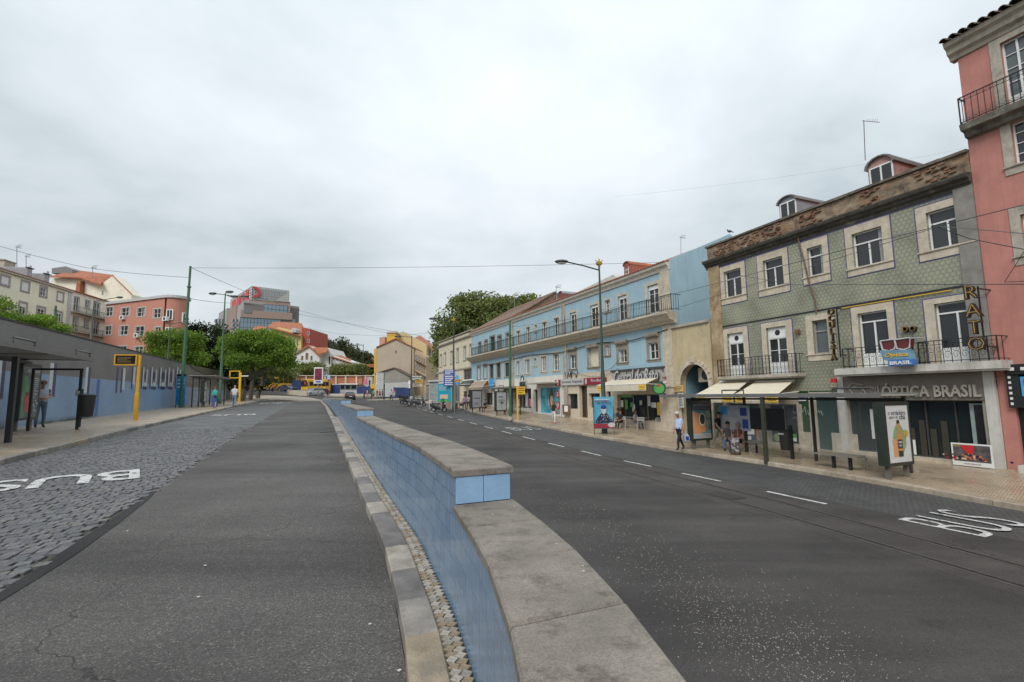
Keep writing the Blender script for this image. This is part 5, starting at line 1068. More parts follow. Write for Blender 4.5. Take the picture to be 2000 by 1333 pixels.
mb = MB(); k = B.rect(1012, 1037, 775, 795, .25)
for i in range(5): B.box('display_item', (k[0]+i*.9, k[1], k[0]+i*.9+.4, k[1]+.8+.3*(i % 3)), .25, .28, [M['wht'], M['brown'], M['lgrey'], M['pink'], M['wht']][i])
# striped/brown awnings at the far end
for xl, xr, yt, x2, x3, yb, lab, mt_ in ((926, 954, 745, 915, 943, 757, 'brown folded awning over the shop at the far end of the blue building', mat('tan_awning', (.33, .25, .18), .8)),):
    awning('awning', lab, B, xl, xr, yt, x2, x3, yb, 2.0, mt_, .3)
k = B.rect(956, 964, 741, 760, -.3); B.box('shop_plate', k, -.34, -.3, M['skyblue'])

# ================================================================ ARCH HOUSE between the two
H = Fac('arch_house', 'low cream house with pointed stone archway between tiled and blue buildings', (9.95, 30.5), R(-23.3), .3)
hx0, hx1 = H.X(1314, 700)+.02, H.X(1389, 700)+.02; zt = H.Z(1350, 636)
ochre = mat('ochre_render', (.52, .42, .26), .85, var=.1, scale=1, bump=.2, c2=(.34, .28, .19), thr=.58, dirt=(.30, .26, .18))
ax0, ax1 = H.X(1330, 760), H.X(1386, 760); axc = (ax0+ax1)/2; aw = (ax1-ax0)/2; zap = H.Z(1357, 712); zsp = zap-aw*1.15
arch = [(axc+aw*math.cos(a), zsp+(zap-zsp)*math.sin(a)**.85) for a in np.linspace(0, math.pi, 15)]
mb = MB(); out_ = [(hx1, -.8), (hx1, zt), (hx0, zt), (hx0, -.8)]
# wall around the arch: left, right and the spandrel built as strips
mb.box(hx0, 0, -.8, ax0, .4, zt); mb.box(ax1, 0, -.8, hx1, .4, zt)
for i in range(14):
    (xa, za_), (xb, zb_) = arch[i+1], arch[i]; mb.add([(xa, 0, za_), (xb, 0, zb_), (xb, 0, zt), (xa, 0, zt), (xa, .4, za_), (xb, .4, zb_), (xb, .4, zt), (xa, .4, zt)], [(0, 1, 2, 3), (4, 7, 6, 5), (0, 4, 5, 1), (3, 2, 6, 7)])
H.part('front_wall', mb, ochre)
mb = MB()
ring_ = [(ax1, -.5), (ax1, zsp)]+arch[1:-1]+[(ax0, zsp), (ax0, -.5)]; n = len(ring_)
for i in range(n-1):
    (xa, za_), (xb, zb_) = ring_[i], ring_[i+1]; d = Vector((xb-xa, zb_-za_)); nn = Vector((d.y, -d.x)).normalized()*.26
    mb.prism([(xa, za_), (xb, zb_), (xb+nn.x, zb_+nn.y), (xa+nn.x, za_+nn.y)], -.07-.006*(i % 2), .1)
mb.prism([(axc-.16, zap+.1), (axc+.16, zap+.1), (axc+.2, zap+.45), (axc-.2, zap+.45)], -.13, .0); H.part('arch_stones', mb, stone)
mb = MB(); mb.box(hx0, -.12, zt, hx1, .5, zt+.16); H.part('wall_top', mb, stone2); mb = MB(); mb.box(hx0, .4, -.8, hx1, .45, zt-1); 
bp = mat('passage_blue', (.20, .33, .40), .8, var=.1); mb = MB(); mb.box(ax0-.3, 4, -.8, ax1+.3, 4.2, zt-.3); mb.box(ax0-.35, .41, -.8, ax0-.1, 4, zt-.3); mb.box(ax1+.1, .41, -.8, ax1+.35, 4, zt-.3); mb.box(ax0-.3, .41, zt-.3, ax1+.3, 4.2, zt-.1); H.part('passage', mb, bp)
mb = MB(); mb.box(ax0+.1, .3, Bg(hx0), ax1-.1, .36, Bg(hx0)+2.1); H.part('lower_gate', mb, mat('gate_grey', (.16, .17, .17), .6)); mb = MB(); scribble(mb, ax0+.3, 2.2, aw*1.4, .5, .28, 8, .03, 4); H.part('graffiti', mb, gd, kind='stuff')
ac = MB(); cx, cz = H.pix(1376, 733, .8); ac.box(cx-.5, .8, cz-.42, cx+.5, 1.15, cz+.42); a_ = H.part('air_conditioner', ac, M['cream']); ac = MB(); ac.disc((cx+.08, cz), .3, .3, .78, .798); ac.build('fan_grille', M['dgrey'], a_)
ac = MB(); cx, cz = H.pix(1349, 730, 1.6); ac.box(cx-.3, 1.6, cz-.3, cx+.3, 1.9, cz+.3); H.part('meter_box', ac, M['brown'])
for q, mt_ in (((1317, 1335, 753, 766), mat('ochre_sign', (.60, .42, .16), .6)), ((1325, 1336, 768, 797), M['lgrey'])):
    k = H.rect(*q, -.2); o = H.box('sign_board', k, -.24, -.2, mt_); mb = MB(); textlines(mb, k[0]+.08, k[2]-.08, k[3]-.06, k[1]+.06, 3 if q[0] == 1317 else 8, -.241, 3); mb.build('print', M['brown'] if q[0] == 1317 else M['navy'], o)
mb = MB(); mb.box(hx0, .5, zt-.6, hx1, 7, zt-.1); H.part('flat_roof', mb, stone2)

# ================================================================ CREAM BUILDING beyond the blue one
Cc = Fac('cream_building', 'cream two storey building with parapet beyond the blue building', (9.95, 30.5), R(-24.2), .3)
CX1 = BX0-.01; CX0 = Cc.X(857, 700); zt = Cc.Z(898, 655); creamr = mat('cream_render', (.64, .58, .43), .8, var=.08, scale=.8, dirt=(.40, .36, .27), bump=.1)
for q in [(859.5, 862.5, 693.7, 717), (867.3, 871.2, 690, 714), (880, 883.4, 687, 711), (891.6, 896, 681.7, 708), (905.3, 910.2, 677.5, 704.5), (917, 922, 673.5, 702)]:
    r = Cc.rect(*q); window(Cc, (r[0], r[1], max(r[2], r[0]+1.1), r[3]), (.16,)*4, cols=2, rows=3, sm=stone2, fm=M['wht'])
for q, m1 in [((905, 923, 722, 742), M['dgrey']), ((905, 912, 765, 795), M['shop']), ((915, 924, 762, 792), M['shop']), ((886, 897, 742, 796), M['curtain']), ((866, 880, 752, 790), M['shop'])]:
    r = Cc.rect(*q); window(Cc, r, None, cols=3, fm=M['grey'], gm=m1, name='shopfront')
mb = MB(); holed(mb, CX0, CX1, -.5, zt, Cc.holes); Cc.part('facade', mb, creamr); facade_body(Cc, CX0, CX1-.02, -.5, zt, 10, creamr)
mb = MB(); zc_ = zt-.5; mb.prismx([(0, zt-.9), (-.25, zt-.7), (-.3, zt-.55), (0, zt-.5)], CX0-.1, CX1); Cc.part('cornice', mb, stone2); mb = MB(); mb.box(CX0-.1, -.1, zt, CX1, .3, zt+.15); Cc.part('parapet_coping', mb, stone2)
zg = Cc.Z(905, 722); mb = MB(); mb.box(CX0, -.12, zg, CX1, -.001, zg+.2); Cc.part('string_course', mb, stone2)
awning('awning', 'green and white striped awning over the shop in the cream building', Cc, 905, 926, 744, 896, 917, 752, 1.6, M['dgreen'], .2)
awning('awning', 'pale canopy at the far corner of the cream building', Cc, 868, 884, 738, 862, 879, 748, 2.0, M['lgrey'], .2)
mb = MB(); mb.prismx([(-.2, zt), (5, zt+1.9), (10, zt)], CX0, CX1-.05); Cc.part('roof', mb, oldterr)
# old stone terrace walls and steps at the end of the row
tw = Fac('terrace_wall', 'stepped grey stone terrace walls with balustrade at the end of the row', (9.95, 30.5), R(-24.2), .3, cat='wall')
x1_ = CX0-.05; x0_ = tw.X(832, 760)
for i, (yt, yo, hh) in enumerate(((752, 0, .25), (733, 2.0, .25), (716, 4.0, .2))):
    z_ = tw.Z(845, yt, yo); mb = MB(); mb.box(x0_, yo, -.5, x1_, yo+.5, z_); tw.part('stone_wall', mb, mat('old_grey_stone', (.26, .24, .21), .9, var=.25, scale=2, bump=.4, c2=(.14, .13, .11), thr=.5, dirt=(.15, .14, .12))); mb = MB(); mb.box(x0_-.1, yo-.12, z_, x1_, yo+.6, z_+hh); tw.part('wall_coping', mb, stone2)
mb = MB(); z_ = tw.Z(845, 716, 4)+.2; x = x0_
while x < x1_: mb.lathe([(.05, 0), (.1, .25), (.04, .5), (.07, .7)], (x, 4.2, z_), 5); x += .35
mb.box(x0_, 4.05, z_+.7, x1_, 4.35, z_+.85); tw.part('balustrade', mb, stone2, kind='stuff')
# ================================================================ BACKGROUND BUILDINGS AND TREES
def fac2(name, label, p0, p1, z0, cat='building', group=None):
    ex = Vector((p1.x-p0.x, p1.y-p0.y)).normalized(); F = Fac.__new__(Fac); F.root = thing(name, label, cat, (p0.x, p0.y, z0), math.atan2(ex.y, ex.x), group)
    F.MW = Matrix.Translation((p0.x, p0.y, z0)) @ Matrix.Rotation(F.root.rotation_euler[2], 4, 'Z'); F.MI = F.MW.inverted(); F.holes = []; return F
def fwins(F, rects, sm=None, fm=None, gm=None, sur=.14, cols=2, rows=2, blind=0):
    for q in rects: window(F, F.rect(*q[:4]), (sur,)*4 if sur else None, cols=cols, rows=rows, sm=sm or stone2, fm=fm or M['wht'], gm=gm or M['pane'], dep=.12, ft=.09, blind=q[4] if len(q) > 4 else blind)
def face(F, xl, xr, yt, mt, deep=10, zlo=-4, name='facade', zt=None):
    x0, x1 = F.X(xl, 650), F.X(xr, 650); zt = zt if zt is not None else F.Z((xl+xr)/2, yt); mb = MB(); holed(mb, x0, x1, zlo, zt, F.holes, dep=.15); F.part(name, mb, mt); facade_body(F, x0, x1, zlo, zt, deep, mt); return x0, x1, zt
def eave(F, x0, x1, z, mt, deep=10, rise=2.2, over=.35, name='roof'):
    mb = MB(); mb.prismx([(-over, z), (deep/2, z+rise), (deep, z), (deep, z-.12), (-over, z-.12)], x0-.1, x1+.1); return F.part(name, mb, mt)
yelr = mat('pale_yellow_render', (.80, .77, .60), .8, var=.06, scale=.5, dirt=(.60, .57, .43)); orr = mat('orange_roof_tiles', (.36, .125, .06), .8, var=.3, scale=2.5, bump=.5, bscale=8, c2=(.36, .13, .07), thr=.55)
lilac = mat('pinkish_stone', (.36, .31, .31), .8)
pA, pB = at(45, 560, 72), None; azl = R(-11)
LC = fac2('yellow_apartment_house', 'pale yellow apartment house with shuttered windows above the left wall', pA, pA+Vector((math.sin(azl), math.cos(azl), 0))*10, 8)
for q in [(2.7, 17.5, 541, 558, .8), (42.5, 56, 552, 569.5, .95), (79, 90.5, 562, 579.5, 0), (112.7, 123, 573, 588.5, .9), (38, 51, 593, 615, .3), (73, 87, 602, 620, .1), (110, 120, 611, 629, .1), (-30, -12, 530, 549, .9), (-34, -16, 582, 603, .2), (35, 47, 640, 658, .2), (70, 82, 645, 662, .2)]:
    fwins(LC, [q[:4]+((q[4],) if q[4] else ())], sm=lilac, fm=M['wht'], sur=.3)
x0, x1, zt = face(LC, -60, 134, 560, yelr, zt=LC.Z(135, 566)-.15); eave(LC, x0, x1, zt+.15, orr, 12, 1.9)
mb = MB(); mb.box(x0, -.3, zt-.25, x1, -.001, zt+.02); LC.part('cornice', mb, stone2); mb = MB(); mb.box(x1-.9, -.06, -4, x1, -.002, zt-.26); LC.part('corner_strip', mb, M['lgrey'])
for xl, xr, yt, yb in ((52.5, 62, 521, 540), (86.5, 96, 533, 551)):
    yo = 1.2; a, b_, z1, z0_ = LC.X(xl, yb, yo), LC.X(xr, yb, yo), LC.Z(xl, yt, yo), zt+.2; mb = MB(); mb.prism([(a, z0_), (b_, z0_), (b_, z1-.2), ((a+b_)/2, z1), (a, z1-.2)], yo, yo+6); d = LC.part('dormer', mb, zinc); mb = MB(); mb.box(a-.15, yo-.2, z1-.2, b_+.15, yo+.2, z1-.05); mb.build('dormer_hood', M['dgrey'], d)
    mb = MB(); mb.box(a+.25, yo-.05, z0_+.7, b_-.25, yo-.004, z1-.35); f = mb.build('dormer_window', M['wht'], d); mb = MB(); w_ = (b_-a-.5)/2; [mb.box(a+.3+i*w_, yo-.06, z0_+.8+j*.75, a+.2+w_+i*w_, yo-.051, z0_+1.45+j*.75) for i in (0, 1) for j in (0, 1)]; mb.build('pane', M['pane'], f)
mb = MB(); a = LC.X(8, 515, 5); mb.box(a, 5, zt, a+2.2, 6, LC.Z(15, 511, 5)); mb.box(a-.15, 4.9, LC.Z(15, 511, 5), a+2.35, 6.1, LC.Z(15, 511, 5)+.15); LC.part('chimney', mb, stone2)
BH = fac2('balcony_house', 'cream house with two long iron balconies left of the curved pink building', LC.MW @ Vector((LC.X(134.5, 600), 0, 0)), LC.MW @ Vector((LC.X(134.5, 600)+10, 0, 0)), 8)
crm = mat('cream_render_far', (.78, .73, .60), .8, var=.08, scale=.6, dirt=(.58, .53, .42))
fwins(BH, [(144.5, 154, 581, 607), (166.8, 175.5, 588, 603), (184, 194.5, 592, 617), (142, 152, 619.5, 646), (164, 173, 625, 641), (183, 192.5, 629, 654), (160, 169, 664, 672), (180, 190, 667, 675)], sm=lilac, sur=.12)
x0, x1, zt2 = face(BH, 134.7, 207, 585, crm, deep=9, zt=BH.Z(207, 589)); eave(BH, x0, x1, zt2+.1, orr, 9, 1.2)
for ya_, yb_ in ((607, 624), (645, 660)):
    z_ = BH.Z(175, (ya_+yb_)/2, -.8); mb = MB(); mb.box(x0, -.9, z_-.2, x1+1, -.002, z_); BH.part('balcony_slab', mb, stone2); railing(BH, x0+.1, x1+.9, z_, 1, -.85, M['dgrey'], sp=.3, rb=.014)
# gabled house behind them
def ext(name, pts, Y, D, mt, parent, y_=None, **kw):
    P_ = [at(x, y, Y) for x, y in pts]; k = (Y+D)/Y; mb = MB(); n = len(P_); a = [tuple(p) for p in P_]; b = [(p.x*1.0, p.y+D, p.z) for p in P_]
    mb.M = Matrix.Translation(-parent.location) if parent else None
    mb.add(a+b, [tuple(range(n)), tuple(range(2*n-1, n-1, -1))]+[(i, i+n, (i+1) % n+n, (i+1) % n) for i in range(n)]); return mb.build(name, mt, parent, **kw)
def quadpx(name, pts, mt, parent, th=.25):          # sloping roof plane from (px,py,Y) corners, given thickness
    P_ = [at(*q) for q in pts]; n = len(P_); mb = MB(); mb.M = Matrix.Translation(-parent.location); mb.add([tuple(p) for p in P_]+[(p.x, p.y, p.z-th) for p in P_], [tuple(range(n)), tuple(range(2*n-1, n-1, -1))]+[(i, i+n, (i+1) % n+n, (i+1) % n) for i in range(n)]); return mb.build(name, mt, parent)
def bwin(parent, rects, Y, fm=None, gm=None, sm=None, cross=True, name='window'):
    for x0, x1, y0, y1 in rects:
        a, b = at(x0, y1, Y-.06), at(x1, y0, Y-.06); L_ = parent.location; mb = MB(); w_, h = b.x-a.x, b.z-a.z; m_ = min(w_, h)*.12; X0, Z0, X1, Z1 = a.x-L_.x, a.z-L_.z, b.x-L_.x, b.z-L_.z; y = Y-L_.y
        ring(mb, (X0, Z0, X1, Z1), (m_,)*4, y-.1, y+.02)
        if cross: mb.box((X0+X1)/2-m_*.3, y-.07, Z0, (X0+X1)/2+m_*.3, y+.0, Z1); mb.box(X0, y-.06, (Z0+Z1)/2-m_*.25, X1, y-.0, (Z0+Z1)/2+m_*.25)
        o = mb.build(name, fm or M['wht'], parent); mb = MB(); mb.box(X0, y-.05, Z0, X1, y+.01, Z1); mb.build('pane', gm or M['pane'], o)
g = thing('gabled_house', 'tall cream house with orange hipped roof behind the balcony house', 'building', (at(180, 560, 96).x, 96, 8))
ext('wall', [(100, 545), (152, 541), (196, 557), (221, 539), (257, 576), (257, 650), (100, 650)], 96, 3, crm, g)
quadpx('roof', [(97, 540.5, 95), (155, 542, 95), (195, 556, 94.5), (222, 538, 101), (200, 536, 104), (148, 528, 103)], orr, g); quadpx('side_roof', [(219.5, 537.5, 95.8), (258, 575, 95.8), (259, 575, 99), (221, 537.5, 99)], orr, g)
bwin(g, [(159.5, 166.5, 552.5, 566), (199, 201.5, 569.5, 576.5)], 96); ext('chimney', [(147, 572), (150, 550), (157.5, 549), (156, 571)], 95, 1, orr, g); ext('roof_turret', [(101, 535), (101, 525), (128, 521), (141, 527.5), (141, 534)], 99, 4, mat('grey_slate', (.2, .19, .19), .7), g)
# curved pink building
K = fac2('curved_pink_building', 'salmon pink building with rounded corner above the left wall', at(203, 640, 86), at(330, 640, 80), 8)
salm = mat('salmon_far', (.50, .22, .165), .8, var=.06, scale=.6, dirt=(.44, .19, .15))
fwins(K, [(206.5, 220.5, 601, 618.6), (237, 253, 602, 618.6), (268, 284, 602, 619), (300, 314, 604.5, 622), (205, 218, 637.5, 655), (233, 249.5, 637.5, 655.5), (264, 281, 638.5, 656.5), (302, 314, 640, 656), (231.5, 247, 677, 688), (263, 279, 678, 690)], sm=M['lgrey'], sur=.16, rows=2)
x0, x1, zt = face(K, 203, 318, 590, salm, deep=.6)
rad = 1.9; cpl = [(x1+rad*math.sin(a), rad-rad*math.cos(a)) for a in np.linspace(0, math.pi, 14)]
mb = MB(); mb.prismz([(x0, .3), (x1, .3)]+[(p[0]-.0, p[1]+.0) for p in cpl[1:]]+[(x0, 12)], -4, zt); K.part('curved_wall', mb, salm)
mb = MB(); oc = [(x0, -.25)]+[(x1+(rad+.25)*math.sin(a), rad-(rad+.25)*math.cos(a)) for a in np.linspace(0, math.pi, 14)]+[(x0, 12)]; mb.prismz(oc, zt, zt+.45); K.part('cornice', mb, M['lgrey']); mb = MB(); mb.prismz([(x0+1, 1), (x1-1, 1), (x1-1, 2.6), (x0+1, 10)], zt+.46, zt+.8); K.part('roof', mb, orr)
for a, z_ in ((.55, K.Z(330, 615)), (1.75, K.Z(340, 618)), (.55, K.Z(330, 650))):
    mb = MB(); mb.M = Matrix.Translation((x1+rad*math.sin(a), rad-rad*math.cos(a), z_)) @ Matrix.Rotation(a, 4, 'Z'); ring(mb, (-.38, -.75, .38, .75), (.13,)*4, -.1, .1); mb.box(-.04, -.08, -.8, .04, .05, .8); f = K.part('window', mb, M['wht']); mb = MB(); mb.M = Matrix.Translation((x1+rad*math.sin(a), rad-rad*math.cos(a), z_)) @ Matrix.Rotation(a, 4, 'Z'); mb.box(-.45, -.05, -.8, .45, .05, .8); mb.build('pane', M['pane'], f)
for px, py in ((242, 621.5), (326, 624), (270, 656.5)):
    x, z_ = K.pix(px, py); mb = MB(); mb.box(x-.5, -.45, z_-.35, x+.5, -.03, z_+.35); o = K.part('air_conditioner', mb, M['wht']); mb = MB(); mb.disc((x, z_), .27, .27, -.47, -.452, 10); mb.build('fan_grille', M['dgrey'], o)
# office block with red emblem
pkst = mat('pinkish_office_stone', (.30, .215, .18), .6, var=.06); gryst = mat('grey_office_stone', (.34, .32, .31), .6, var=.06)
pc = at(467, 640, 168); O = fac2('office_block', 'large stepped office block with mirror glass and a red emblem on the roof screen', pc, at(572, 640, 176), 8); Of = fac2('x', 'x', pc, at(572, 640, 176), 8); bpy.data.objects.remove(Of.root)
def orect(F, name, q, y0, y1, mt, par=None): r = F.rect(*q, y0); mb = MB(); mb.box(r[0], y0, r[1], r[2], y1, r[3]); return mb.build(name, mt, par or F.root)
orect(O, 'stone_block', (468, 575, 621, 720), 0, 34, gryst); orect(O, 'stone_block', (470, 571, 609, 623), -1, 33, pkst); orect(O, 'stone_block', (485, 567, 588, 610), 2, 30, pkst)
for q, y, n in (((491.7, 561.4, 596, 614), 1.9, 9), ((478, 491.5, 608, 612), -1.05, 2), ((469, 548, 622, 651), -.1, 12), ((474, 568, 662, 700), -.1, 10)):
    r = O.rect(*q, y); mb = MB(); mb.box(r[0], y-.05, r[1], r[2], y+.1, r[3]); gl = O.part('mirror_glazing', mb, M['mirror']); mb = MB(); m_ = max(2, int((r[3]-r[1])/1.6))
    for i in range(n+1): x = r[0]+(r[2]-r[0])*i/n; mb.box(x-.06, y-.12, r[1], x+.06, y-.051, r[3])
    for j in range(m_+1): z_ = r[1]+(r[3]-r[1])*j/m_; mb.box(r[0], y-.11, z_-.05, r[2], y-.052, z_+.05)
    mb.build('mullions', M['dgrey'], gl)
S2 = fac2('x', 'x', at(417, 640, 200), pc, 8); sroot = S2.root; sroot.name = 'side_wing'; sroot.parent = O.root; sroot.matrix_local = O.MI @ S2.MW; del sroot['category']; del sroot['label']
Lx = S2.MI @ pc; Lx = Lx.x
for a, b_, yt in ((418, 430, 622), (424, 440, 608), (436, 456, 602), (449, 467.5, 598), (462, 468, 590)):
    xa, xb = S2.X(a, 630), min(S2.X(b_, 630), Lx-.02); mb = MB(); mb.box(xa, .02*a-8, -4, xb, 20, S2.Z((a+b_)/2, yt)); mb.build('stone_block', gryst if a not in (436,) else pkst, sroot)
for px in (421, 428, 434, 455, 462):
    for j in range(5): r = S2.rect(px-1.3, px+1.3, 625+j*9, 630+j*9); mb = MB(); mb.box(r[0], -.12+.02*px-9 if False else -.3, r[1], r[2], .3, r[3]); mb.build('window', M['pane2'], sroot)
sm_ = mat('screen_mesh', (.34, .38, .40), .5, .2); fr = MB(); a, z0_ = O.pix(491, 586, 2); b_, _ = O.pix(564, 586, 2); z1 = O.Z(491, 560, 2); z2 = O.Z(564, 569, 2)
n = 14
for i in range(n+1): x = a+(b_-a)*i/n; zz1 = z1+(z2-z1)*i/n; fr.box(x-.1, 1.9, z0_, x+.1, 2.1, zz1)
for j in range(6): fr.prism([(a, z0_+(z1-z0_)*j/5-.08), (b_, z0_+(z2-z0_)*j/5-.08), (b_, z0_+(z2-z0_)*j/5+.08), (a, z0_+(z1-z0_)*j/5+.08)], 1.85, 2.0)
sc_o = O.part('roof_screen_frame', fr, gryst); mb = MB(); mb.prism([(a, z0_), (b_, z0_), (b_, z2), (a, z1)], 2.3, 2.4); mb.build('screen_glass', mat('pale_screen', (.50, .57, .60), .2), sc_o)
mb = MB(); mb.prism([(a+(b_-a)*.62, z0_), (b_, z0_), (b_, z2-.3)], 1.7, 1.84); mb.build('screen_panel', mat('concrete_pale', (.36, .36, .34), .8), sc_o)
cx, cz = O.pix(497, 571.5, 1.5); rx, rz = O.X(509, 571, 1.5)-cx, (z1-z0_)*.40; pts = [(cx+rx*math.cos(t), cz+rz*math.sin(t)) for t in np.linspace(-1.9, 1.9, 19)]+[(cx-.15*rx+rx*.62*math.cos(t)+.2, cz+rz*.62*math.sin(t)) for t in np.linspace(1.5, -1.5, 13)]
mb = MB(); mb.prism(pts, 1.3, 1.6); O.part('red_emblem', mb, M['red'])
# side screen in red letters
dS = (O.MI.to_3x3() @ (S2.MW.to_3x3() @ Vector((-1, 0, 0)))).normalized(); A_ = Vector((a, 2, 0)); fr = MB(); hs = z1-z0_
def sidep(u0, w0, u1, w1, mb, off=0): q = [A_+dS*u+Vector((off, 0, z0_+hs*w)) for u, w in ((u0, w0), (u1, w0), (u1, w1), (u0, w1))]; mb.add([tuple(p) for p in q]+[tuple(p+Vector((.2, .05, 0))) for p in q], [(0, 1, 2, 3), (7, 6, 5, 4), (0, 4, 5, 1), (1, 5, 6, 2), (2, 6, 7, 3), (3, 7, 4, 0)])
for i in range(17): sidep(i*2, 0, i*2+.2, 1, fr)
for j in range(6): sidep(0, j/5-.012, 32, j/5+.012, fr, -.05)
fr.build('side_screen_frame', gryst, O.root)
for u0, u1, w0, w1 in ((2.5, 6.5, .1, .85), (9, 13, .1, .8), (15, 20, .08, .8), (22, 27, .1, .75)): mb = MB(); sidep(u0, w0, u1, w1, mb, -.5); mb.build('red_lettering', M['red'], O.root)
# yellow house with red wall
g = thing('yellow_house', 'yellow house with orange roof and red side wall below the office block', 'building', (at(560, 640, 140).x, 140, 6))
ext('wall', [(505, 668), (520, 647), (545, 640), (565, 645), (588, 656), (588, 700), (505, 700)], 140, 16, mat('lemon_render', (.60, .52, .22), .8, var=.05), g); ext('red_wall', [(590, 655), (590, 640), (605, 643), (605, 700), (590, 700)], 141, 14, mat('brick_red_wall', (.36, .075, .05), .8), g)
quadpx('roof', [(522, 639, 138.5), (589, 657, 138.5), (594, 642, 148), (589, 632, 151), (535, 629, 151)], orr, g); quadpx('front_roof', [(488, 648, 137), (515, 646, 136.5), (522, 640, 140), (500, 637, 141)], orr, g)
bwin(g, [(566.5, 569, 660, 672), (573, 575.5, 662, 674), (579.5, 582, 664, 676), (600, 604, 649, 655), (600, 604, 664, 670)], 140, cross=False, fm=M['lgrey'], gm=M['pane2'])
for x_ in (571, 575.5): ext('roof_dormer', [(x_-2, 650), (x_-2, 644), (x_, 641.5), (x_+2, 644), (x_+2, 650)], 138, 3, M['lgrey'], g)
# white convent-like building
wg = thing('white_gabled_building', 'long white building with two gables and orange roofs below the wooded hill', 'building', (at(610, 700, 128).x, 128, 5)); wr = mat('white_wash', (.66, .65, .62), .8, var=.05, dirt=(.55, .54, .5))
ext('front_gable', [(576, 740), (576, 692), (602, 676), (624, 696), (624, 740)], 126, 12, wr, wg); ext('cream_side', [(548, 740), (560, 688), (575.8, 680), (575.8, 740)], 127, 10, crm, wg); ext('second_gable', [(624.2, 740), (624.2, 694), (640, 680), (646, 692), (646, 740)], 128, 12, wr, wg); ext('long_wing', [(646.2, 740), (646.2, 694), (687, 708), (688, 740)], 129, 12, wr, wg)
quadpx('gable_roof', [(602, 675.5, 125.5), (625, 697, 125.5), (640, 694, 138), (612, 676, 140)], orr, wg); quadpx('gable_roof', [(574, 693, 125.6), (602, 675.5, 125.5), (603, 674, 138), (580, 688, 138)], orr, wg); quadpx('second_roof', [(612, 680, 127.5), (640.5, 679.5, 127.5), (638, 688, 126), (622, 692, 126)], orr, wg); quadpx('wing_roof', [(645.5, 696, 128.5), (687.5, 709.5, 128.5), (684, 702, 136), (645.5, 687, 136)], orr, wg)
bwin(wg, [(588.5, 592, 696, 704), (597, 601.5, 690.5, 703), (606.5, 610, 696, 704), (588, 592, 710, 722), (597, 601, 711, 722)], 126, fm=M['lgrey'], gm=M['brown'], cross=False); bwin(wg, [(642, 645, 697, 712)], 128, cross=False, fm=M['lgrey']); bwin(wg, [(648+i*6.5, 651+i*6.5, 711+i*.6, 720) for i in range(6)]+[(651+i*6.5, 652.6+i*6.5, 700+i*1.8, 703+i*1.8) for i in range(5)], 129, cross=False, fm=M['lgrey'])
# brick retaining wall with pilasters, works fence
bw_ = thing('brick_retaining_wall', 'low brick retaining wall with pale pilasters behind the building site fence', 'wall', (at(650, 745, 121).x, 121, 3))
ext('brick_face', [(545, 752), (545, 735.5), (735, 735.5), (735, 752)], 121.3, 2, mat('orange_brick', (.42, .16, .09), .9, var=.12, scale=1, bump=.4, bscale=8), bw_)
for x_ in (560, 578, 598, 618, 635, 656, 675, 696, 714): ext('pilaster', [(x_-1.6, 752), (x_-1.6, 735), (x_+1.6, 735), (x_+1.6, 752)], 121, .28, stone, bw_)
ext('wall_coping', [(545, 735.4), (545, 733.8), (735, 733.8), (735, 735.4)], 120.9, 2.6, stone, bw_); ext('wall_base', [(545, 756), (545, 751), (735, 751), (735, 756)], 120.9, .35, M['lgrey'], bw_)
g = thing('site_cabin', 'low grey glazed cabin behind the crossing below the brick wall', 'building', (at(680, 760, 116).x, 116, 3)); ext('cabin_wall', [(663, 772), (663, 752), (698, 752), (698, 772)], 116, 4, M['lgrey'], g); bwin(g, [(665, 673, 754, 761), (675, 684, 754, 761), (686, 696, 754, 761)], 116, cross=False, fm=M['grey']); ext('cabin_roof', [(662, 752), (662, 750), (699, 750), (699, 752)], 115.6, 5, M['wht'], g)
fence = thing('works_fence', 'blue sheet metal building site fence below the grey gable', 'fence', st(97, 20, 3.2)); fb = mat('fence_blue', (.022, .045, .15), .5, var=.15)
def fpan(a, b_, H_, mt, seq):
    n = max(1, round((b_-a).length/2.1)); d = (b_-a)/n
    for i in range(n):
        p, q = a+d*i+d*.01, a+d*(i+1)-d*.01; mb = MB(); mb.M = Matrix.Translation(-fence.location); nrm = Vector((d.y, -d.x, 0)).normalized()*.05; zp_ = ground(*tost(p))-.1
        vs = []
        for k in range(9): r_ = p.lerp(q, k/8)+nrm*(k % 2); vs.append((r_.x, r_.y, zp_)); vs.append((r_.x, r_.y, zp_+H_))
        mb.add(vs, [(2*k, 2*k+2, 2*k+3, 2*k+1) for k in range(8)]); r_ = p; mb.cbox((r_.x, r_.y, zp_+H_/2), (.08, .08, H_)); mb.build('fence_panel', mt, fence)
Q = lambda px, Y: Vector((at(px, 770, Y).x, Y, 0))
fpan(Q(744, 108), Q(790, 100), 2.2, fb, 0); fpan(Q(790, 100), Q(803, 90), 2.2, fb, 0); fpan(Q(697, 112), Q(720, 110), 2.2, fb, 0); fpan(Q(556, 118), Q(592, 118), 2.4, fb, 0); fpan(Q(632, 114), Q(664, 114), 2.4, fb, 0)
ad = thing('hoarding', 'pink and blue printed hoarding beside the red traffic light', 'sign', (at(718, 745, 114).x, 114, 3.4)); ext('panel', [(706, 752), (717, 737), (717, 752)], 114, .1, M['pink'], ad); ext('panel', [(717.3, 752), (717.3, 737), (727, 737), (727, 752)], 114, .1, M['lgrey'], ad); ext('post', [(708, 772), (708, 752), (709, 752), (709, 772)], 114.05, .1, M['grey'], ad); ext('post', [(725, 772), (725, 752), (726, 752), (726, 772)], 114.05, .1, M['grey'], ad)
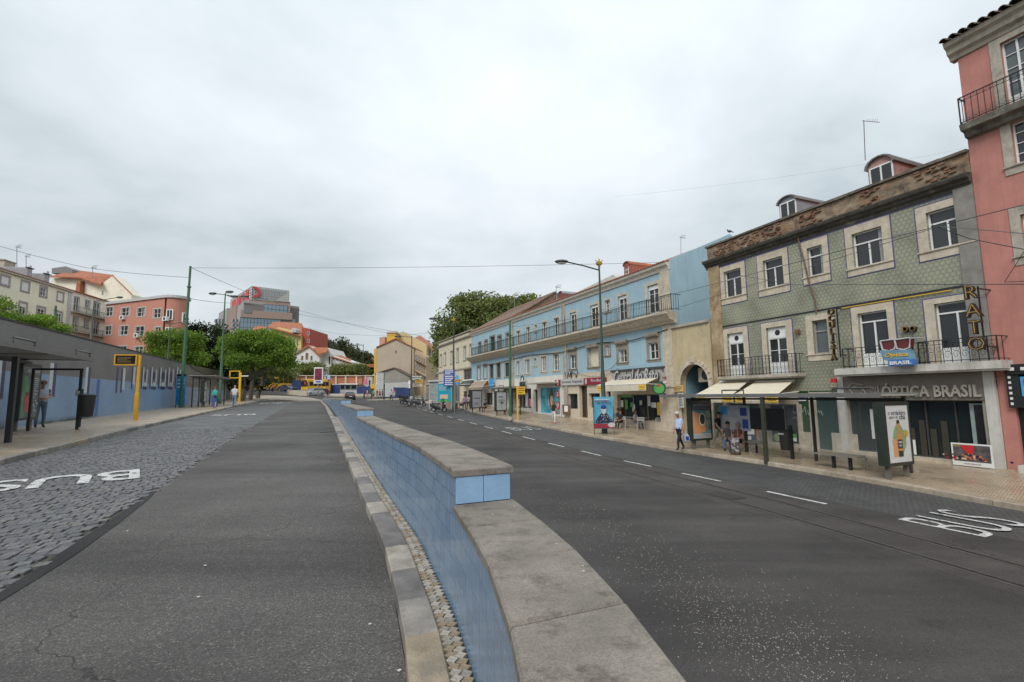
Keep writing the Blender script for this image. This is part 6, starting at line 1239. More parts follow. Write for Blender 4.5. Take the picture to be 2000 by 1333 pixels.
# beige gable building and its neighbours
g = thing('beige_gable_building', 'tall blank beige gable end rising above the crossing', 'building', (at(770, 740, 112).x, 112, 3)); bg_ = mat('beige_render', (.45, .37, .285), .85, var=.07, scale=.3, c2=(.38, .32, .25), thr=.57, dirt=(.37, .31, .24)); yst = mat('ochre_yellow', (.62, .38, .06), .7)
ext('gable_wall', [(735.5, 775), (735.5, 679), (773, 664), (808, 681), (808, 775)], 112, 22, bg_, g); ext('yellow_edge', [(730.5, 775), (730.5, 683), (735.3, 681), (735.3, 775)], 112.6, 20, yst, g); ext('side_return', [(808.2, 775), (808.2, 681), (832, 697), (832, 775)], 112.4, 18, mat('tan_facade', (.50, .36, .22), .8), g)
ext('rear_gable', [(768, 690), (770, 660), (787, 648), (833, 673), (833, 700)], 122, 16, mat('pale_ochre_render', (.55, .45, .24), .8, var=.05), g); ext('chimney', [(755.5, 680), (755.5, 649), (772.5, 647.5), (772.5, 668)], 118, 4, yst, g); ext('chimney_cap', [(754.5, 651), (754.5, 648.5), (773.5, 648.5), (773.5, 651)], 117.8, 4.4, M['lgrey'], g); ext('chimney', [(741, 684), (741, 660), (752, 658.5), (752, 676)], 120, 4, mat('pink_chimney', (.5, .3, .22), .8), g); ext('roof_edge', [(734.5, 680), (773, 663), (809, 681), (809, 679.5), (773, 661.3), (734.5, 678)], 111.7, 22, orr, g)
bwin(g, [(812+i*5, 814.5+i*5, y+i*2.6, y+9+i*2.6) for i in range(4) for y in (694, 713, 734)], 112.4, cross=False, fm=M['brown'], gm=M['curtain']); bwin(g, [(772, 774.5, 685, 690)], 112, cross=False, gm=M['black'])
for y in (705, 727): ext('balcony', [(810, y), (810, y-1.5), (830, y+9), (830, y+11)], 111.6, .8, M['dgrey'], g)
g2 = thing('white_corner_building', 'white building with dark balconies partly hidden behind the cream house', 'building', (at(845, 700, 125).x, 125, 3)); ext('wall', [(833, 775), (833, 670), (848, 685), (848, 775)], 125, 12, wr, g2); ext('roof', [(808, 661), (820, 656), (850, 684), (846, 687)], 124.7, 13, mat('dusty_red_roof', (.42, .18, .14), .8), g2); bwin(g2, [(835+i*4, 837+i*4, 683+i*2+j*16, 691+i*2+j*16) for i in range(3) for j in range(3)], 125, cross=False, fm=M['grey'])
g3 = thing('grey_gable_shed', 'lower unpainted grey gable in front of the beige gable building', 'building', (at(768, 750, 106).x, 106, 3)); ext('gable_wall', [(733.5, 776), (733.5, 730), (769.5, 719.5), (800, 736), (800, 776)], 106, 5, mat('raw_cement', (.30, .28, .245), .9, var=.1, scale=.5, bump=.2), g3); ext('roof_edge', [(732.5, 731.2), (769.5, 720), (801, 737), (801, 735), (769.5, 718.3), (732.5, 729.5)], 105.7, 5.5, mat('old_edge', (.14, .10, .08), .9), g3)
g4 = thing('white_site_wall', 'white wall above the blue works fence', 'wall', (at(768, 760, 103).x, 103, 3)); ext('wall', [(733, 776), (733, 750), (800, 747), (800, 776)], 103.6, .3, M['lgrey'], g4)
g5 = thing('distant_roofs', 'distant red roofed houses between the hill and the beige gable', 'building', (at(720, 700, 210).x, 210, 10)); ext('wall', [(712, 720), (712, 698), (730, 698), (730, 720)], 210, 12, mat('dist_red', (.46, .22, .17), .8), g5); ext('wall', [(710, 722), (710, 694), (719, 694), (719, 722)], 214, 12, wr, g5); ext('roof', [(711, 718), (711, 712), (735, 712), (735, 718)], 160, 8, orr, g5)

# ---------------------------------------------------------------- trees
bark = mat('bark', (.10, .08, .06), .9, var=.3, scale=8, bump=.8, bscale=20)
def leafmat(name, c, tr=.25):
    m, nt, b = newmat(name); N = nt.nodes.new; L = nt.links.new; tc = N('ShaderNodeTexCoord'); n = N('ShaderNodeTexNoise'); n.inputs['Scale'].default_value = .9; n.inputs['Detail'].default_value = 5; L(tc.outputs['Object'], n.inputs[0])
    L(ramp2(N, L, n.outputs[0], [(.3, tuple(x*.7 for x in c)), (.7, tuple(x*1.35 for x in c))]), b.inputs['Base Color']); b.inputs['Roughness'].default_value = .6; b.inputs['Specular IOR Level'].default_value = .25
    t = N('ShaderNodeBsdfTranslucent'); t.inputs[0].default_value = (c[0]*1.6, c[1]*1.5, c[2]*.7, 1); mx = N('ShaderNodeMixShader'); mx.inputs[0].default_value = tr; o = nt.nodes['Material Output']; L(b.outputs[0], mx.inputs[1]); L(t.outputs[0], mx.inputs[2]); L(mx.outputs[0], o.inputs[0]); return m
LM = {'bright': [leafmat('leaf_bright_%d' % i, c, .35) for i, c in enumerate([(.13, .22, .032), (.19, .29, .05), (.08, .15, .024)])], 'mid': [leafmat('leaf_mid_%d' % i, c) for i, c in enumerate([(.14, .17, .055), (.17, .20, .07), (.10, .13, .045)])],
      'dark': [leafmat('leaf_dark_%d' % i, c) for i, c in enumerate([(.028, .045, .02), (.04, .06, .026), (.02, .034, .016)])], 'hill': [leafmat('leaf_hill_%d' % i, c) for i, c in enumerate([(.05, .065, .03), (.07, .08, .035), (.04, .055, .028)])]}
def foliage(name, blobs, n, size, mats, parent, seed, per=34, shell=.55):
    rg = np.random.default_rng(seed); vol = np.array([b[1][0]*b[1][1]*b[1][2] for b in blobs])**.7; nc = max(1, n//per); which = rg.choice(len(blobs), nc, p=vol/vol.sum())
    C_ = np.array([b[0] for b in blobs])[which]; Rr = np.array([b[1] for b in blobs])[which]; d = rg.normal(size=(nc, 3)); d /= np.linalg.norm(d, axis=1)[:, None]; r = rg.uniform(shell, 1.04, nc)**.8
    cc = C_+d*Rr*r[:, None]; cs = size*rg.uniform(2.0, 4.2, nc); cc = np.repeat(cc, per, 0); cs = np.repeat(cs, per); q = rg.normal(size=(nc*per, 3)); q /= np.maximum(1, np.linalg.norm(q, axis=1)/1.5)[:, None]; p = cc+q*cs[:, None]*np.array([1, 1, .62])
    a = rg.normal(size=p.shape); a /= np.linalg.norm(a, axis=1)[:, None]; b = rg.normal(size=p.shape); b -= a*(a*b).sum(1)[:, None]; b /= np.linalg.norm(b, axis=1)[:, None]; sz = size*rg.uniform(.5, 1.1, len(p))[:, None]
    V = np.stack([p-a*sz, p+b*sz*.55, p+a*sz, p-b*sz*.55], 1).reshape(-1, 3)-np.array(parent.location); nq = len(p); me = bpy.data.meshes.new(name)
    me.vertices.add(nq*4); me.vertices.foreach_set('co', V.ravel()); me.loops.add(nq*4); me.loops.foreach_set('vertex_index', np.arange(nq*4)); me.polygons.add(nq); me.polygons.foreach_set('loop_start', np.arange(nq)*4)
    try: me.polygons.foreach_set('loop_total', np.full(nq, 4))
    except Exception: pass
    for m_ in mats: me.materials.append(m_)
    me.polygons.foreach_set('material_index', np.repeat(rg.choice(3, nc, p=[.5, .25, .25]), per)); me.update(); me.validate(); o = bpy.data.objects.new(name, me); col.objects.link(o); o.parent = parent; return o
def tree(name, label, base, trunks, blobs, n, size, kind, seed, group=None):
    rb = random.Random(seed*7+1); extra = []
    for c, r in blobs:
        for _ in range(4): a, e_ = rb.uniform(0, 6.28), rb.uniform(-.5, 1.2); k = rb.uniform(.22, .42); extra.append(((c[0]+r[0]*math.cos(a)*math.cos(e_), c[1]+r[1]*math.sin(a)*math.cos(e_), c[2]+r[2]*math.sin(e_)), tuple(q*k for q in r)))
    blobs = [(c, tuple(q*.93 for q in r)) for c, r in blobs]+extra
    t = thing(name, label, 'tree', base, 0, group); mb = MB(); mb.M = Matrix.Translation(-Vector(base))
    for path, r0, r1 in trunks: k = len(path); mb.tube(path, [r0+(r1-r0)*i/(k-1) for i in range(k)], 7)
    mb.build('trunk', bark, t, smooth=True); foliage('crown', blobs, n, size, LM[kind], t, seed); return t
def pxblob(px, py, Y, rx, rz, ry=None): c = at(px, py, Y); k = Y/_f; return (tuple(c), (rx*k, (ry or rx*.8)*k, rz*k))
# the bright leaning street tree on the left
Yt = 62; b0 = at(471, 784, Yt)
tree('street_tree', 'bright green leaning street tree beside the yellow info post on the left pavement', b0, [([at(471, 786, Yt), at(476, 765, Yt), at(487, 742, Yt), at(505, 727, Yt), at(525, 715, Yt+1), at(538, 695, Yt+1)], .42, .16), ([at(480, 756, Yt), at(478, 735, Yt), at(470, 712, Yt-1), at(455, 695, Yt-1)], .22, .1), ([at(496, 733, Yt), at(492, 712, Yt+1), at(497, 690, Yt+2)], .2, .08), ([at(510, 725, Yt), at(530, 722, Yt), at(548, 706, Yt)], .18, .07), ([at(470, 712, Yt-1), at(455, 712, Yt-2), at(445, 700, Yt-2)], .12, .05)],
     [pxblob(*q) for q in [(480, 665, Yt, 30, 18), (520, 668, Yt, 34, 20), (455, 680, Yt, 20, 22), (548, 690, Yt, 24, 22), (500, 690, Yt+2, 42, 24), (462, 705, Yt-2, 22, 16), (555, 706, Yt, 16, 14), (520, 705, Yt, 30, 12)]], 30000, .17, 'bright', 1)
for i, (px, y0, y1, Y, lab) in enumerate(((489, 780.5, 735, 70, 'straight dark trunk of a street tree just behind the leaning one'), (503, 776, 728, 76, 'thick leaning trunk of the street tree nearest the road bend'))):
    b0 = at(px, y0, Y); tree('street_tree', lab, b0, [([at(px, y0+2, Y), at(px+3+6*i, 755, Y), at(px+4+10*i, y1, Y), at(px+2+12*i, y1-16, Y)], .42 if i else .3, .18)], [pxblob(*q) for q in ([(500, 712, Y, 22, 14), (480, 700, Y, 22, 16)] if i == 0 else [(545, 725, Y, 22, 12), (520, 715, Y, 26, 14), (565, 735, Y, 14, 8)])], 7000, .18, 'bright' if i == 0 else 'mid', 20+i)
tree('street_tree', 'olive green tree rising behind the left wall beside the green pole', at(345, 722, 75), [([at(342, 730, 75), at(340, 700, 75), at(335, 680, 75)], .5, .2)], [pxblob(*q) for q in [(335, 660, 75, 30, 14), (310, 672, 75, 26, 14), (365, 675, 75, 32, 20), (345, 695, 75, 48, 18), (385, 700, 75, 18, 14)]], 15000, .2, 'bright', 3)
tree('street_tree', 'sparse tree at the far left edge above the tiled wall', at(-5, 640, 40), [([at(-5, 650, 40), at(5, 620, 40), at(10, 600, 40)], .3, .1)], [pxblob(*q) for q in [(0, 605, 40, 26, 22), (20, 625, 40, 22, 12), (50, 640, 41, 34, 8), (75, 628, 41, 24, 9)]], 7000, .11, 'bright', 4)
tree('street_tree', 'low light green tree topping the wall below the yellow apartment house', at(95, 650, 44), [([at(95, 660, 44), at(98, 640, 44)], .2, .1)], [pxblob(*q) for q in [(80, 630, 44, 22, 9), (100, 642, 44, 26, 8), (120, 652, 44, 12, 6)]], 5000, .11, 'bright', 5)
tree('dark_tree', 'big dark evergreen behind the shelter and leaning tree', at(430, 770, 92), [([at(430, 775, 92), at(430, 700, 92)], .6, .3)], [pxblob(*q) for q in [(385, 655, 92, 24, 22), (415, 665, 92, 34, 28), (400, 700, 92, 46, 38), (445, 700, 92, 36, 40), (430, 740, 92, 60, 30), (500, 735, 92, 45, 24)]], 20000, .3, 'dark', 6)
# wooded hill behind the white building
tree('hill_tree', 'dark rounded trees covering the hillside left of the beige gable, upper clump', at(632, 725, 175), [([at(632, 735, 175), at(632, 690, 175)], .6, .3)], [pxblob(*q) for q in [(625, 673, 175, 18, 12), (648, 682, 175, 26, 16), (672, 695, 175, 30, 20), (640, 705, 175, 50, 20)]], 12000, .5, 'hill', 7); tree('hill_tree', 'dark trees running down the hillside to the beige gable, lower clump', at(700, 735, 170), [([at(700, 740, 170), at(700, 715, 170)], .6, .3)], [pxblob(*q) for q in [(695, 705, 170, 22, 14), (712, 715, 170, 22, 14), (680, 718, 170, 36, 18), (722, 722, 168, 14, 14)]], 9000, .5, 'hill', 8)
for i, (px, py, rx, rz, lab) in enumerate(((608, 722, 22, 11, 'bushy green tree in front of the white front gable'), (665, 724, 18, 10, 'small green tree above the brick wall, middle one'), (697, 725, 17, 11, 'small green tree above the brick wall, nearest the beige gable'))): tree('small_tree', lab, at(px, 735, 124), [([at(px, 737, 124), at(px, 722, 124)], .25, .1)], [pxblob(px, py, 124, rx, rz), pxblob(px-rx*.4, py+3, 124, rx*.6, rz*.8)], 5000, .28, 'mid', 30+i)
# big trees behind the blue building
for i, (lab, bl, n) in enumerate((('tall rounded tree behind the cream building, leftmost and highest of the garden trees', [(900, 610, 100, 34, 30), (935, 600, 100, 36, 28), (880, 650, 100, 32, 36), (925, 640, 100, 48, 36), (870, 690, 98, 22, 30), (868, 720, 98, 14, 20)], 17000), ('broad rounded tree behind the blue building roof, middle of the garden trees', [(975, 610, 98, 34, 26), (1000, 606, 98, 28, 22), (975, 640, 98, 44, 30)], 12000), ('rounded tree behind the blue building roof, nearest of the garden trees', [(1030, 604, 92, 30, 22), (1052, 612, 92, 22, 18), (1020, 630, 92, 44, 20)], 9000))):
    c = bl[1]; b0 = at(c[0], 740, c[2]); tree('garden_tree', lab, b0, [([b0, at(c[0], c[1]+20, c[2])], .7, .3)], [pxblob(*q) for q in bl], n, .36, 'mid', 40+i)
ct = thing('cypress', 'small dark cypress tip above the blue building roof', 'tree', at(1087, 640, 85)); foliage('crown', [(tuple(at(1087, 605+i*6, 85)), (.25+.12*i, .25+.12*i, .8)) for i in range(6)], 1500, .16, LM['dark'], ct, 50); mb = MB(); mb.tube([(0, 0, 0), (0, 0, 2)], .1); mb.build('trunk', bark, ct)
# ================================================================ STREET FURNITURE
def W(root): return Matrix.Translation(-root.location)
AC = math.atan2(SU.y, SU.x)-math.pi/2              # local -y faces down the street towards the camera
def shape(par, pts, y, mt, name='print'): mb = MB(); mb.prism(pts, y-.003, y); return mb.build(name, mt, par)
def disc(par, c, rx, rz, y, mt, name='print'): mb = MB(); mb.disc(c, rx, rz, y-.003, y, 18); return mb.build(name, mt, par)
def rect(par, x0, z0, x1, z1, y, mt, name='print'): return shape(par, [(x0, z0), (x1, z0), (x1, z1), (x0, z1)], y, mt, name)
def adpanel(label, loc, rz, design, w_=1.24, h=1.82, z0=.38, th=.3, fm=None, group=None):
    t = thing('advert_panel', label, 'advert panel', loc, rz, group); fm = fm or mat('panel_green_black', (.03, .038, .03), .35)
    mb = MB(); ring(mb, (-w_/2+.07, z0+.09, w_/2-.07, z0+h-.1), (.07, .09, .07, .1), -th/2, th/2); mb.box(-w_/2+.07, -th/2+.03, z0+.09, w_/2-.07, th/2-.03, z0+h-.1); mb.build('frame', fm, t)
    for sx in (-1, 1): mb = MB(); mb.box(sx*w_*.36-.05, -.06, -.1, sx*w_*.36+.05, .06, z0); mb.build('leg', mat('leg_grey', (.14, .13, .11), .6), t)
    x0, x1, a, b = -w_/2+.075, w_/2-.075, z0+.095, z0+h-.105; mb = MB(); mb.box(x0, -th/2+.018, a, x1, -th/2+.026, b); po = mb.build('poster', design[0], t); y = -th/2+.016
    design[1](po, x0, x1, a, b, y); mb = MB(); mb.box(x0, -th/2+.004, a, x1, -th/2+.007, b); mb.build('glass', M['clear'], t); return t
def d_tea(p, x0, x1, a, b, y):
    h = b-a; text(p, 'o verdadeiro', (0, y, b-.13*h), .86, .14, M['navy'], .003, bold=.02); text(p, 'sabor do', (-.17, y, b-.205*h), .44, .1, M['navy'], .003, bold=.01); text(p, 'chá', (.26, y, b-.205*h), .3, .17, M['navy'], .003, bold=.03)
    shape(p, [(.0, b-.27*h), (-.2, b-.42*h), (-.33, b-.62*h), (-.28, a+.2*h), (.1, a+.1*h), (.34, a+.3*h), (.36, b-.55*h), (.2, b-.4*h)], y, mat('leaf_print', (.16, .38, .10), .5)); bt = [(-.09, a+.1*h), (.13, a+.1*h), (.16, a+.42*h), (.06, a+.56*h), (.05, a+.72*h), (-.05, a+.72*h), (-.06, a+.56*h), (-.13, a+.42*h)]
    shape(p, [(-.31, a+.1*h), (-.1, a+.1*h), (-.12, a+.4*h), (-.31, a+.42*h)], y-.004, M['orange']); shape(p, bt, y-.008, mat('tea_amber', (.62, .22, .02), .3)); rect(p, -.06, a+.68*h, .06, a+.74*h, y-.012, M['black']); rect(p, -.1, a+.24*h, .13, a+.4*h, y-.012, M['dgrey']); text(p, 'PURE', (.015, y-.014, a+.35*h), .16, .055, M['wht'], .002, bold=.02); text(p, 'TEA', (.015, y-.014, a+.29*h), .13, .055, M['wht'], .002, bold=.02); rect(p, -.09, a+.1*h, .13, a+.2*h, y-.012, M['dgreen']); disc(p, (.33, a+.5*h), .13, .1, y-.012, mat('tag_ochre', (.55, .32, .05), .5))
def d_jar(p, x0, x1, a, b, y):
    h = b-a; rect(p, x0, b-.27*h, x1, b, y, M['navy']); text(p, 'SABEMOS QUE É BOM', (0, y-.004, b-.12*h), .9, .09, M['lgrey'], .003, bold=.02); rect(p, x0, a, x1, a+.13*h, y, M['lgrey']); shape(p, [(x0, a+.13*h), (-.05, a+.13*h), (.0, b-.35*h), (x0, b-.3*h)], y-.004, M['orange']); rect(p, -.2, a+.16*h, .22, a+.42*h, y-.008, M['orange']); disc(p, (.03, a+.5*h), .2, .3, y-.012, M['wht']); disc(p, (.03, a+.5*h), .15, .24, y-.016, M['dgrey']); disc(p, (.36, a+.62*h), .16, .17, y-.008, mat('kiwi', (.42, .40, .28), .5)); disc(p, (.36, a+.42*h), .13, .14, y-.009, mat('kiwi', (.4,)*3)); disc(p, (.42, a+.27*h), .07, .07, y-.012, M['red']); text(p, 'polpa de fruta', (0, y-.006, a+.06*h), .7, .06, M['dgrey'], .002)
def d_left(p, x0, x1, a, b, y):
    h = b-a; rect(p, x0, b-.16*h, x1, b, y, M['dgrey']); text(p, 'dão único', (.1, y-.004, b-.08*h), .9, .13, M['lgrey'], .003, bold=.02); shape(p, [(x0, a), (-.3, a), (-.1, a+.6*h), (-.25, b-.18*h), (x0, b-.18*h)], y-.002, M['green']); rect(p, -.36, a+.1*h, .0, a+.42*h, y-.006, M['red']); rect(p, -.3, a+.42*h, -.05, a+.5*h, y-.006, M['dred']); rr = random.Random(3)
    for i in range(26): disc(p, (rr.uniform(.0, x1-.05), a+rr.uniform(.08, .5)*h), .035, .03, y-.008, M['lgrey'])
    mb = MB(); textlines(mb, .0, x1-.06, b-.2*h, b-.5*h, 7, y-.006, 5); mb.build('print', M['lgrey'], p)
def d_plant(p, x0, x1, a, b, y):
    h = b-a; rect(p, -.1, b-.12*h, x1-.02, b-.02*h, y, M['lgrey']); rect(p, -.3, b-.3*h, .2, b-.22*h, y-.004, M['blue']); mb = MB()
    for k in range(7): q = -.9+.3*k; mb.tube([(0, y-.006, a+.1*h), (.02, y-.006, a+.4*h), (.5*math.sin(q), y-.006, a+.4*h+.4*math.cos(q))], .012, 4)
    mb.build('print', M['dgrey'], p); disc(p, (.05, a+.4*h), .2, .06, y-.008, M['black'])
def d_car(p, x0, x1, a, b, y): disc(p, (0, (a+b)/2+.1), .45, .07, y, M['dgrey']); mb = MB(); textlines(mb, -.3, .3, a+.5, a+.2, 3, y, 2); mb.build('print', M['dgrey'], p)
def shelter(label, P, L_, posts, rz=HEAD, back=1.35, group=None, npost=4, pane=True):
    """x runs down the street from the far end, -y to the road"""
    t = thing('bus_shelter', label, 'bus shelter', P, rz, group); dk = mat('shelter_brown_black', (.045, .042, .038), .4, var=.1); Ld = Loc(t); up = -HEAD
    mb = MB(); mb.box(-L_-.3, -.25, 2.46, .3, back+.25, 2.50); mb.build('roof_panel', mat('roof_translucent', (.32, .31, .28), .5), t)
    mb = MB(); mb.box(-L_-.32, -.3, 2.43, .32, -.2, 2.56); mb.box(-L_-.32, back+.2, 2.43, .32, back+.3, 2.56); [mb.box(x-.03, -.2, 2.44, x+.03, back+.2, 2.458) for x in np.linspace(-L_, 0, 4)]; mb.build('roof_beam', mat('beam_grey', (.16, .155, .145), .45), t)
    for x in (0, -L_*.5): mb = MB(); mb.tube([(x, -.25, 2.56), (x, -.25, 2.72), (x-1.1, -.25, 2.72), (x-1.1, -.25, 2.56)], .03, 4); mb.build('roof_bracket', dk, t)
    mb = MB(); mb.box(-L_, back-.05, 2.30, 0, back+.05, 2.38); mb.build('rear_beam', dk, t)
    for x in (np.linspace(-L_, 0, npost) if npost else ()): mb = MB(); mb.box(x-.04, back-.05, -.15, x+.04, back+.05, 2.44); mb.build('post', dk, t)
    for q in posts: v = Ld(q); mb = MB(); mb.box(v.x-.07, v.y-.05, v.z-.1, v.x+.07, v.y+.05, 2.44); mb.build('post', mat('post_olive', (.045, .05, .032), .45), t, label='thick dark front post of the shelter')
    if pane:
        for i in range(3): x0, x1 = -L_+L_*i/3+.07, -L_+L_*(i+1)/3-.07; mb = MB(); mb.box(x0, back-.01, .35, x1, back+.0, 2.26); mb.build('glass_pane', M['clear'], t)
    return t, Ld
def bench(label, loc, rz=HEAD, L_=1.5):
    t = thing('bench', label, 'bench', loc, rz); mb = MB(); mb.box(-L_/2, -.2, .42, L_/2, .2, .47); mb.box(-L_/2, .16, .47, L_/2, .2, .5); mb.build('seat', mat('bench_grey', (.22, .20, .17), .5), t)
    for x in (-L_*.12, L_*.25): mb = MB(); mb.box(x-.04, -.05, -.05, x+.04, .05, .42); mb.build('leg', M['black'], t)
    return t
def bin_(label, loc, rz, group=None):
    t = thing('litter_bin', label, 'litter bin', loc, rz, group); mb = MB(); prof = [(.17, .32), (.2, .36), (.235, 1.02), (.235, 1.04)]; mb.lathe(prof, (0, 0, 0), 14); mb.lathe([(.25, 1.04), (.26, 1.08), (.2, 1.12)], (0, 0, 0), 14); mb.build('bin_body', mat('bin_plastic', (.03, .032, .03), .5), t, smooth=True)
    mb = MB(); mb.box(.2, -.05, -.05, .3, .05, 1.3); mb.build('pole', M['black'], t); mb = MB(); mb.box(-.12, -.25, .92, .12, -.235, .99); mb.build('slot', M['lgrey'], t); return t
# near right shelter, its panels, benches and bin
pr = gp(1733, 937, .15, 'R'); pl_ = gp(1353, 878, .15, 'R'); vv = (pl_-pr); Ls = 9.4
Ps = st(*[a+b for a, b in zip(tost(pr), (.3, .25))], pr.z); post = gp(1497, 902, .15, 'R')
sh, Ld = shelter('long dark bus shelter in front of the optician and coffee shop', Ps, Ls, [post], back=1.5)
adpanel('advert panel with iced tea bottle at the near end of the right shelter', pr+Vector((SN.x*.52, SN.y*.52, 0)), AC, (M['wht'], d_tea), h=1.9)
adpanel('dark advert panel with orange jar beside the walking old man', pl_+Vector((SN.x*.5, SN.y*.5, 0)), AC, (M['teal'], d_jar), h=1.95)
bench('empty grey bench under the near half of the right shelter', gp(1640, 916, .15, 'R')); bn = bench('bench with two seated women under the right shelter', gp(1465, 884, .15, 'R'))
bin_('dark litter bin fixed to a post under the right shelter', gp(1537, 896, .15, 'R'), HEAD)
mb = MB(); q = Ld(gp(1597, 890, .15, 'R')); mb.box(q.x-1.9, 1.42, 1.05, q.x-.1, 1.46, 1.95); mb.build('dark_panel', mat('dark_screen', (.02, .02, .022), .3), sh)
mb = MB(); q = Ld(gp(1433, 880, .15, 'R')); mb.box(q.x-.6, 1.40, .95, q.x+1.1, 1.44, 2.05); mp_ = mb.build('route_map', mat('map_paper', (.42, .45, .52), .5), sh)
for i, (a, b_, c_, d_, m_) in enumerate(((-.4, 1.1, .5, 1.5, 'lgrey'), (.6, 1.6, .95, 1.95, 'blue'), (.7, 1.05, 1.0, 1.45, 'blue'), (-.5, 1.62, -.1, 1.98, 'skyblue'))): mb = MB(); mb.box(q.x+a, 1.392, b_, q.x+c_, 1.398, d_); mb.build('map_sheet', M[m_], mp_)
for px, py in ((1482, 888), (1563, 898), (1694, 920)): p = gp(px, py, .15, 'R'); o = thing('rail_stub', 'short metal stub post at the back of the right shelter by pixel column %s' % {1482: 'the bench', 1563: 'the bin', 1694: 'the tea advert'}[px], 'stub post', p); o['label'] = 'short metal stub post on the pavement beside %s' % {1482: 'the women\'s bench', 1563: 'the litter bin', 1694: 'the tea advert'}[px]; mb = MB(); mb.lathe([(.02, 0), (.02, .35), (.05, .36), (.05, .42)], (0, 0, 0), 6); mb.build('stub', M['grey'], o)
# left shelter
pl0 = gp(15, 866, .13, 'L'); pl1 = gp(150, 840, .13, 'L')
s0, t0 = tost(pl0); s1, t1 = tost(pl1)
shelter('dark bus shelter at the far left edge beside the tiled wall', st(s1+.1, t1-.1, ZL(s1)+.13), s1-s0+3.5, [], rz=A0, pane=False, npost=0)
adpanel('advert panel with green and red print in the left shelter', gp(42, 842, .13, 'L'), A0, (M['navy'], d_left), w_=1.3, h=1.95, z0=.36)
mb = MB(); v = pl0; mb.box(-.06, -.06, -.1, .06, .06, 2.35); fp = thing('shelter_post', 'thick black post in front of the left shelter advert panel', 'post', v, AC); mb.build('post', M['black'], fp)
ef = thing('shelter_end_frame', 'black frame arch at the far end of the left shelter holding the bin', 'frame', pl1, AC); mb = MB(); mb.box(-.04, -.04, -.05, .04, .04, 2.08); mb.build('post', M['black'], ef); mb = MB(); mb.box(-1.35, -.04, 2.08, .05, .04, 2.15); mb.build('top_bar', M['black'], ef); mb = MB(); mb.box(-1.35, -.04, -.05, -1.28, .04, 2.08); mb.build('post', M['black'], ef)
bin_('dark litter bin hanging from the left shelter frame with paper on top', pl1+Vector((.25, .04, .12)), math.pi)
lt = thing('crumpled_paper', 'crumpled pale paper stuffed into the left litter bin', 'litter', pl1+Vector((0, 0, 1.2))); mb = MB(); mb.ell((-.05, 0, .08), (.09, .07, .15), 7, 5); mb.v = [(x+random.uniform(-.02, .02), y+random.uniform(-.02, .02), z+random.uniform(-.03, .03)) for x, y, z in mb.v]; mb.build('paper', M['lgrey'], lt)
# far shelters
sf, tf = tost(gp(440, 791, .13, 'L')); shelter('dark bus shelter behind the walking couple on the left pavement', st(sf, tf, ZL(sf)+.13), 8, [gp(437, 791, .13, 'L')], rz=A0)
adpanel('pale poster panel in the shelter behind the couple', gp(396, 796, .13, 'L'), A0, (M['lgrey'], d_car), w_=1.1)
pq = gp(985, 812, .15, 'R'); o_, Lq = shelter('bus shelter in front of the blue building near the green pole', pq+Vector((SN.x*.2, SN.y*.2, 0)), 5.6, [], back=1.4)
adpanel('advert panel with black spider plant print by the green pole', gp(978, 812, .15, 'R'), AC+.25, (M['lgrey'], d_plant)); adpanel('grey advert panel with a dark car at the far end of the shelter', gp(930, 806, .15, 'R'), AC+.3, (mat('panel_pale', (.36, .37, .38), .4), d_car))
# lamps
def lamp(label, base, h, arms, gold=True, col_=None, r0=.11):
    t = thing('street_lamp', label, 'street lamp', base); mt = col_ or mat('lamp_green', (.035, .06, .045), .45, var=.2); mb = MB(); mb.lathe([(r0*1.7, 0), (r0*1.7, .5), (r0*1.25, .6), (r0*1.2, h*.35), (r0*.9, h*.37), (r0*.5, h)], (0, 0, 0), 10); mb.build('pole', mt, t, smooth=True)
    for dx, dy, dz in arms:
        d = Vector((dx, dy, 0)); n = d.normalized(); mb = MB(); mb.tube([(0, 0, h-.15), tuple(d*.5+Vector((0, 0, h-.15+dz*.55))), tuple(d+Vector((0, 0, h-.15+dz)))], .045, 6); mb.build('arm', mt, t)
        mb = MB(); c = d+n*.35+Vector((0, 0, h-.12+dz)); mb.M = Matrix.Translation(c) @ Matrix.Rotation(math.atan2(n.y, n.x), 4, 'Z'); mb.ell((0, 0, 0), (.45, .2, .13), 12, 6); lm = mb.build('lamp_head', M['dgrey'], t, smooth=True); mb = MB(); mb.M = Matrix.Translation(c-Vector((0, 0, .1))) @ Matrix.Rotation(math.atan2(n.y, n.x), 4, 'Z'); mb.ell((0, 0, 0), (.32, .15, .07), 10, 5); mb.build('lens', M['lgrey'], lm)
    if gold:
        mb = MB(); mb.lathe([(.03, h), (.1, h+.05), (.05, h+.12), (.2, h+.22), (.22, h+.34), (.06, h+.4), (.02, h+.62)], (0, 0, 0), 10); mb.tube([(-.24, 0, h+.5), (0, 0, h+.36), (.24, 0, h+.5)], .03, 5); mb.tube([(0, -.24, h+.5), (0, 0, h+.36), (0, .24, h+.5)], .03, 5); mb.build('gilt_finial', M['gold'], t)
    return t
def lampat(label, bx, by, side, topy, arms, B0=None, **k):
    b = B0 or gp(bx, by, .15, side); Y = b.y; top = at(bx, topy, Y); return lamp(label, b, top.z-b.z, [tuple((at(ax, ay, Y)-at(bx, topy, Y))[i] for i in (0, 1, 2)) for ax, ay in arms], **k), b
Lp1, b1 = lampat('tall dark green street lamp with gilt finial behind the political poster', 1181, 847, 'R', 524, [(1118, 508)])
lampat('dark street lamp with gilt finial behind the blue direction board', 886, 803, 'R', 632, [(852, 621)], r0=.12); lampat('street lamp beside the parked scooters with arm to the left', 803, 791, 'R', 657, [(781, 656)], gold=False, col_=M['olive'])
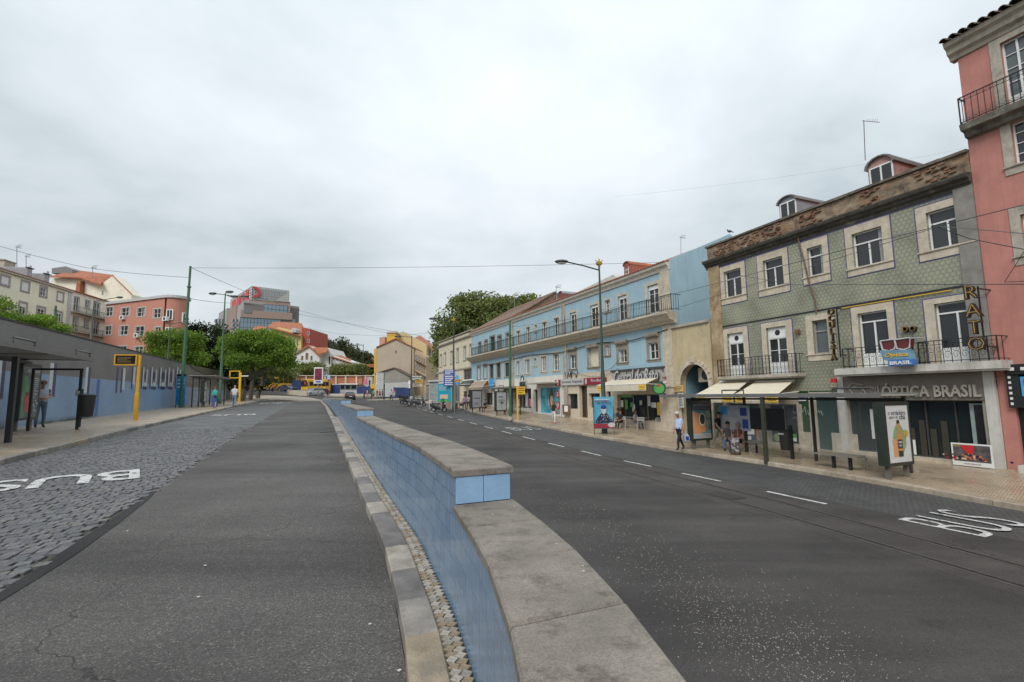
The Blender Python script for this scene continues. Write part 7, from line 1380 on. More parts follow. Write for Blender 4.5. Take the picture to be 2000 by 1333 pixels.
lampat('four headed green street lamp rising behind the far left shelter', 430, 801, 'L', 574, [(412, 572), (432, 569), (462, 578), (441, 578)], B0=st(58, -8.1, ZL(58)+.13), gold=False, col_=M['greenpole']); lampat('street lamp with two short arms on the island by the black car', 708, 773, None, 674, [(692, 675), (699, 672)], gold=False, col_=M['dgrey'])
for lab, bx, Y, ty, by, arm in (('dark street lamp standing behind the left wall by the balcony house', 177, 62, 588, 672, [(222, 580)]), ('thin street lamp behind the left wall near the olive tree', 326, 70, 632, 730, [(352, 628)])):
    b = at(bx, by, Y); tp = at(bx, ty, Y); lamp(lab, b, tp.z-b.z, [tuple(at(a, c, Y)-tp) for a, c in arm], gold=False, col_=M['olive'])
def pole(label, b, top, r, mt, name='tram_pole'):
    t = thing(name, label, 'pole', b); mb = MB(); h = (top-b).length; ax = top-b; mb.tube([(0, 0, 0), tuple(ax*.12), tuple(ax*.121), tuple(ax*.62), tuple(ax*.621), tuple(ax*.85), tuple(ax*.851), tuple(ax)], [r*1.25, r*1.25, r, r, r*.85, r*.85, r*.7, r*.7], 10); mb.build('pole', mt, t, smooth=True)
    for k in (.12, .62, .85): mb = MB(); mb.tube([tuple(ax*(k-.004)), tuple(ax*(k+.004))], r*1.3, 10); mb.build('collar', mt, t)
    return t
gb = gp(353, 797, .13, 'L'); gtop = at(372, 521, gb.y); pole('tall green tram wire pole behind the blue campaign poster', gb, gtop, .13, M['greenpole'])
gr = gp(997, 821, .15, 'R'); grt = at(996, 628, gr.y); gp_ = pole('green tram wire pole beside the yellow bus stop flag', gr, grt, .12, M['greenpole']); mb = MB(); mb.lathe([(.2, 0), (.19, .22), (.13, .3)], (0, 0, 0), 8); mb.build('footing', stone2, gp_)
pole('short green pole top behind the left wall', at(106, 655, 46), at(109, 598, 46), .13, M['greenpole'])
# wires
def wire(label, pts, r=.012, sag=.0):
    P_ = [at(*q) for q in pts]; o = []
    for a, b in zip(P_, P_[1:]):
        for i in range(12): f = i/12; p = a.lerp(b, f); o.append((p.x, p.y, p.z-sag*4*f*(1-f)))
    o.append(tuple(P_[-1])); mb = MB(); mb.tube(o, r, 4); w_ = mb.build('overhead_wire', M['black']); w_['label'] = label; w_['category'] = 'wire'; return w_
Yg = gb.y; Yb = 31
wire('span wire from the tall green pole across to the blue building', [(372, 524, Yg), (1312, 513, 31)], .011, .15); wire('span wire from the tall green pole to the left frame edge', [(371, 543, Yg), (170, 524, 44), (-20, 476, 40)], .016, .1)
wire('longitudinal wire from the tall green pole to the far lamp', [(372, 523, Yg), (560, 600, 80), (770, 655, 110)], .02, .2); wire('wire from the tall green pole towards the office block', [(365, 583, Yg), (470, 592, 70), (830, 658, 100)], .02, .2)
wire('tram contact wire running along the right roadway', [(2060, 386, 7.2), (1690, 478, 11.5), (1350, 567, 19), (1120, 620, 29), (960, 668, 45), (790, 700, 80)], .008); wire('second tram contact wire across the tiled facade', [(2060, 462, 7.6), (1835, 443, 12), (1500, 548, 19), (1200, 640, 27), (990, 690, 42)], .008)
wire('pull-off wire crossing in front of the tiled building', [(2040, 556, 9), (1550, 557, 18), (1440, 538, 22)], .009); wire('pull-off wire to the pink building', [(1820, 440, 13), (1893, 467, 12.5), (2060, 500, 11)], .011); wire('pull-off wire hanging from the pink facade', [(2040, 430, 12), (1962, 552, 14), (2060, 548, 13)], .009)
wire('sagging cable over the works junction', [(860, 648, 90), (700, 655, 110), (600, 640, 130)], .02, .5); wire('span wire from the right green pole to the blue facade', [(996, 640, gr.y), (1310, 592, 31)], .01, .1); wire('faint high wire over the rooftops', [(1200, 385, 60), (1700, 320, 60), (1893, 287, 60)], .006, .3)
for px, py, Y, ty, lab in ((1690, 300, 19, 236, 'television aerial beside the pink dormer'), (1330, 494, 36, 463, 'small aerial on the blue gable'), (1087, 588, 50, 560, 'thin aerial on the blue building roof'), (1005, 590, 62, 575, 'tiny aerial far along the blue roof'), (33, 515, 76, 482, 'left aerial on the yellow apartment house'), (51, 522, 76, 500, 'right aerial on the yellow apartment house'), (181, 538, 96, 522, 'aerial on the gabled house')):
    b = at(px, py+14, Y); tp = at(px-3 if px == 1690 else px, ty, Y); t = thing('roof_aerial', lab, 'aerial', b); ax = tp-b; k = Y/_f; mb = MB(); mb.tube([(0, 0, 0), tuple(ax)], .018*max(1, Y/30), 5); mb.build('mast', M['grey'], t); mb = MB(); q = ax*.99; mb.tube([tuple(q+Vector((-3*k, 0, 0))), tuple(q+Vector((32*k if px == 1690 else 9*k, 0, -4*k)))], .014*max(1, Y/30), 4)
    for i in range(5): e = q+Vector(((8+i*5)*k if px == 1690 else i*2*k, 0, 0)); mb.tube([tuple(e+Vector((-2*k, 0, -3*k))), tuple(e+Vector((2*k, 0, 4*k)))], .008*max(1, Y/30), 4)
    mb.build('antenna_rods', M['grey'], t)
# pigeon on the gable
pg = thing('pigeon', 'small dark pigeon perched on the blue gable ridge', 'bird', at(1425, 456, 33)); mb = MB(); mb.ell((0, 0, .12), (.16, .08, .09), 8, 6); mb.ell((-.13, 0, .22), (.05, .045, .055), 7, 5); mb.tube([(.1, 0, .1), (.3, 0, .04)], [.05, .02], 5); mb.tube([(-.17, 0, .22), (-.21, 0, .21)], [.015, .004], 4); mb.tube([(0, .02, .06), (0, .02, 0)], .01, 4); mb.build('pigeon_body', M['dgrey'], pg, smooth=True)
# yellow stop flags and information posts
def stopflag(label, b, h, w_, hh, rz, yellow_frame=False):
    t = thing('bus_stop_sign', label, 'bus stop sign', b, rz); mb = MB(); mb.box(-.06, -.05, -.05, .06, .05, h); mb.build('post', M['yellow'], t); mb = MB(); mb.box(.07, -.06, h-hh-.05, .07+w_, .06, h-.05); bx_ = mb.build('flag', M['yellow'], t); mb = MB(); textlines(mb, .12, .02+w_, h-.1, h-hh, 3, -.061, 3); mb.build('print', M['brown'], bx_); return t
stopflag('yellow bus stop flag post beside the green pole on the right', gp(1011, 822, .15, 'R'), 2.75, .55, .62, .1)
ip = gp(264, 822, .13, 'L'); t = thing('information_post', 'tall yellow post carrying a black next bus display on the left pavement', 'information post', ip, .25); hI = at(267, 695, ip.y).z-ip.z; mb = MB(); mb.loft([[(-.08, -.05, -.1), (.08, -.05, -.1), (.08, .05, -.1), (-.08, .05, -.1)], [(-.08, -.05, 1.2), (.08, -.05, 1.2), (.08, .05, 1.2), (-.08, .05, 1.2)], [(-.05, -.04, 1.3), (.06, -.04, 1.3), (.06, .04, 1.3), (-.05, .04, 1.3)], [(-.05, -.04, hI), (.06, -.04, hI), (.06, .04, hI), (-.05, .04, hI)]]); mb.build('post', mat('deep_yellow', (.62, .33, .02), .4), t)
mb = MB(); ring(mb, (-.92, hI-.42, -.12, hI-.02), (.05,)*4, -.1, .1); mb.box(-.07, -.04, hI-.3, -.06, .04, hI-.1); dp = mb.build('display_case', mat('deep_yellow', (.6,)*3), t); mb = MB(); mb.box(-.92, -.08, hI-.42, -.12, .08, hI-.02); sc2 = mb.build('screen', mat('led_screen', (.012, .012, .012), .25), t); mb = MB(); textlines(mb, -.85, -.3, hI-.08, hI-.36, 5, -.082, 8); mb.build('print', mat('amber_print', (.20, .15, .04), .5), sc2)
t = thing('information_post', 'yellow hooped information post beside the leaning street tree', 'information post', gp(467, 786, .13, 'L'), 0); mb = MB(); mb.box(-.12, -.08, 0, .12, .08, 3.5); mb.build('post', M['yellow'], t); mb = MB(); ring(mb, (-1.2, 2.9, -.15, 3.6), (.1,)*4, -.06, .06); mb.build('hoop', M['yellow'], t); mb = MB(); mb.box(.14, -.06, 3.0, .95, .06, 3.12); mb.build('sign_arm', M['wht'], t)
# campaign posters
jp = gp(342, 797, .13, 'L'); t = thing('campaign_poster', 'bright blue campaign poster reading JUSTIÇA at the foot of the green pole', 'poster', jp, -.15); z1 = at(342, 737, jp.y).z-jp.z; z0_ = at(342, 792, jp.y).z-jp.z; w_ = 20/950*jp.y; mb = MB(); mb.box(0, -.03, z0_, w_, .03, z1); bd = mb.build('board', mat('poster_blue', (.02, .30, .68), .5), t)
for i, l in enumerate(('JUSTIÇA', 'PARA QUEM', 'TRABALHOU')): text(bd, l, (w_*.5, -.034, z1-(z1-z0_)*(.13+.12*i)), w_*.8, .17 if i == 0 else .13, M['wht'], .004, bold=.03)
mb = MB(); mb.tube([(w_*.8, -.034, z0_+.2), (w_*.6, -.034, z0_+.45), (w_*.8, -.034, z0_+.7)], .03, 5); mb.tube([(w_*.1, -.034, z0_+.3), (w_*.25, -.034, z0_+.5), (w_*.1, -.034, z0_+.7)], .03, 5); mb.build('print', M['blue'], bd)
for x in (.03, w_-.03): mb = MB(); mb.box(x-.02, -.02, -.05, x+.02, .02, z0_); mb.build('leg', M['black'], t)
mb = MB(); mb.box(0, -.03, z1+.02, w_, .03, z1+.22); mb.build('header', M['navy'], t)
bx = gp(1160, 850, .15, 'R'); t = thing('campaign_poster', 'bent blue poster with a bearded figure tied to the tall lamp', 'poster', bx, face_to(bx)+.1); k = bx.y/_f; w_ = 39*k; z1 = at(1177, 776, bx.y).z-bx.z; z0_ = at(1177, 838, bx.y).z-bx.z; X0 = 0
mb = MB(); n = 8; rgs = [[(w_*i/n, -.05+.05*math.sin(i), z0_), (w_*i/n, -.05+.04*math.sin(i*1.3), z1), (w_*i/n, -.03+.04*math.sin(i*1.3), z1), (w_*i/n, -.03+.05*math.sin(i), z0_)] for i in range(n+1)]; mb.loft(rgs, True); bd = mb.build('sheet', mat('poster_teal', (.10, .36, .50), .5, var=.2, scale=1), t); hh = z1-z0_; y = -.13
text(bd, 'A ESPECULAÇÃO', (w_*.42, y, z1-.08*hh), w_*.72, .09, M['wht'], .004, bold=.03); text(bd, 'DESDE O MOMENTO', (w_*.45, y, z1-.14*hh), w_*.75, .08, M['dred'], .004, bold=.03); text(bd, 'QUE SUBIU AO PODER', (w_*.55, y, z1-.20*hh), w_*.7, .07, M['navy'], .004, bold=.03)
shape(bd, [(w_*.06, z0_+.2*hh), (w_*.95, z0_+.2*hh), (w_*.8, z0_+.36*hh), (w_*.62, z0_+.5*hh), (w_*.4, z0_+.5*hh), (w_*.22, z0_+.36*hh)], y, M['navy']); disc(bd, (w_*.5, z0_+.6*hh), w_*.13, .15*hh, y-.004, M['lgrey']); disc(bd, (w_*.5, z0_+.68*hh), w_*.14, .07*hh, y-.008, M['blue']); rect(bd, w_*.38, z0_+.63*hh, w_*.62, z0_+.67*hh, y-.012, M['navy']); rr = random.Random(2)
for i in range(30): disc(bd, (w_*(.15+.7*rr.random()), z0_+(.22+.2*rr.random())*hh), .02, .016, y-.006, M['lgrey'])
rect(bd, 0.02, z0_+.02*hh, w_-.02, z0_+.16*hh, y, M['dred']); disc(bd, (w_*.86, z0_+.12*hh), .22, .14, y-.006, M['lgrey'])
for x in (.02, w_-.02): mb = MB(); mb.box(x-.015, -.06, -.02, x+.015, -.03, z1); mb.build('leg', M['black'], t)
pb = gp(1795, 900, .15, 'R')
t = thing('leaning_poster', 'white edged battle scene poster leaning on the optician shopfront', 'poster', T.MW @ Vector((T.X(1897, 890, -.45), -.42, 0)), T.root.rotation_euler[2]); t.location.z = (T.MW @ Vector((0, 0, T.Z(1897, 912, -.45)))).z; r = T.rect(1855, 1934, 868, 912, -.45); w_, hh = r[2]-r[0], r[3]-r[1]
mb = MB(); mb.box(-w_/2, 0, 0, w_/2, .03, hh); bd = mb.build('board', M['wht'], t); rect(bd, -w_/2+.05, .2*hh, w_/2-.05, hh-.05, 0, mat('storm_grey', (.11, .10, .10), .5, var=.5, scale=3)); rr = random.Random(9)
for i in range(60): disc(bd, (rr.gauss(-.05, .3), hh*(.3+.28*rr.random()*max(.2, 1-abs(rr.gauss(0, .4))))), .045, .035, -.006-.001*(i % 9), [mat('flesh', (.42, .2, .10), .6), M['brown'], M['dred'], M['navy'], M['sand']][i % 5])
shape(bd, [(-.12, .55*hh), (.06, .55*hh), (.1, .93*hh), (-.3, .9*hh)], -.012, M['red']); text(bd, 'Elementar', (-w_*.3, -.006, hh*.88), .3, .06, M['yellow'], .002); text(bd, 'multiópticas', (0, -.004, .1*hh), .45, .06, M['dred'], .002)
t = thing('menu_board', 'orange folding menu board with white sheets by the coffee shop', 'menu board', gp(1466, 872, .15, 'R'), face_to(gp(1466, 872, .15, 'R'))+.2)
mb = MB(); ring(mb, (-.28, .25, .28, 1.1), (.05,)*4, -.03, .03); [mb.box(sx*.3-.025, -.03, 0, sx*.3+.025, .03, .2) for sx in (-1, 1)]; mb.tube([(.3, .02, 1.1), (.62, .5, 0)], .025, 4); mb.build('frame', mat('orange_wood', (.42, .16, .05), .6), t); mb = MB(); mb.box(-.28, -.02, .25, .28, .02, 1.1); pb_ = mb.build('board', M['navy'], t); rect(pb_, -.2, .55, .2, 1.0, -.022, M['wht']); rect(pb_, -.18, .3, .05, .48, -.022, M['wht'])
t = thing('pavement_sign', 'wooden A frame board standing outside the shop with aqua window', 'pavement sign', gp(1106, 818, .15, 'R'), face_to(gp(1106, 818, .15, 'R'))); mb = MB(); mb.box(-.3, -.02, .3, .3, .02, 1.15); mb.tube([(-.32, 0, 1.15), (-.4, 0, 0)], .02, 4); mb.tube([(.32, 0, 1.15), (.4, 0, 0)], .02, 4); mb.tube([(.32, 0, 1.15), (.62, .4, 0)], .02, 4); bd = mb.build('board', M['brown'], t); rect(bd, -.15, .55, .15, 1.05, -.03, M['wht'])
# phone kiosk with teal poster
kb = gp(838, 800, .15, 'R'); kf = fac2('phone_kiosk', 'glass phone kiosk with a teal poster beside the parked motorbike', kb, gp(882, 803, .15, 'R'), kb.z, cat='kiosk'); Wk = (gp(882, 803, .15, 'R')-kb).length; zt = kf.Z(860, 746)
mb = MB(); [mb.box(x, y, 0, x+.08, y+.08, zt) for x in (0, Wk*.36, Wk-.08) for y in (0, 1.1)]; mb.box(-.1, -.15, zt, Wk+.1, 1.35, zt+.18); kf.part('frame', mb, M['lgrey']); mb = MB(); mb.box(.1, .03, .3, Wk*.36, .05, zt); kf.part('side_glass', mb, mat('kiosk_glass', (.30, .33, .32), .2, var=.3)); mb = MB(); mb.box(Wk*.36+.1, -.03, .75, Wk-.05, .02, zt-.25); po = kf.part('poster', mb, M['teal']); rect(po, Wk*.5, 1.1, Wk*.85, 1.55, -.034, M['sand']); rect(po, Wk*.42, .8, Wk*.9, 1.0, -.034, M['green'])
mb = MB(); textlines(mb, Wk*.45, Wk*.9, zt-.4, zt-1.0, 4, -.034, 3); mb.build('print', M['lgrey'], po); mb = MB(); mb.box(Wk*.36+.1, .0, .05, Wk-.1, 1.0, .7); kf.part('lower_panel', mb, mat('kiosk_brown', (.25, .18, .14), .6))
# signs
def sign(name, label, px, py, side, plates, r=.04, dz=.15, Y=None, mt=None, base=None):
    b = base or gp(px, py, dz, side); Y = b.y; t = thing(name, label, 'sign', b); ztop = max(at(q[0], q[2], Y).z for q in plates)-b.z
    mb = MB(); mb.lathe([(r, -.05), (r, ztop-.02)], (0, 0, 0), 8); mb.build('post', mt or M['grey'], t)
    for i, (x0, x1, y0, y1, m_, *ex) in enumerate(plates):
        a, c = at(x0, y1, Y)-b, at(x1, y0, Y)-b; mb = MB()
        if ex and ex[0] == 'o': mb.disc(((a.x+c.x)/2, (a.z+c.z)/2), (c.x-a.x)/2, (c.z-a.z)/2, -.09, -.05)
        else: mb.box(a.x, -.09, a.z, c.x, -.05, c.z)
        o = mb.build('plate', M[m_], t)
        if ex and ex[0] == 'l': mb = MB(); textlines(mb, a.x+.12*(c.x-a.x), c.x-.1*(c.x-a.x), c.z-.04, a.z+.04, ex[1], -.095, i+3, .5); mb.build('print', M[ex[2]], o)
        if ex and ex[0] == 'r': mb = MB(); mb.disc(((a.x+c.x)/2, (a.z+c.z)/2), (c.x-a.x)/2*.75, (c.z-a.z)/2*.75, -.1, -.092); mb.build('inner_disc', M[ex[1]], o)
    return t
sign('direction_board', 'large blue direction board with white lines of text in front of the lamp', 889, 803, 'R', [(866.5, 888, 723, 733, 'blue', 'l', 3, 'wht'), (866.5, 888, 733.6, 755, 'blue', 'l', 5, 'wht'), (889, 892.5, 727, 737, 'lgrey')]); sign('direction_signs', 'stack of white direction plates above the crowd', 750, 781, None, [(735, 752, 729+i*4.6, 732.6+i*4.6, 'wht', 'l', 1, 'dgrey') for i in range(5)], mt=M['dgreen'], r=.12)
sign('direction_signs', 'yellow and white direction plates left of the phone kiosk', 826, 790, 'R', [(803, 824, 735, 738, 'lgrey'), (803, 822, 740, 743, 'wht', 'l', 1, 'dgrey'), (811, 826, 742, 748.5, 'yellow', 'l', 2, 'brown'), (806, 816, 748.8, 750, 'lgrey'), (803, 824, 752, 756, 'cream', 'l', 1, 'brown')], r=.06)
sign('no_entry_sign', 'white round traffic sign above a white plate by the scooters', 800, 790, 'R', [(797, 803.5, 744, 752, 'wht', 'o'), (798.5, 803, 752.6, 759, 'wht')], mt=M['black']); sign('traffic_light', 'traffic light showing red beside the crossing crowd', 722, 780, None, [(720.5, 724, 744, 753, 'dgrey'), (720.8, 723.6, 744, 747.6, 'red', 'o'), (719, 723.6, 753.5, 759, 'blue', 'o'), (724.4, 731, 752, 759.5, 'yellow')]); sign('traffic_light', 'traffic light with red lamp on the far side by the buses', 602, 772, None, [(599, 602, 748, 756, 'dgrey'), (594.5, 598, 746.5, 752, 'red', 'o')])
sign('crossing_sign', 'small blue signs on a thin post beside the white framed poster', 642.5, 777, None, [(639, 645.5, 733, 742, 'skyblue', 'l', 2, 'wht'), (640.5, 644, 742.5, 746, 'blue', 'o')]); sign('roadside_sign', 'thin signpost with small plates beside the phone kiosk', 888, 808, 'R', [(891, 896, 734, 742, 'skyblue'), (889, 896, 742, 747, 'orange', 'l', 1, 'brown'), (891, 896, 747.5, 752, 'skyblue')])
bb = gp(621, 778.5, .13); t = thing('advert_panel', 'white framed crimson poster on a tall pole on the traffic island', 'advert panel', bb, 0); z0_, z1 = at(621, 750, bb.y).z-bb.z, at(621, 718.5, bb.y).z-bb.z; w_ = 17/950*bb.y; mb = MB(); mb.box(-w_/2, -.15, z0_, w_/2, .15, z1); bd = mb.build('frame', M['wht'], t); rect(bd, -w_/2+.12, z0_+.55, w_/2-.12, z1-.2, -.152, mat('crimson_print', (.20, .025, .06), .5, var=.4, scale=2)); rect(bd, -w_/2+.3, z0_+.15, w_/2-.3, z0_+.4, -.152, M['blue']); mb = MB(); mb.lathe([(.1, 0), (.1, z0_)], (0, 0, 0), 8); mb.build('post', M['grey'], t)
# railings round the island
mb = MB(); rr_ = thing('island_railing', 'grey pedestrian railing round the traffic island', 'railing', st(70, 1.6, ZL(70)+.13)); pts = [gp(x, y, .13) for x, y in ((636, 778), (621, 778), (602, 777), (586, 775.5), (566, 773))]
for a, b_ in zip(pts, pts[1:]):
    mb = MB(); mb.M = W(rr_); mb.tube([tuple(a+Vector((0, 0, 1))), tuple(b_+Vector((0, 0, 1)))], .03, 4); mb.tube([tuple(a+Vector((0, 0, .5))), tuple(b_+Vector((0, 0, .5)))], .025, 4); mb.tube([tuple(a), tuple(a+Vector((0, 0, 1)))], .04, 5); mb.build('railing_bay', M['lgrey'], rr_)
mb = MB(); g = thing('island_low_wall', 'low pale concrete parapet on the traffic island', 'wall', gp(580, 773, .13)); mb.M = W(g); a, b_ = gp(560, 772, .1), gp(599, 774.5, .1); nrm = Vector((0, .4, 0)); mb.loft([[tuple(a), tuple(a+Vector((0, 0, .9))), tuple(a+nrm+Vector((0, 0, .9))), tuple(a+nrm)], [tuple(b_), tuple(b_+Vector((0, 0, 1.0))), tuple(b_+nrm+Vector((0, 0, 1.0))), tuple(b_+nrm)]]); mb.build('parapet', stone, g)
# ================================================================ VEHICLES
tyre = mat('tyre', (.02, .02, .02), .8); plas = mat('dark_plastic', (.025, .025, .028), .5)
def wheel(par, c, r, w_, ax='y'):
    mb = MB(); prof = [(r*.6, -w_/2), (r*.95, -w_/2), (r, -w_*.3), (r, w_*.3), (r*.95, w_/2), (r*.6, w_/2)]; mb.M = Matrix.Translation(c) @ Matrix.Rotation(R(90), 4, 'X' if ax == 'y' else 'Y'); mb.lathe(prof, (0, 0, 0), 16); o = mb.build('wheel', tyre, par, smooth=True)
    mb = MB(); mb.M = Matrix.Translation(c) @ Matrix.Rotation(R(90), 4, 'X' if ax == 'y' else 'Y'); mb.lathe([(r*.1, -w_/2-.01), (r*.58, -w_/2-.005), (r*.6, w_/2+.005), (r*.1, w_/2+.01)], (0, 0, 0), 10); mb.build('rim', M['grey'], o)
def car(label, loc, rz, paint, h=1.46, L_=4.2, W_=1.75):
    """front towards -y"""
    t = thing('car', label, 'car', loc, rz); pm = mat('car_paint_'+paint[0], paint[1], .25, .2, var=.03); y0, y1 = -L_/2, L_/2; hw = W_/2
    sec = [(y0, .45, .66, .80), (y0+.12, .28, .76, .92), (y0+.9, .25, .92, .99), (-.6, .22, 1.0, 1.0), (1.1, .22, 1.02, 1.0), (y1-.35, .25, 1.0, .97), (y1-.05, .32, .9, .92), (y1, .45, .78, .86)]
    mb = MB(); mb.loft([[(-hw*k, y, zb), (-hw*k*1.0, y, zb+(zt_-zb)*.5), (-hw*k*.9, y, zt_-.03), (-hw*k*.7, y, zt_), (hw*k*.7, y, zt_), (hw*k*.9, y, zt_-.03), (hw*k, y, zb+(zt_-zb)*.5), (hw*k, y, zb)] for y, zb, zt_, k in sec]); mb.build('body', pm, t, smooth=True)
    cab = [(-.95, .95, .80), (-.25, h-.06, .66), (.4, h, .66), (1.1, h-.06, .64), (1.75, 1.0, .76)]
    mb = MB(); mb.loft([[(-hw*.88, y, .93), (-hw*k, y, z), (hw*k, y, z), (hw*.88, y, .93)] for y, z, k in cab]); mb.build('cabin_glass', M['pane'], t, smooth=True); mb = MB(); mb.loft([[(-hw*k-.01, y, z-.02), (-hw*k*.9, y, z+.02), (hw*k*.9, y, z+.02), (hw*k+.01, y, z-.02)] for y, z, k in cab[1:4]]); mb.build('roof', pm, t)
    for sx in (-1, 1):
        for y, z, k in (cab[1], cab[3]): y2 = -.95 if y < 0 else 1.75; mb = MB(); mb.tube([(sx*hw*.86, y2, .96), (sx*hw*k, y, z)], .035, 4); mb.build('pillar', pm, t)
        for y in (y0+.75, y1-.75): wheel(t, (sx*(hw-.1), y, .3), .31, .2, 'x')
        mb = MB(); mb.cbox((sx*hw*.68, y1-.03, .83), (.3, .08, .16)); mb.build('tail_light', M['red'], t); mb = MB(); mb.cbox((sx*hw*.62, y0+.08, .68), (.34, .1, .14)); mb.build('headlight', M['lgrey'], t); mb = MB(); mb.cbox((sx*(hw+.08), -.7, .98), (.16, .1, .12)); mb.build('mirror', pm, t)
    mb = MB(); mb.cbox((0, y1+.02, .42), (W_*.86, .12, .2)); mb.build('bumper', plas, t); mb = MB(); mb.cbox((0, y0-.0, .42), (W_*.8, .12, .2)); mb.build('bumper', plas, t); mb = MB(); mb.cbox((0, y1+.035, .68), (.5, .02, .12)); mb.build('number_plate', M['wht'], t); return t
up = lambda a=0: AC+math.pi*0+a
cb = gp(683, 782.6, .0); car('black hatchback driving away on the right roadway near the crowd', cb, AC+math.pi+.0, ('black', (.02, .02, .024))).rotation_euler = (0, 0, AC+math.pi)
for o in ():
    pass
car('dark blue car parked on the left of the far island', gp(561, 765, .0), 1.2, ('blue', (.03, .045, .08))); car('silver grey car waiting in front of the yellow bus', gp(612, 773, 0), -.5, ('silver', (.42, .43, .45))); car('dark red car half hidden behind the island poster pole', gp(626, 773.2, 0), -.4, ('maroon', (.10, .03, .04)))
def bus(label, loc, rz, L_=9, H_=3.0):
    t = thing('bus', label, 'bus', loc, rz); by = mat('bus_yellow', (.72, .40, .02), .35); mb = MB(); mb.bbox((0, 0, .35+H_/2-.1), (2.5, L_, H_-.4), .14); mb.build('body', by, t); mb = MB(); mb.box(-1.1, -L_/2-.02, 1.35, 1.1, -L_/2-.004, 2.6); mb.build('windscreen', M['pane'], t)
    for sx in (-1, 1):
        for i in range(5): mb = MB(); mb.box(sx*1.252, -L_/2+.5+i*(L_-1)/5, 1.5, sx*1.262, -L_/2+.4+(i+1)*(L_-1)/5, 2.45); mb.build('window', M['pane'], t)
        for y in (-L_*.3, L_*.3): wheel(t, (sx*1.12, y, .45), .46, .26, 'x')
        mb = MB(); mb.cbox((sx*.9, -L_/2-.01, .8), (.3, .05, .16)); mb.build('headlight', M['wht'], t)
    mb = MB(); mb.box(-.9, -L_/2-.03, 2.66, .9, -L_/2-.005, 2.88); mb.build('destination_display', M['black'], t); mb = MB(); mb.box(-1.1, -L_/2-.02, .45, 1.1, -L_/2-.005, .62); mb.build('bumper', plas, t); return t
bus('yellow bus at the far stop, seen left of the traffic poles', gp(543, 762, 0), -.55, 7, 2.9); bus('yellow bus waiting behind the parked cars by the brick wall', gp(617, 768, 0), -.6, 6, 2.9); bus('yellow bus partly hidden behind the leaning street tree', gp(500, 764, 0), -.9, 7, 2.9)
def scooter(label, loc, rz, paint, box=True, screen=True):
    """front towards -y"""
    t = thing('scooter', label, 'scooter', loc, rz, 'parked scooters and motorbikes'); pm = mat('scooter_'+paint[0], paint[1], .3); wheel(t, (0, -.62, .26), .26, .11, 'x'); wheel(t, (0, .55, .26), .26, .13, 'x')
    mb = MB(); mb.loft([[(-.16, y, zb), (-.2*k, y, (zb+zt_)/2), (-.13*k, y, zt_), (.13*k, y, zt_), (.2*k, y, (zb+zt_)/2), (.16, y, zb)] for y, zb, zt_, k in ((-.1, .28, .45, .9), (.15, .28, .74, 1), (.5, .42, .82, 1), (.9, .62, .84, .6))]); mb.build('body', pm, t, smooth=True); mb = MB(); mb.loft([[(-.26, -.62, .45), (.26, -.62, .45), (.2, -.42, .4), (-.2, -.42, .4)], [(-.24, -.66, .75), (.24, -.66, .75), (.2, -.45, .78), (-.2, -.45, .78)], [(-.14, -.5, 1.0), (.14, -.5, 1.0), (.12, -.38, 1.0), (-.12, -.38, 1.0)]]); mb.build('front_fairing', pm, t, smooth=True); mb = MB(); mb.bbox((0, .32, .83), (.28, .85, .13), .04); mb.build('seat', plas, t)
    mb = MB(); mb.tube([(-.34, -.33, 1.06), (-.1, -.42, 1.0), (.1, -.42, 1.0), (.34, -.33, 1.06)], .022, 5); mb.build('handlebar', plas, t); [(lambda mb: (mb.tube([(sx*.26, -.38, 1.04), (sx*.33, -.42, 1.2)], .012, 4), mb.ell((sx*.34, -.42, 1.24), (.07, .03, .05), 7, 4), mb.build('mirror', plas, t)))(MB()) for sx in (-1, 1)]; mb = MB(); mb.ell((0, -.68, .8), (.1, .05, .08), 8, 5); mb.build('headlight', M['wht'], t)
    if screen: mb = MB(); mb.loft([[(-.2, -.58, .98), (.2, -.58, .98), (.2, -.57, .98), (-.2, -.57, .98)], [(-.15, -.42, 1.38), (.15, -.42, 1.38), (.15, -.41, 1.38), (-.15, -.41, 1.38)]]); mb.build('windscreen', M['pane2'], t)
    if box: mb = MB(); mb.bbox((0, .88, 1.04), (.42, .4, .32), .07); mb.build('top_box', mat('topbox_'+paint[0], paint[2], .4), t)
    mb = MB(); mb.box(-.03, -.55, .2, .03, -.45, .9); mb.box(-.18, -.4, .24, .18, .2, .3); mb.build('floorboard', plas, t); return t
bk_ = (.018, .018, .02)
for px, py, rz, pa, lab in ((857, 806, .9, ('black', bk_, (.5, .42, .40)), 'black scooter with pale top box parked alone at the kerb by the kiosk'), (818, 795, 1.1, ('black2', (.03, .03, .03), (.35, .35, .34)), 'black scooter with a grey cover nearest the phone kiosk'), (808, 793, 1.3, ('grey', (.10, .10, .11), bk_), 'dark grey motorbike in the middle of the parked row'), (800, 792, 1.5, ('black3', bk_, bk_), 'black motorbike with tall screen in the parked row'), (793, 790, 1.7, ('olive', (.10, .12, .06), bk_), 'dark olive scooter at the far end of the parked row')): scooter(lab, gp(px, py, .14, 'R'), AC+rz, pa)

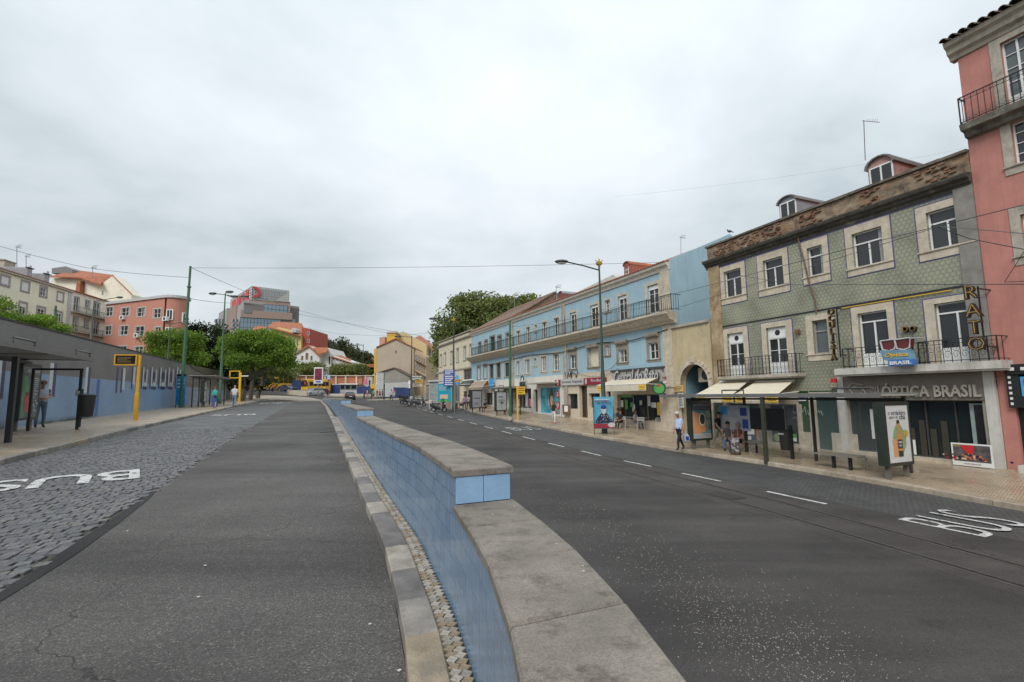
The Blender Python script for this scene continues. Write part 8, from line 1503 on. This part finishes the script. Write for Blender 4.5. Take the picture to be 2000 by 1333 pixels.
# ================================================================ PEOPLE
skin = mat('skin', (.40, .22, .15), .55, var=.06, scale=12); skin2 = mat('skin_dark', (.20, .11, .07), .55)
def person(label, loc, rz, h=1.70, shirt=(.4,)*3, pants=(.05,)*3, shoes=(.02,)*3, hair=(.03, .02, .015), pose='stand', arms=None, long_sleeve=False, shorts=False, sk=None, hairlong=False, female=False, skirt=None, bow=0.0, detail=False, belly=0.0, group=None, lean=0.0):
    """faces -y; arms = ((elbow),(wrist)) per side, metres for a 1.75 m body"""
    t = thing('person', label, 'person', loc, rz, group); S = h/1.75; sk = sk or skin; sit = pose == 'sit'; dz = -.45 if sit else 0; w_ = .9 if female else 1
    def V3(x, y, z): return (x, y+lean*max(0, z-.9), z+dz)
    A = arms or (((-.24, .02, 1.14), (-.25, -.08, .90)), ((.24, .02, 1.14), (.25, -.08, .90)))
    v = [V3(0, 0, .95), V3(0, -.01-belly*.3, 1.10), V3(0, 0, 1.32), V3(0, .01, 1.46), V3(0, -.01-bow*.5, 1.53), V3(0, -.02-bow, 1.60-bow*.2), V3(0, -.03-bow*1.4, 1.69-bow*.4), V3(0, -.02-bow*1.5, 1.745-bow*.5)]
    r = [.145*w_, .13+belly*.4, .16*w_, .075, .052, .075, .098, .065]; e = [(i, i+1) for i in range(7)]; lab = ['T', 'T', 'T', 'N', 'H', 'H', 'H']
    for k, sx in enumerate((-1, 1)):
        n = len(v); v += [V3(sx*.165*w_, .01, 1.41), V3(*A[k][0]), V3(*A[k][1])]; r += [.062, .045, .03]; e += [(2, n), (n, n+1), (n+1, n+2)]; lab += ['T', 'U', 'A']
        if pose == 'stand': q = [(.09, 0, .88), (.1, -.02, .5), (.1, .03, .1), (.12, -.13, .04)]
        elif pose == 'walk': f = sx; q = [(.085, 0, .88), (.09, -.16*f-.04, .5), (.09, -.28*f+.06, .12), (.1, -.28*f-.09, .05)]
        else: q = [(.1, -.02, .93), (.13, -.44, .95), (.14, -.46-.06*sx, .54), (.14, -.60-.06*sx, .49)]
        n = len(v); v += [V3(sx*a, b, c) for a, b, c in q]; r += [.105, .068, .045, .04]; e += [(0, n), (n, n+1), (n+1, n+2), (n+2, n+3)]; lab += ['P', 'P', 'C', 'S']
    me = bpy.data.meshes.new('b'); me.from_pydata(v, e, []); ob = bpy.data.objects.new('b', me); col.objects.link(ob); md = ob.modifiers.new('s', 'SKIN'); md.use_smooth_shade = True; sub = ob.modifiers.new('u', 'SUBSURF'); sub.levels = 1; sub.render_levels = 1
    for i, sv_ in enumerate(me.skin_vertices[0].data): k = .78 if i in (0, 1, 2) else 1; sv_.radius = (r[i], r[i]*k); sv_.use_root = (i == 0)
    dg = bpy.context.evaluated_depsgraph_get(); ev = ob.evaluated_get(dg); em = ev.to_mesh(); mb = MB(); mb.M = Matrix.Scale(S, 4); vs = [tuple(p.co) for p in em.vertices]; fs = [tuple(p.vertices) for p in em.polygons]; Vv = [Vector(p) for p in v]
    col_ = {'T': 0, 'N': 1, 'H': 1, 'U': 0, 'A': 0 if long_sleeve else 1, 'P': 2, 'C': 1 if (shorts or skirt) else 2, 'S': 3}; fm_ = []
    for f in fs:
        c = sum((Vector(vs[i]) for i in f), Vector())/len(f); best = None
        for (a, b), l in zip(e, lab):
            ab = Vv[b]-Vv[a]; tt = max(0, min(1, (c-Vv[a]).dot(ab)/max(1e-6, ab.length_squared))); d = (c-Vv[a]-ab*tt).length-r[a]*(1-tt)*.8-r[b]*tt*.8
            if best is None or d < best[0]: best = (d, l, tt)
        l, tt = best[1], best[2]; m_ = col_[l]
        if l == 'U' and tt > .62 and not long_sleeve: m_ = 1
        if l == 'T' and c.z-dz < 1.0: m_ = 2
        if l == 'N' and tt < .35: m_ = 0
        fm_.append(m_)
    mb.add(vs, fs); mb.m = fm_; ev.to_mesh_clear(); bpy.data.objects.remove(ob); mb.mi = 1
    for k in (0, 1):                               # hands: palm, four bent fingers and a thumb
        wv = Vector(V3(*A[k][1])); d = (wv-Vector(V3(*A[k][0]))).normalized(); mb.M = Matrix.Scale(S, 4); sdv = d.cross(Vector((0, -1, .2))).normalized(); nv = d.cross(sdv); mb.tube([tuple(wv-d*.02), tuple(wv+d*.04), tuple(wv+d*.09)], [.026, .036, .034], 7)
        for i in range(4): o_ = sdv*(-.027+.018*i); ln = (.07, .08, .075, .06)[i]; b_ = wv+d*.085+o_; mb.tube([tuple(b_), tuple(b_+d*ln*.5+nv*.008), tuple(b_+d*ln*.85+nv*.03)], [.0095, .0085, .007], 5)
        mb.tube([tuple(wv+d*.03+sdv*.03), tuple(wv+d*.06+sdv*.055), tuple(wv+d*.09+sdv*.055+nv*.015)], [.012, .011, .008], 5)
    hx, hy, hz = v[6]
    mb.ell((hx, hy-.092, hz-.015), (.014, .024, .022), 6, 4); [mb.ell((hx+s_*.092, hy+.01, hz-.01), (.012, .02, .03), 6, 4) for s_ in (-1, 1)]
    cm = lambda c, n_: mat('cloth_%s_%.3f_%.3f_%.3f' % (n_, *c), c, .85, var=.14, scale=9, bump=.3, bscale=14)
    body = mb.build('body', [cm(shirt, 's'), sk, cm(pants, 'p'), cm(shoes, 'h')], t, smooth=True)
    if hair:
        mb = MB(); mb.M = Matrix.Scale(S, 4); mb.ell((hx, hy+.022, hz+.03), (.108, .112, .092), 12, 8)
        if hairlong: mb.ell((hx, hy+.06, hz-.08), (.115, .085, .15), 10, 7)
        mb.build('hair', mat('hair_%.2f_%.2f' % hair[:2], hair, .8, var=.3, scale=30, bump=.5), t, smooth=True)
    mb = MB(); mb.M = Matrix.Scale(S, 4); [mb.ell((hx+s_*.034, hy-.09, hz+.005), (.012, .008, .007), 6, 4) for s_ in (-1, 1)]; mb.box(hx-.022, hy-.094, hz-.05, hx+.022, hy-.086, hz-.045); mb.build('face_features', M['brown'], t)
    if skirt: mb = MB(); mb.M = Matrix.Scale(S, 4); mb.loft([[(rx*math.cos(a), ry*math.sin(a), z+dz) for a in np.arange(0, 6.28, .45)] for rx, ry, z in ((.15, .12, 1.02), (.2, .16, .8), (.2, .17, .45), (.22, .2, .16))], False); mb.build('skirt', cm(skirt, 'k'), t, smooth=True)
    return t
def bag(name, label, loc, size, mt, rz=0, cat='bag', m2=None):
    t = thing(name, label, cat, loc, rz); sx, sy, sz = size; mb = MB(); mb.loft([[(a*sx*k, b*sy*k+.01*math.sin(z*9), z*sz) for a, b in ((-.5, -.5), (0, -.6), (.5, -.5), (.55, 0), (.5, .5), (0, .6), (-.5, .5), (-.55, 0))] for z, k in ((-.5, .6), (-.4, .95), (0, 1.05), (.35, .8), (.5, .45))]); b_ = mb.build('bag_body', mt, t, smooth=True)
    mb = MB(); mb.tube([(-sx*.25, 0, sz*.45), (-sx*.1, 0, sz*.85), (sx*.1, 0, sz*.85), (sx*.25, 0, sz*.45)], .012, 4); mb.build('handle', mt, t)
    if m2: mb = MB(); mb.box(-sx*.3, -sy*.66, -sz*.25, sx*.3, -sy*.6, sz*.2); mb.build('print', m2, b_)
    return t
G = lambda px, py, sd='R': gp(px, py, .15 if sd == 'R' else .13, sd)
belly_arms = (((-.27, .02, 1.16), (-.07, -.22, 1.10)), ((.27, .02, 1.16), (.07, -.22, 1.12)))
p1 = G(76, 837, 'L'); person('man in pale polo shirt and jeans with bowed head at the tiled wall', p1, face_to(p1)+.15, 1.74, (.33, .36, .40), (.10, .13, .20), (.03,)*3, (.10, .07, .06), arms=belly_arms, bow=.07, belly=.12, detail=True)
bag('carrier_bag', 'yellow and white carrier bag held by the man at the left wall', p1+Vector((-.1, -.34, .92)), (.42, .14, .36), mat('bag_yellow', (.62, .55, .04), .4, c2=(.55, .55, .50), thr=.5), face_to(p1)+.3)
p2 = G(419, 799, 'L'); person('woman with curly red hair seen from behind in a blue skirt', p2, AC+math.pi, 1.62, (.25, .30, .36), (.05, .08, .20), (.3, .2, .15), (.22, .07, .03), 'walk', skirt=(.05, .09, .26), hairlong=False, female=True, belly=.1); bag('backpack', 'turquoise backpack on the red haired woman', p2+Vector((SU.x*-.2, SU.y*-.2, 1.18)), (.32, .2, .42), mat('turquoise', (.02, .35, .28), .6), AC, 'backpack')
p3 = G(457, 797, 'L'); person('balding man in white shirt and grey blue trousers seen from behind', p3, AC+math.pi, 1.78, (.60, .60, .60), (.16, .20, .27), (.03,)*3, None, 'walk', belly=.1)
p4 = G(1329, 881); person('old white haired man in pale blue shirt and navy trousers walking', p4, face_to(p4)-.75, 1.72, (.42, .50, .68), (.015, .017, .03), (.015,)*3, (.55, .53, .5), 'walk', bow=.06, belly=.18, detail=True); bag('carrier_bag', 'pale plastic bag carried behind the old man in blue shirt', p4+Vector((.33, .12, .55)), (.26, .14, .36), mat('bag_pale', (.5, .55, .62), .35), .3, m2=M['blue'])
p5 = G(1082, 829); person('woman in black top and white trousers raising a hand to her face', p5, face_to(p5)-.1, 1.68, (.02, .02, .025), (.58, .57, .55), (.45, .05, .05), (.16, .08, .05), 'walk', arms=(((-.25, -.05, 1.15), (-.1, -.2, 1.45)), ((.24, .02, 1.14), (.2, -.18, 1.05))), hairlong=True, female=True); bag('handbag', 'grey shoulder bag of the woman in white trousers', p5+Vector((.3, -.05, .85)), (.3, .14, .3), M['grey'], .2)
# cafe chairs, tables and guests
def chair(label, loc, rz):
    t = thing('cafe_chair', label, 'chair', loc, rz, 'white cafe chairs'); al = mat('white_aluminium', (.62, .62, .60), .35, .2)
    mb = MB(); [mb.box(-.2, -.2+i*.1, .44, .2, -.12+i*.1, .46) for i in range(4)]; mb.build('seat', al, t); mb = MB(); [mb.box(-.21, .2+i*.012, .58+i*.09, .21, .215+i*.012, .64+i*.09) for i in range(3)]; mb.build('backrest', al, t)
    for sx in (-1, 1): mb = MB(); mb.tube([(sx*.25, -.24, 0), (sx*.23, -.2, .64), (sx*.23, .18, .66), (sx*.22, .24, .82)], .014, 5); mb.build('front_leg', al, t); mb = MB(); mb.tube([(sx*.25, .28, 0), (sx*.21, .19, .5), (sx*.22, .24, .82)], .014, 5); mb.build('rear_leg', al, t)
    return t
c0_ = None
for px, py, rz, lab in ((1221, 838, 2.2, 'white cafe chair nearest the bearded man poster'), (1252, 840, 2.9, 'white cafe chair seen from behind in the middle of the terrace'), (1284, 841, 3.4, 'white cafe chair nearest the stone pillar'), (1273, 836, -.9, 'white cafe chair with pale pink seat behind the right table'), (1207, 834, 1.0, 'white cafe chair under the seated couple on the left')):
    p = G(px, py); c0_ = chair(lab, p, rz) if c0_ is None else clone(c0_, p, rz, lab)
for px, py, lab in ((1234, 836, 'small square cafe table between the seated couple and the single guest'), (1262, 838, 'small square cafe table in front of the guest in grey')):
    t = thing('cafe_table', lab, 'table', G(px, py), .3, 'cafe tables'); mb = MB(); mb.box(-.33, -.33, .7, .33, .33, .73); mb.build('table_top', M['lgrey'], t); [(lambda mb: (mb.tube([(sx*.28, sy*.28, 0), (sx*.28, sy*.28, .7)], .015, 5), mb.build('leg', M['lgrey'], t)))(MB()) for sx in (-1, 1) for sy in (-1, 1)]
sa = (((-.24, -.05, 1.14), (-.12, -.3, 1.05)), ((.24, -.05, 1.14), (.12, -.3, 1.05)))
for px, py, r_, kw, lab in ((1208, 834, .6, dict(shirt=(.12, .13, .25), pants=(.02,)*3, shorts=True, shoes=(.5,)*3), 'person in blue patterned top and shorts seated beside the poster'), (1213, 838, -.6, dict(shirt=(.02,)*3, pants=(.02,)*3), 'person in black vest seated at the left cafe table'), (1242, 839, .9, dict(shirt=(.36, .36, .38), pants=(.1, .1, .12), hairlong=True, hair=(.12, .06, .03), female=True), 'long haired guest in grey seated at the middle cafe table'),
                           (1424, 880, -.1, dict(shirt=(.10, .10, .11), pants=(.08, .13, .30), female=True), 'dark haired woman in checked shirt and jeans seated on the shelter bench'), (1444, 883, -.6, dict(shirt=(.14, .05, .03), pants=(.02,)*3, hair=(.35, .34, .32), female=True, belly=.15), 'grey haired woman in flowered top seated on the shelter bench'), (948, 806, -.5, dict(shirt=(.02,)*3, pants=(.02,)*3), 'person in black seated in the far shelter on the right')):
    p = G(px, py); person(lab, p, face_to(p)+r_, 1.66, pose='sit', arms=sa, **kw)
p = G(1403, 878); person('person in black t-shirt and khaki trousers leaning behind the orange advert panel', p, face_to(p)+.9, 1.66, (.02,)*3, (.26, .25, .17), (.3, .28, .25), (.08, .06, .05), 'walk', arms=(((-.24, -.14, 1.14), (-.22, -.36, .96)), ((.24, -.12, 1.14), (.22, -.34, .96))), lean=-.15)
t = thing('shopping_trolley', 'checked two wheeled shopping trolley in front of the seated women', 'shopping trolley', G(1437, 889), face_to(G(1437, 889))); mb = MB(); mb.bbox((0, 0, .42), (.34, .26, .56), .04); mb.build('trolley_bag', mat('tartan', (.07, .06, .07), .8, c2=(.34, .32, .32), thr=.5, soft=.02, scale=14), t); mb = MB(); mb.tube([(-.12, .14, .1), (-.12, .2, 1.0), (.12, .2, 1.0), (.12, .14, .1)], .013, 5); mb.build('handle', M['grey'], t); [wheel(t, (sx*.17, .1, .09), .09, .04, 'x') for sx in (-1, 1)]
for px, py, kw, lab in ((907, 803, dict(shirt=(.30, .24, .42), pants=(.03, .035, .08), female=True), 'woman in lilac top and dark jeans walking with a bag near the far shelter'), (915, 802, dict(shirt=(.45, .35, .30), pants=(.03, .04, .08), female=True, hairlong=True, hair=(.05, .03, .02)), 'woman in beige top beside the lilac dressed one')): p = G(px, py); person(lab, p, AC+math.pi, 1.62, pose='walk', **kw)
bag('handbag', 'black handbag carried by the woman in lilac', G(903, 802)+Vector((-.1, 0, .6)), (.34, .15, .3), M['black'])
for i, (px, py, sh_, pn, r_, lab) in enumerate(((711, 780, (.05, .02, .02), (.05, .03, .03), 1, 'person in dark red leftmost of the crossing crowd'), (717, 777.5, (.55, .35, .5), (.4, .2, .15), 2, 'person in pink top behind the leftmost of the crossing crowd'), (729, 781, (.05, .35, .33), (.02,)*3, 3.1, 'person with turquoise backpack in the crossing crowd'), (725.5, 779, (.03,)*3, (.02,)*3, 2, 'person in black just left of the turquoise backpack'), (736.5, 779, (.25, .04, .03), (.25, .2, .15), 0, 'person in brick red top in the middle of the crossing crowd'), (741.5, 779.5, (.45, .04, .04), (.02,)*3, 1, 'person in red top near the white direction plates'), (746.5, 779, (.02,)*3, (.02,)*3, 2, 'person in black leaning on the sign post of white plates'), (764, 785.5, (.40, .46, .55), (.03,)*3, .3, 'person in pale blue shirt stepping off the island'),
        (770, 777, (.5, .15, .13), (.6, .58, .55), 0, 'person in coral top and white trousers near the works fence'), (633, 769.5, (.6, .55, .6), (.25, .1, .1), 0, 'person in white top by the small blue signs'), (637, 768.5, (.5, .1, .12), (.1,)*3, 1, 'person in red by the small blue signs'), (649, 770, (.5, .45, .4), (.3, .1, .08), 2, 'person in cream top crossing by the blue fence'), (532, 767, (.65, .12, .20), (.02,)*3, 2.5, 'person in bright pink top at the tip of the left pavement'), (574, 760.5, (.45, .25, .2), (.35, .2, .18), 1, 'person waiting by the far blue fence'))):
    p = gp(px, py, .13); person(lab, p, face_to(p)+r_, 1.64+.03*(i % 4), sh_, pn, pose='walk' if i % 3 else 'stand', hair=(.05, .035, .03) if i % 2 else (.1, .06, .04), shorts=(i % 4 == 2), group='people around the crossing')
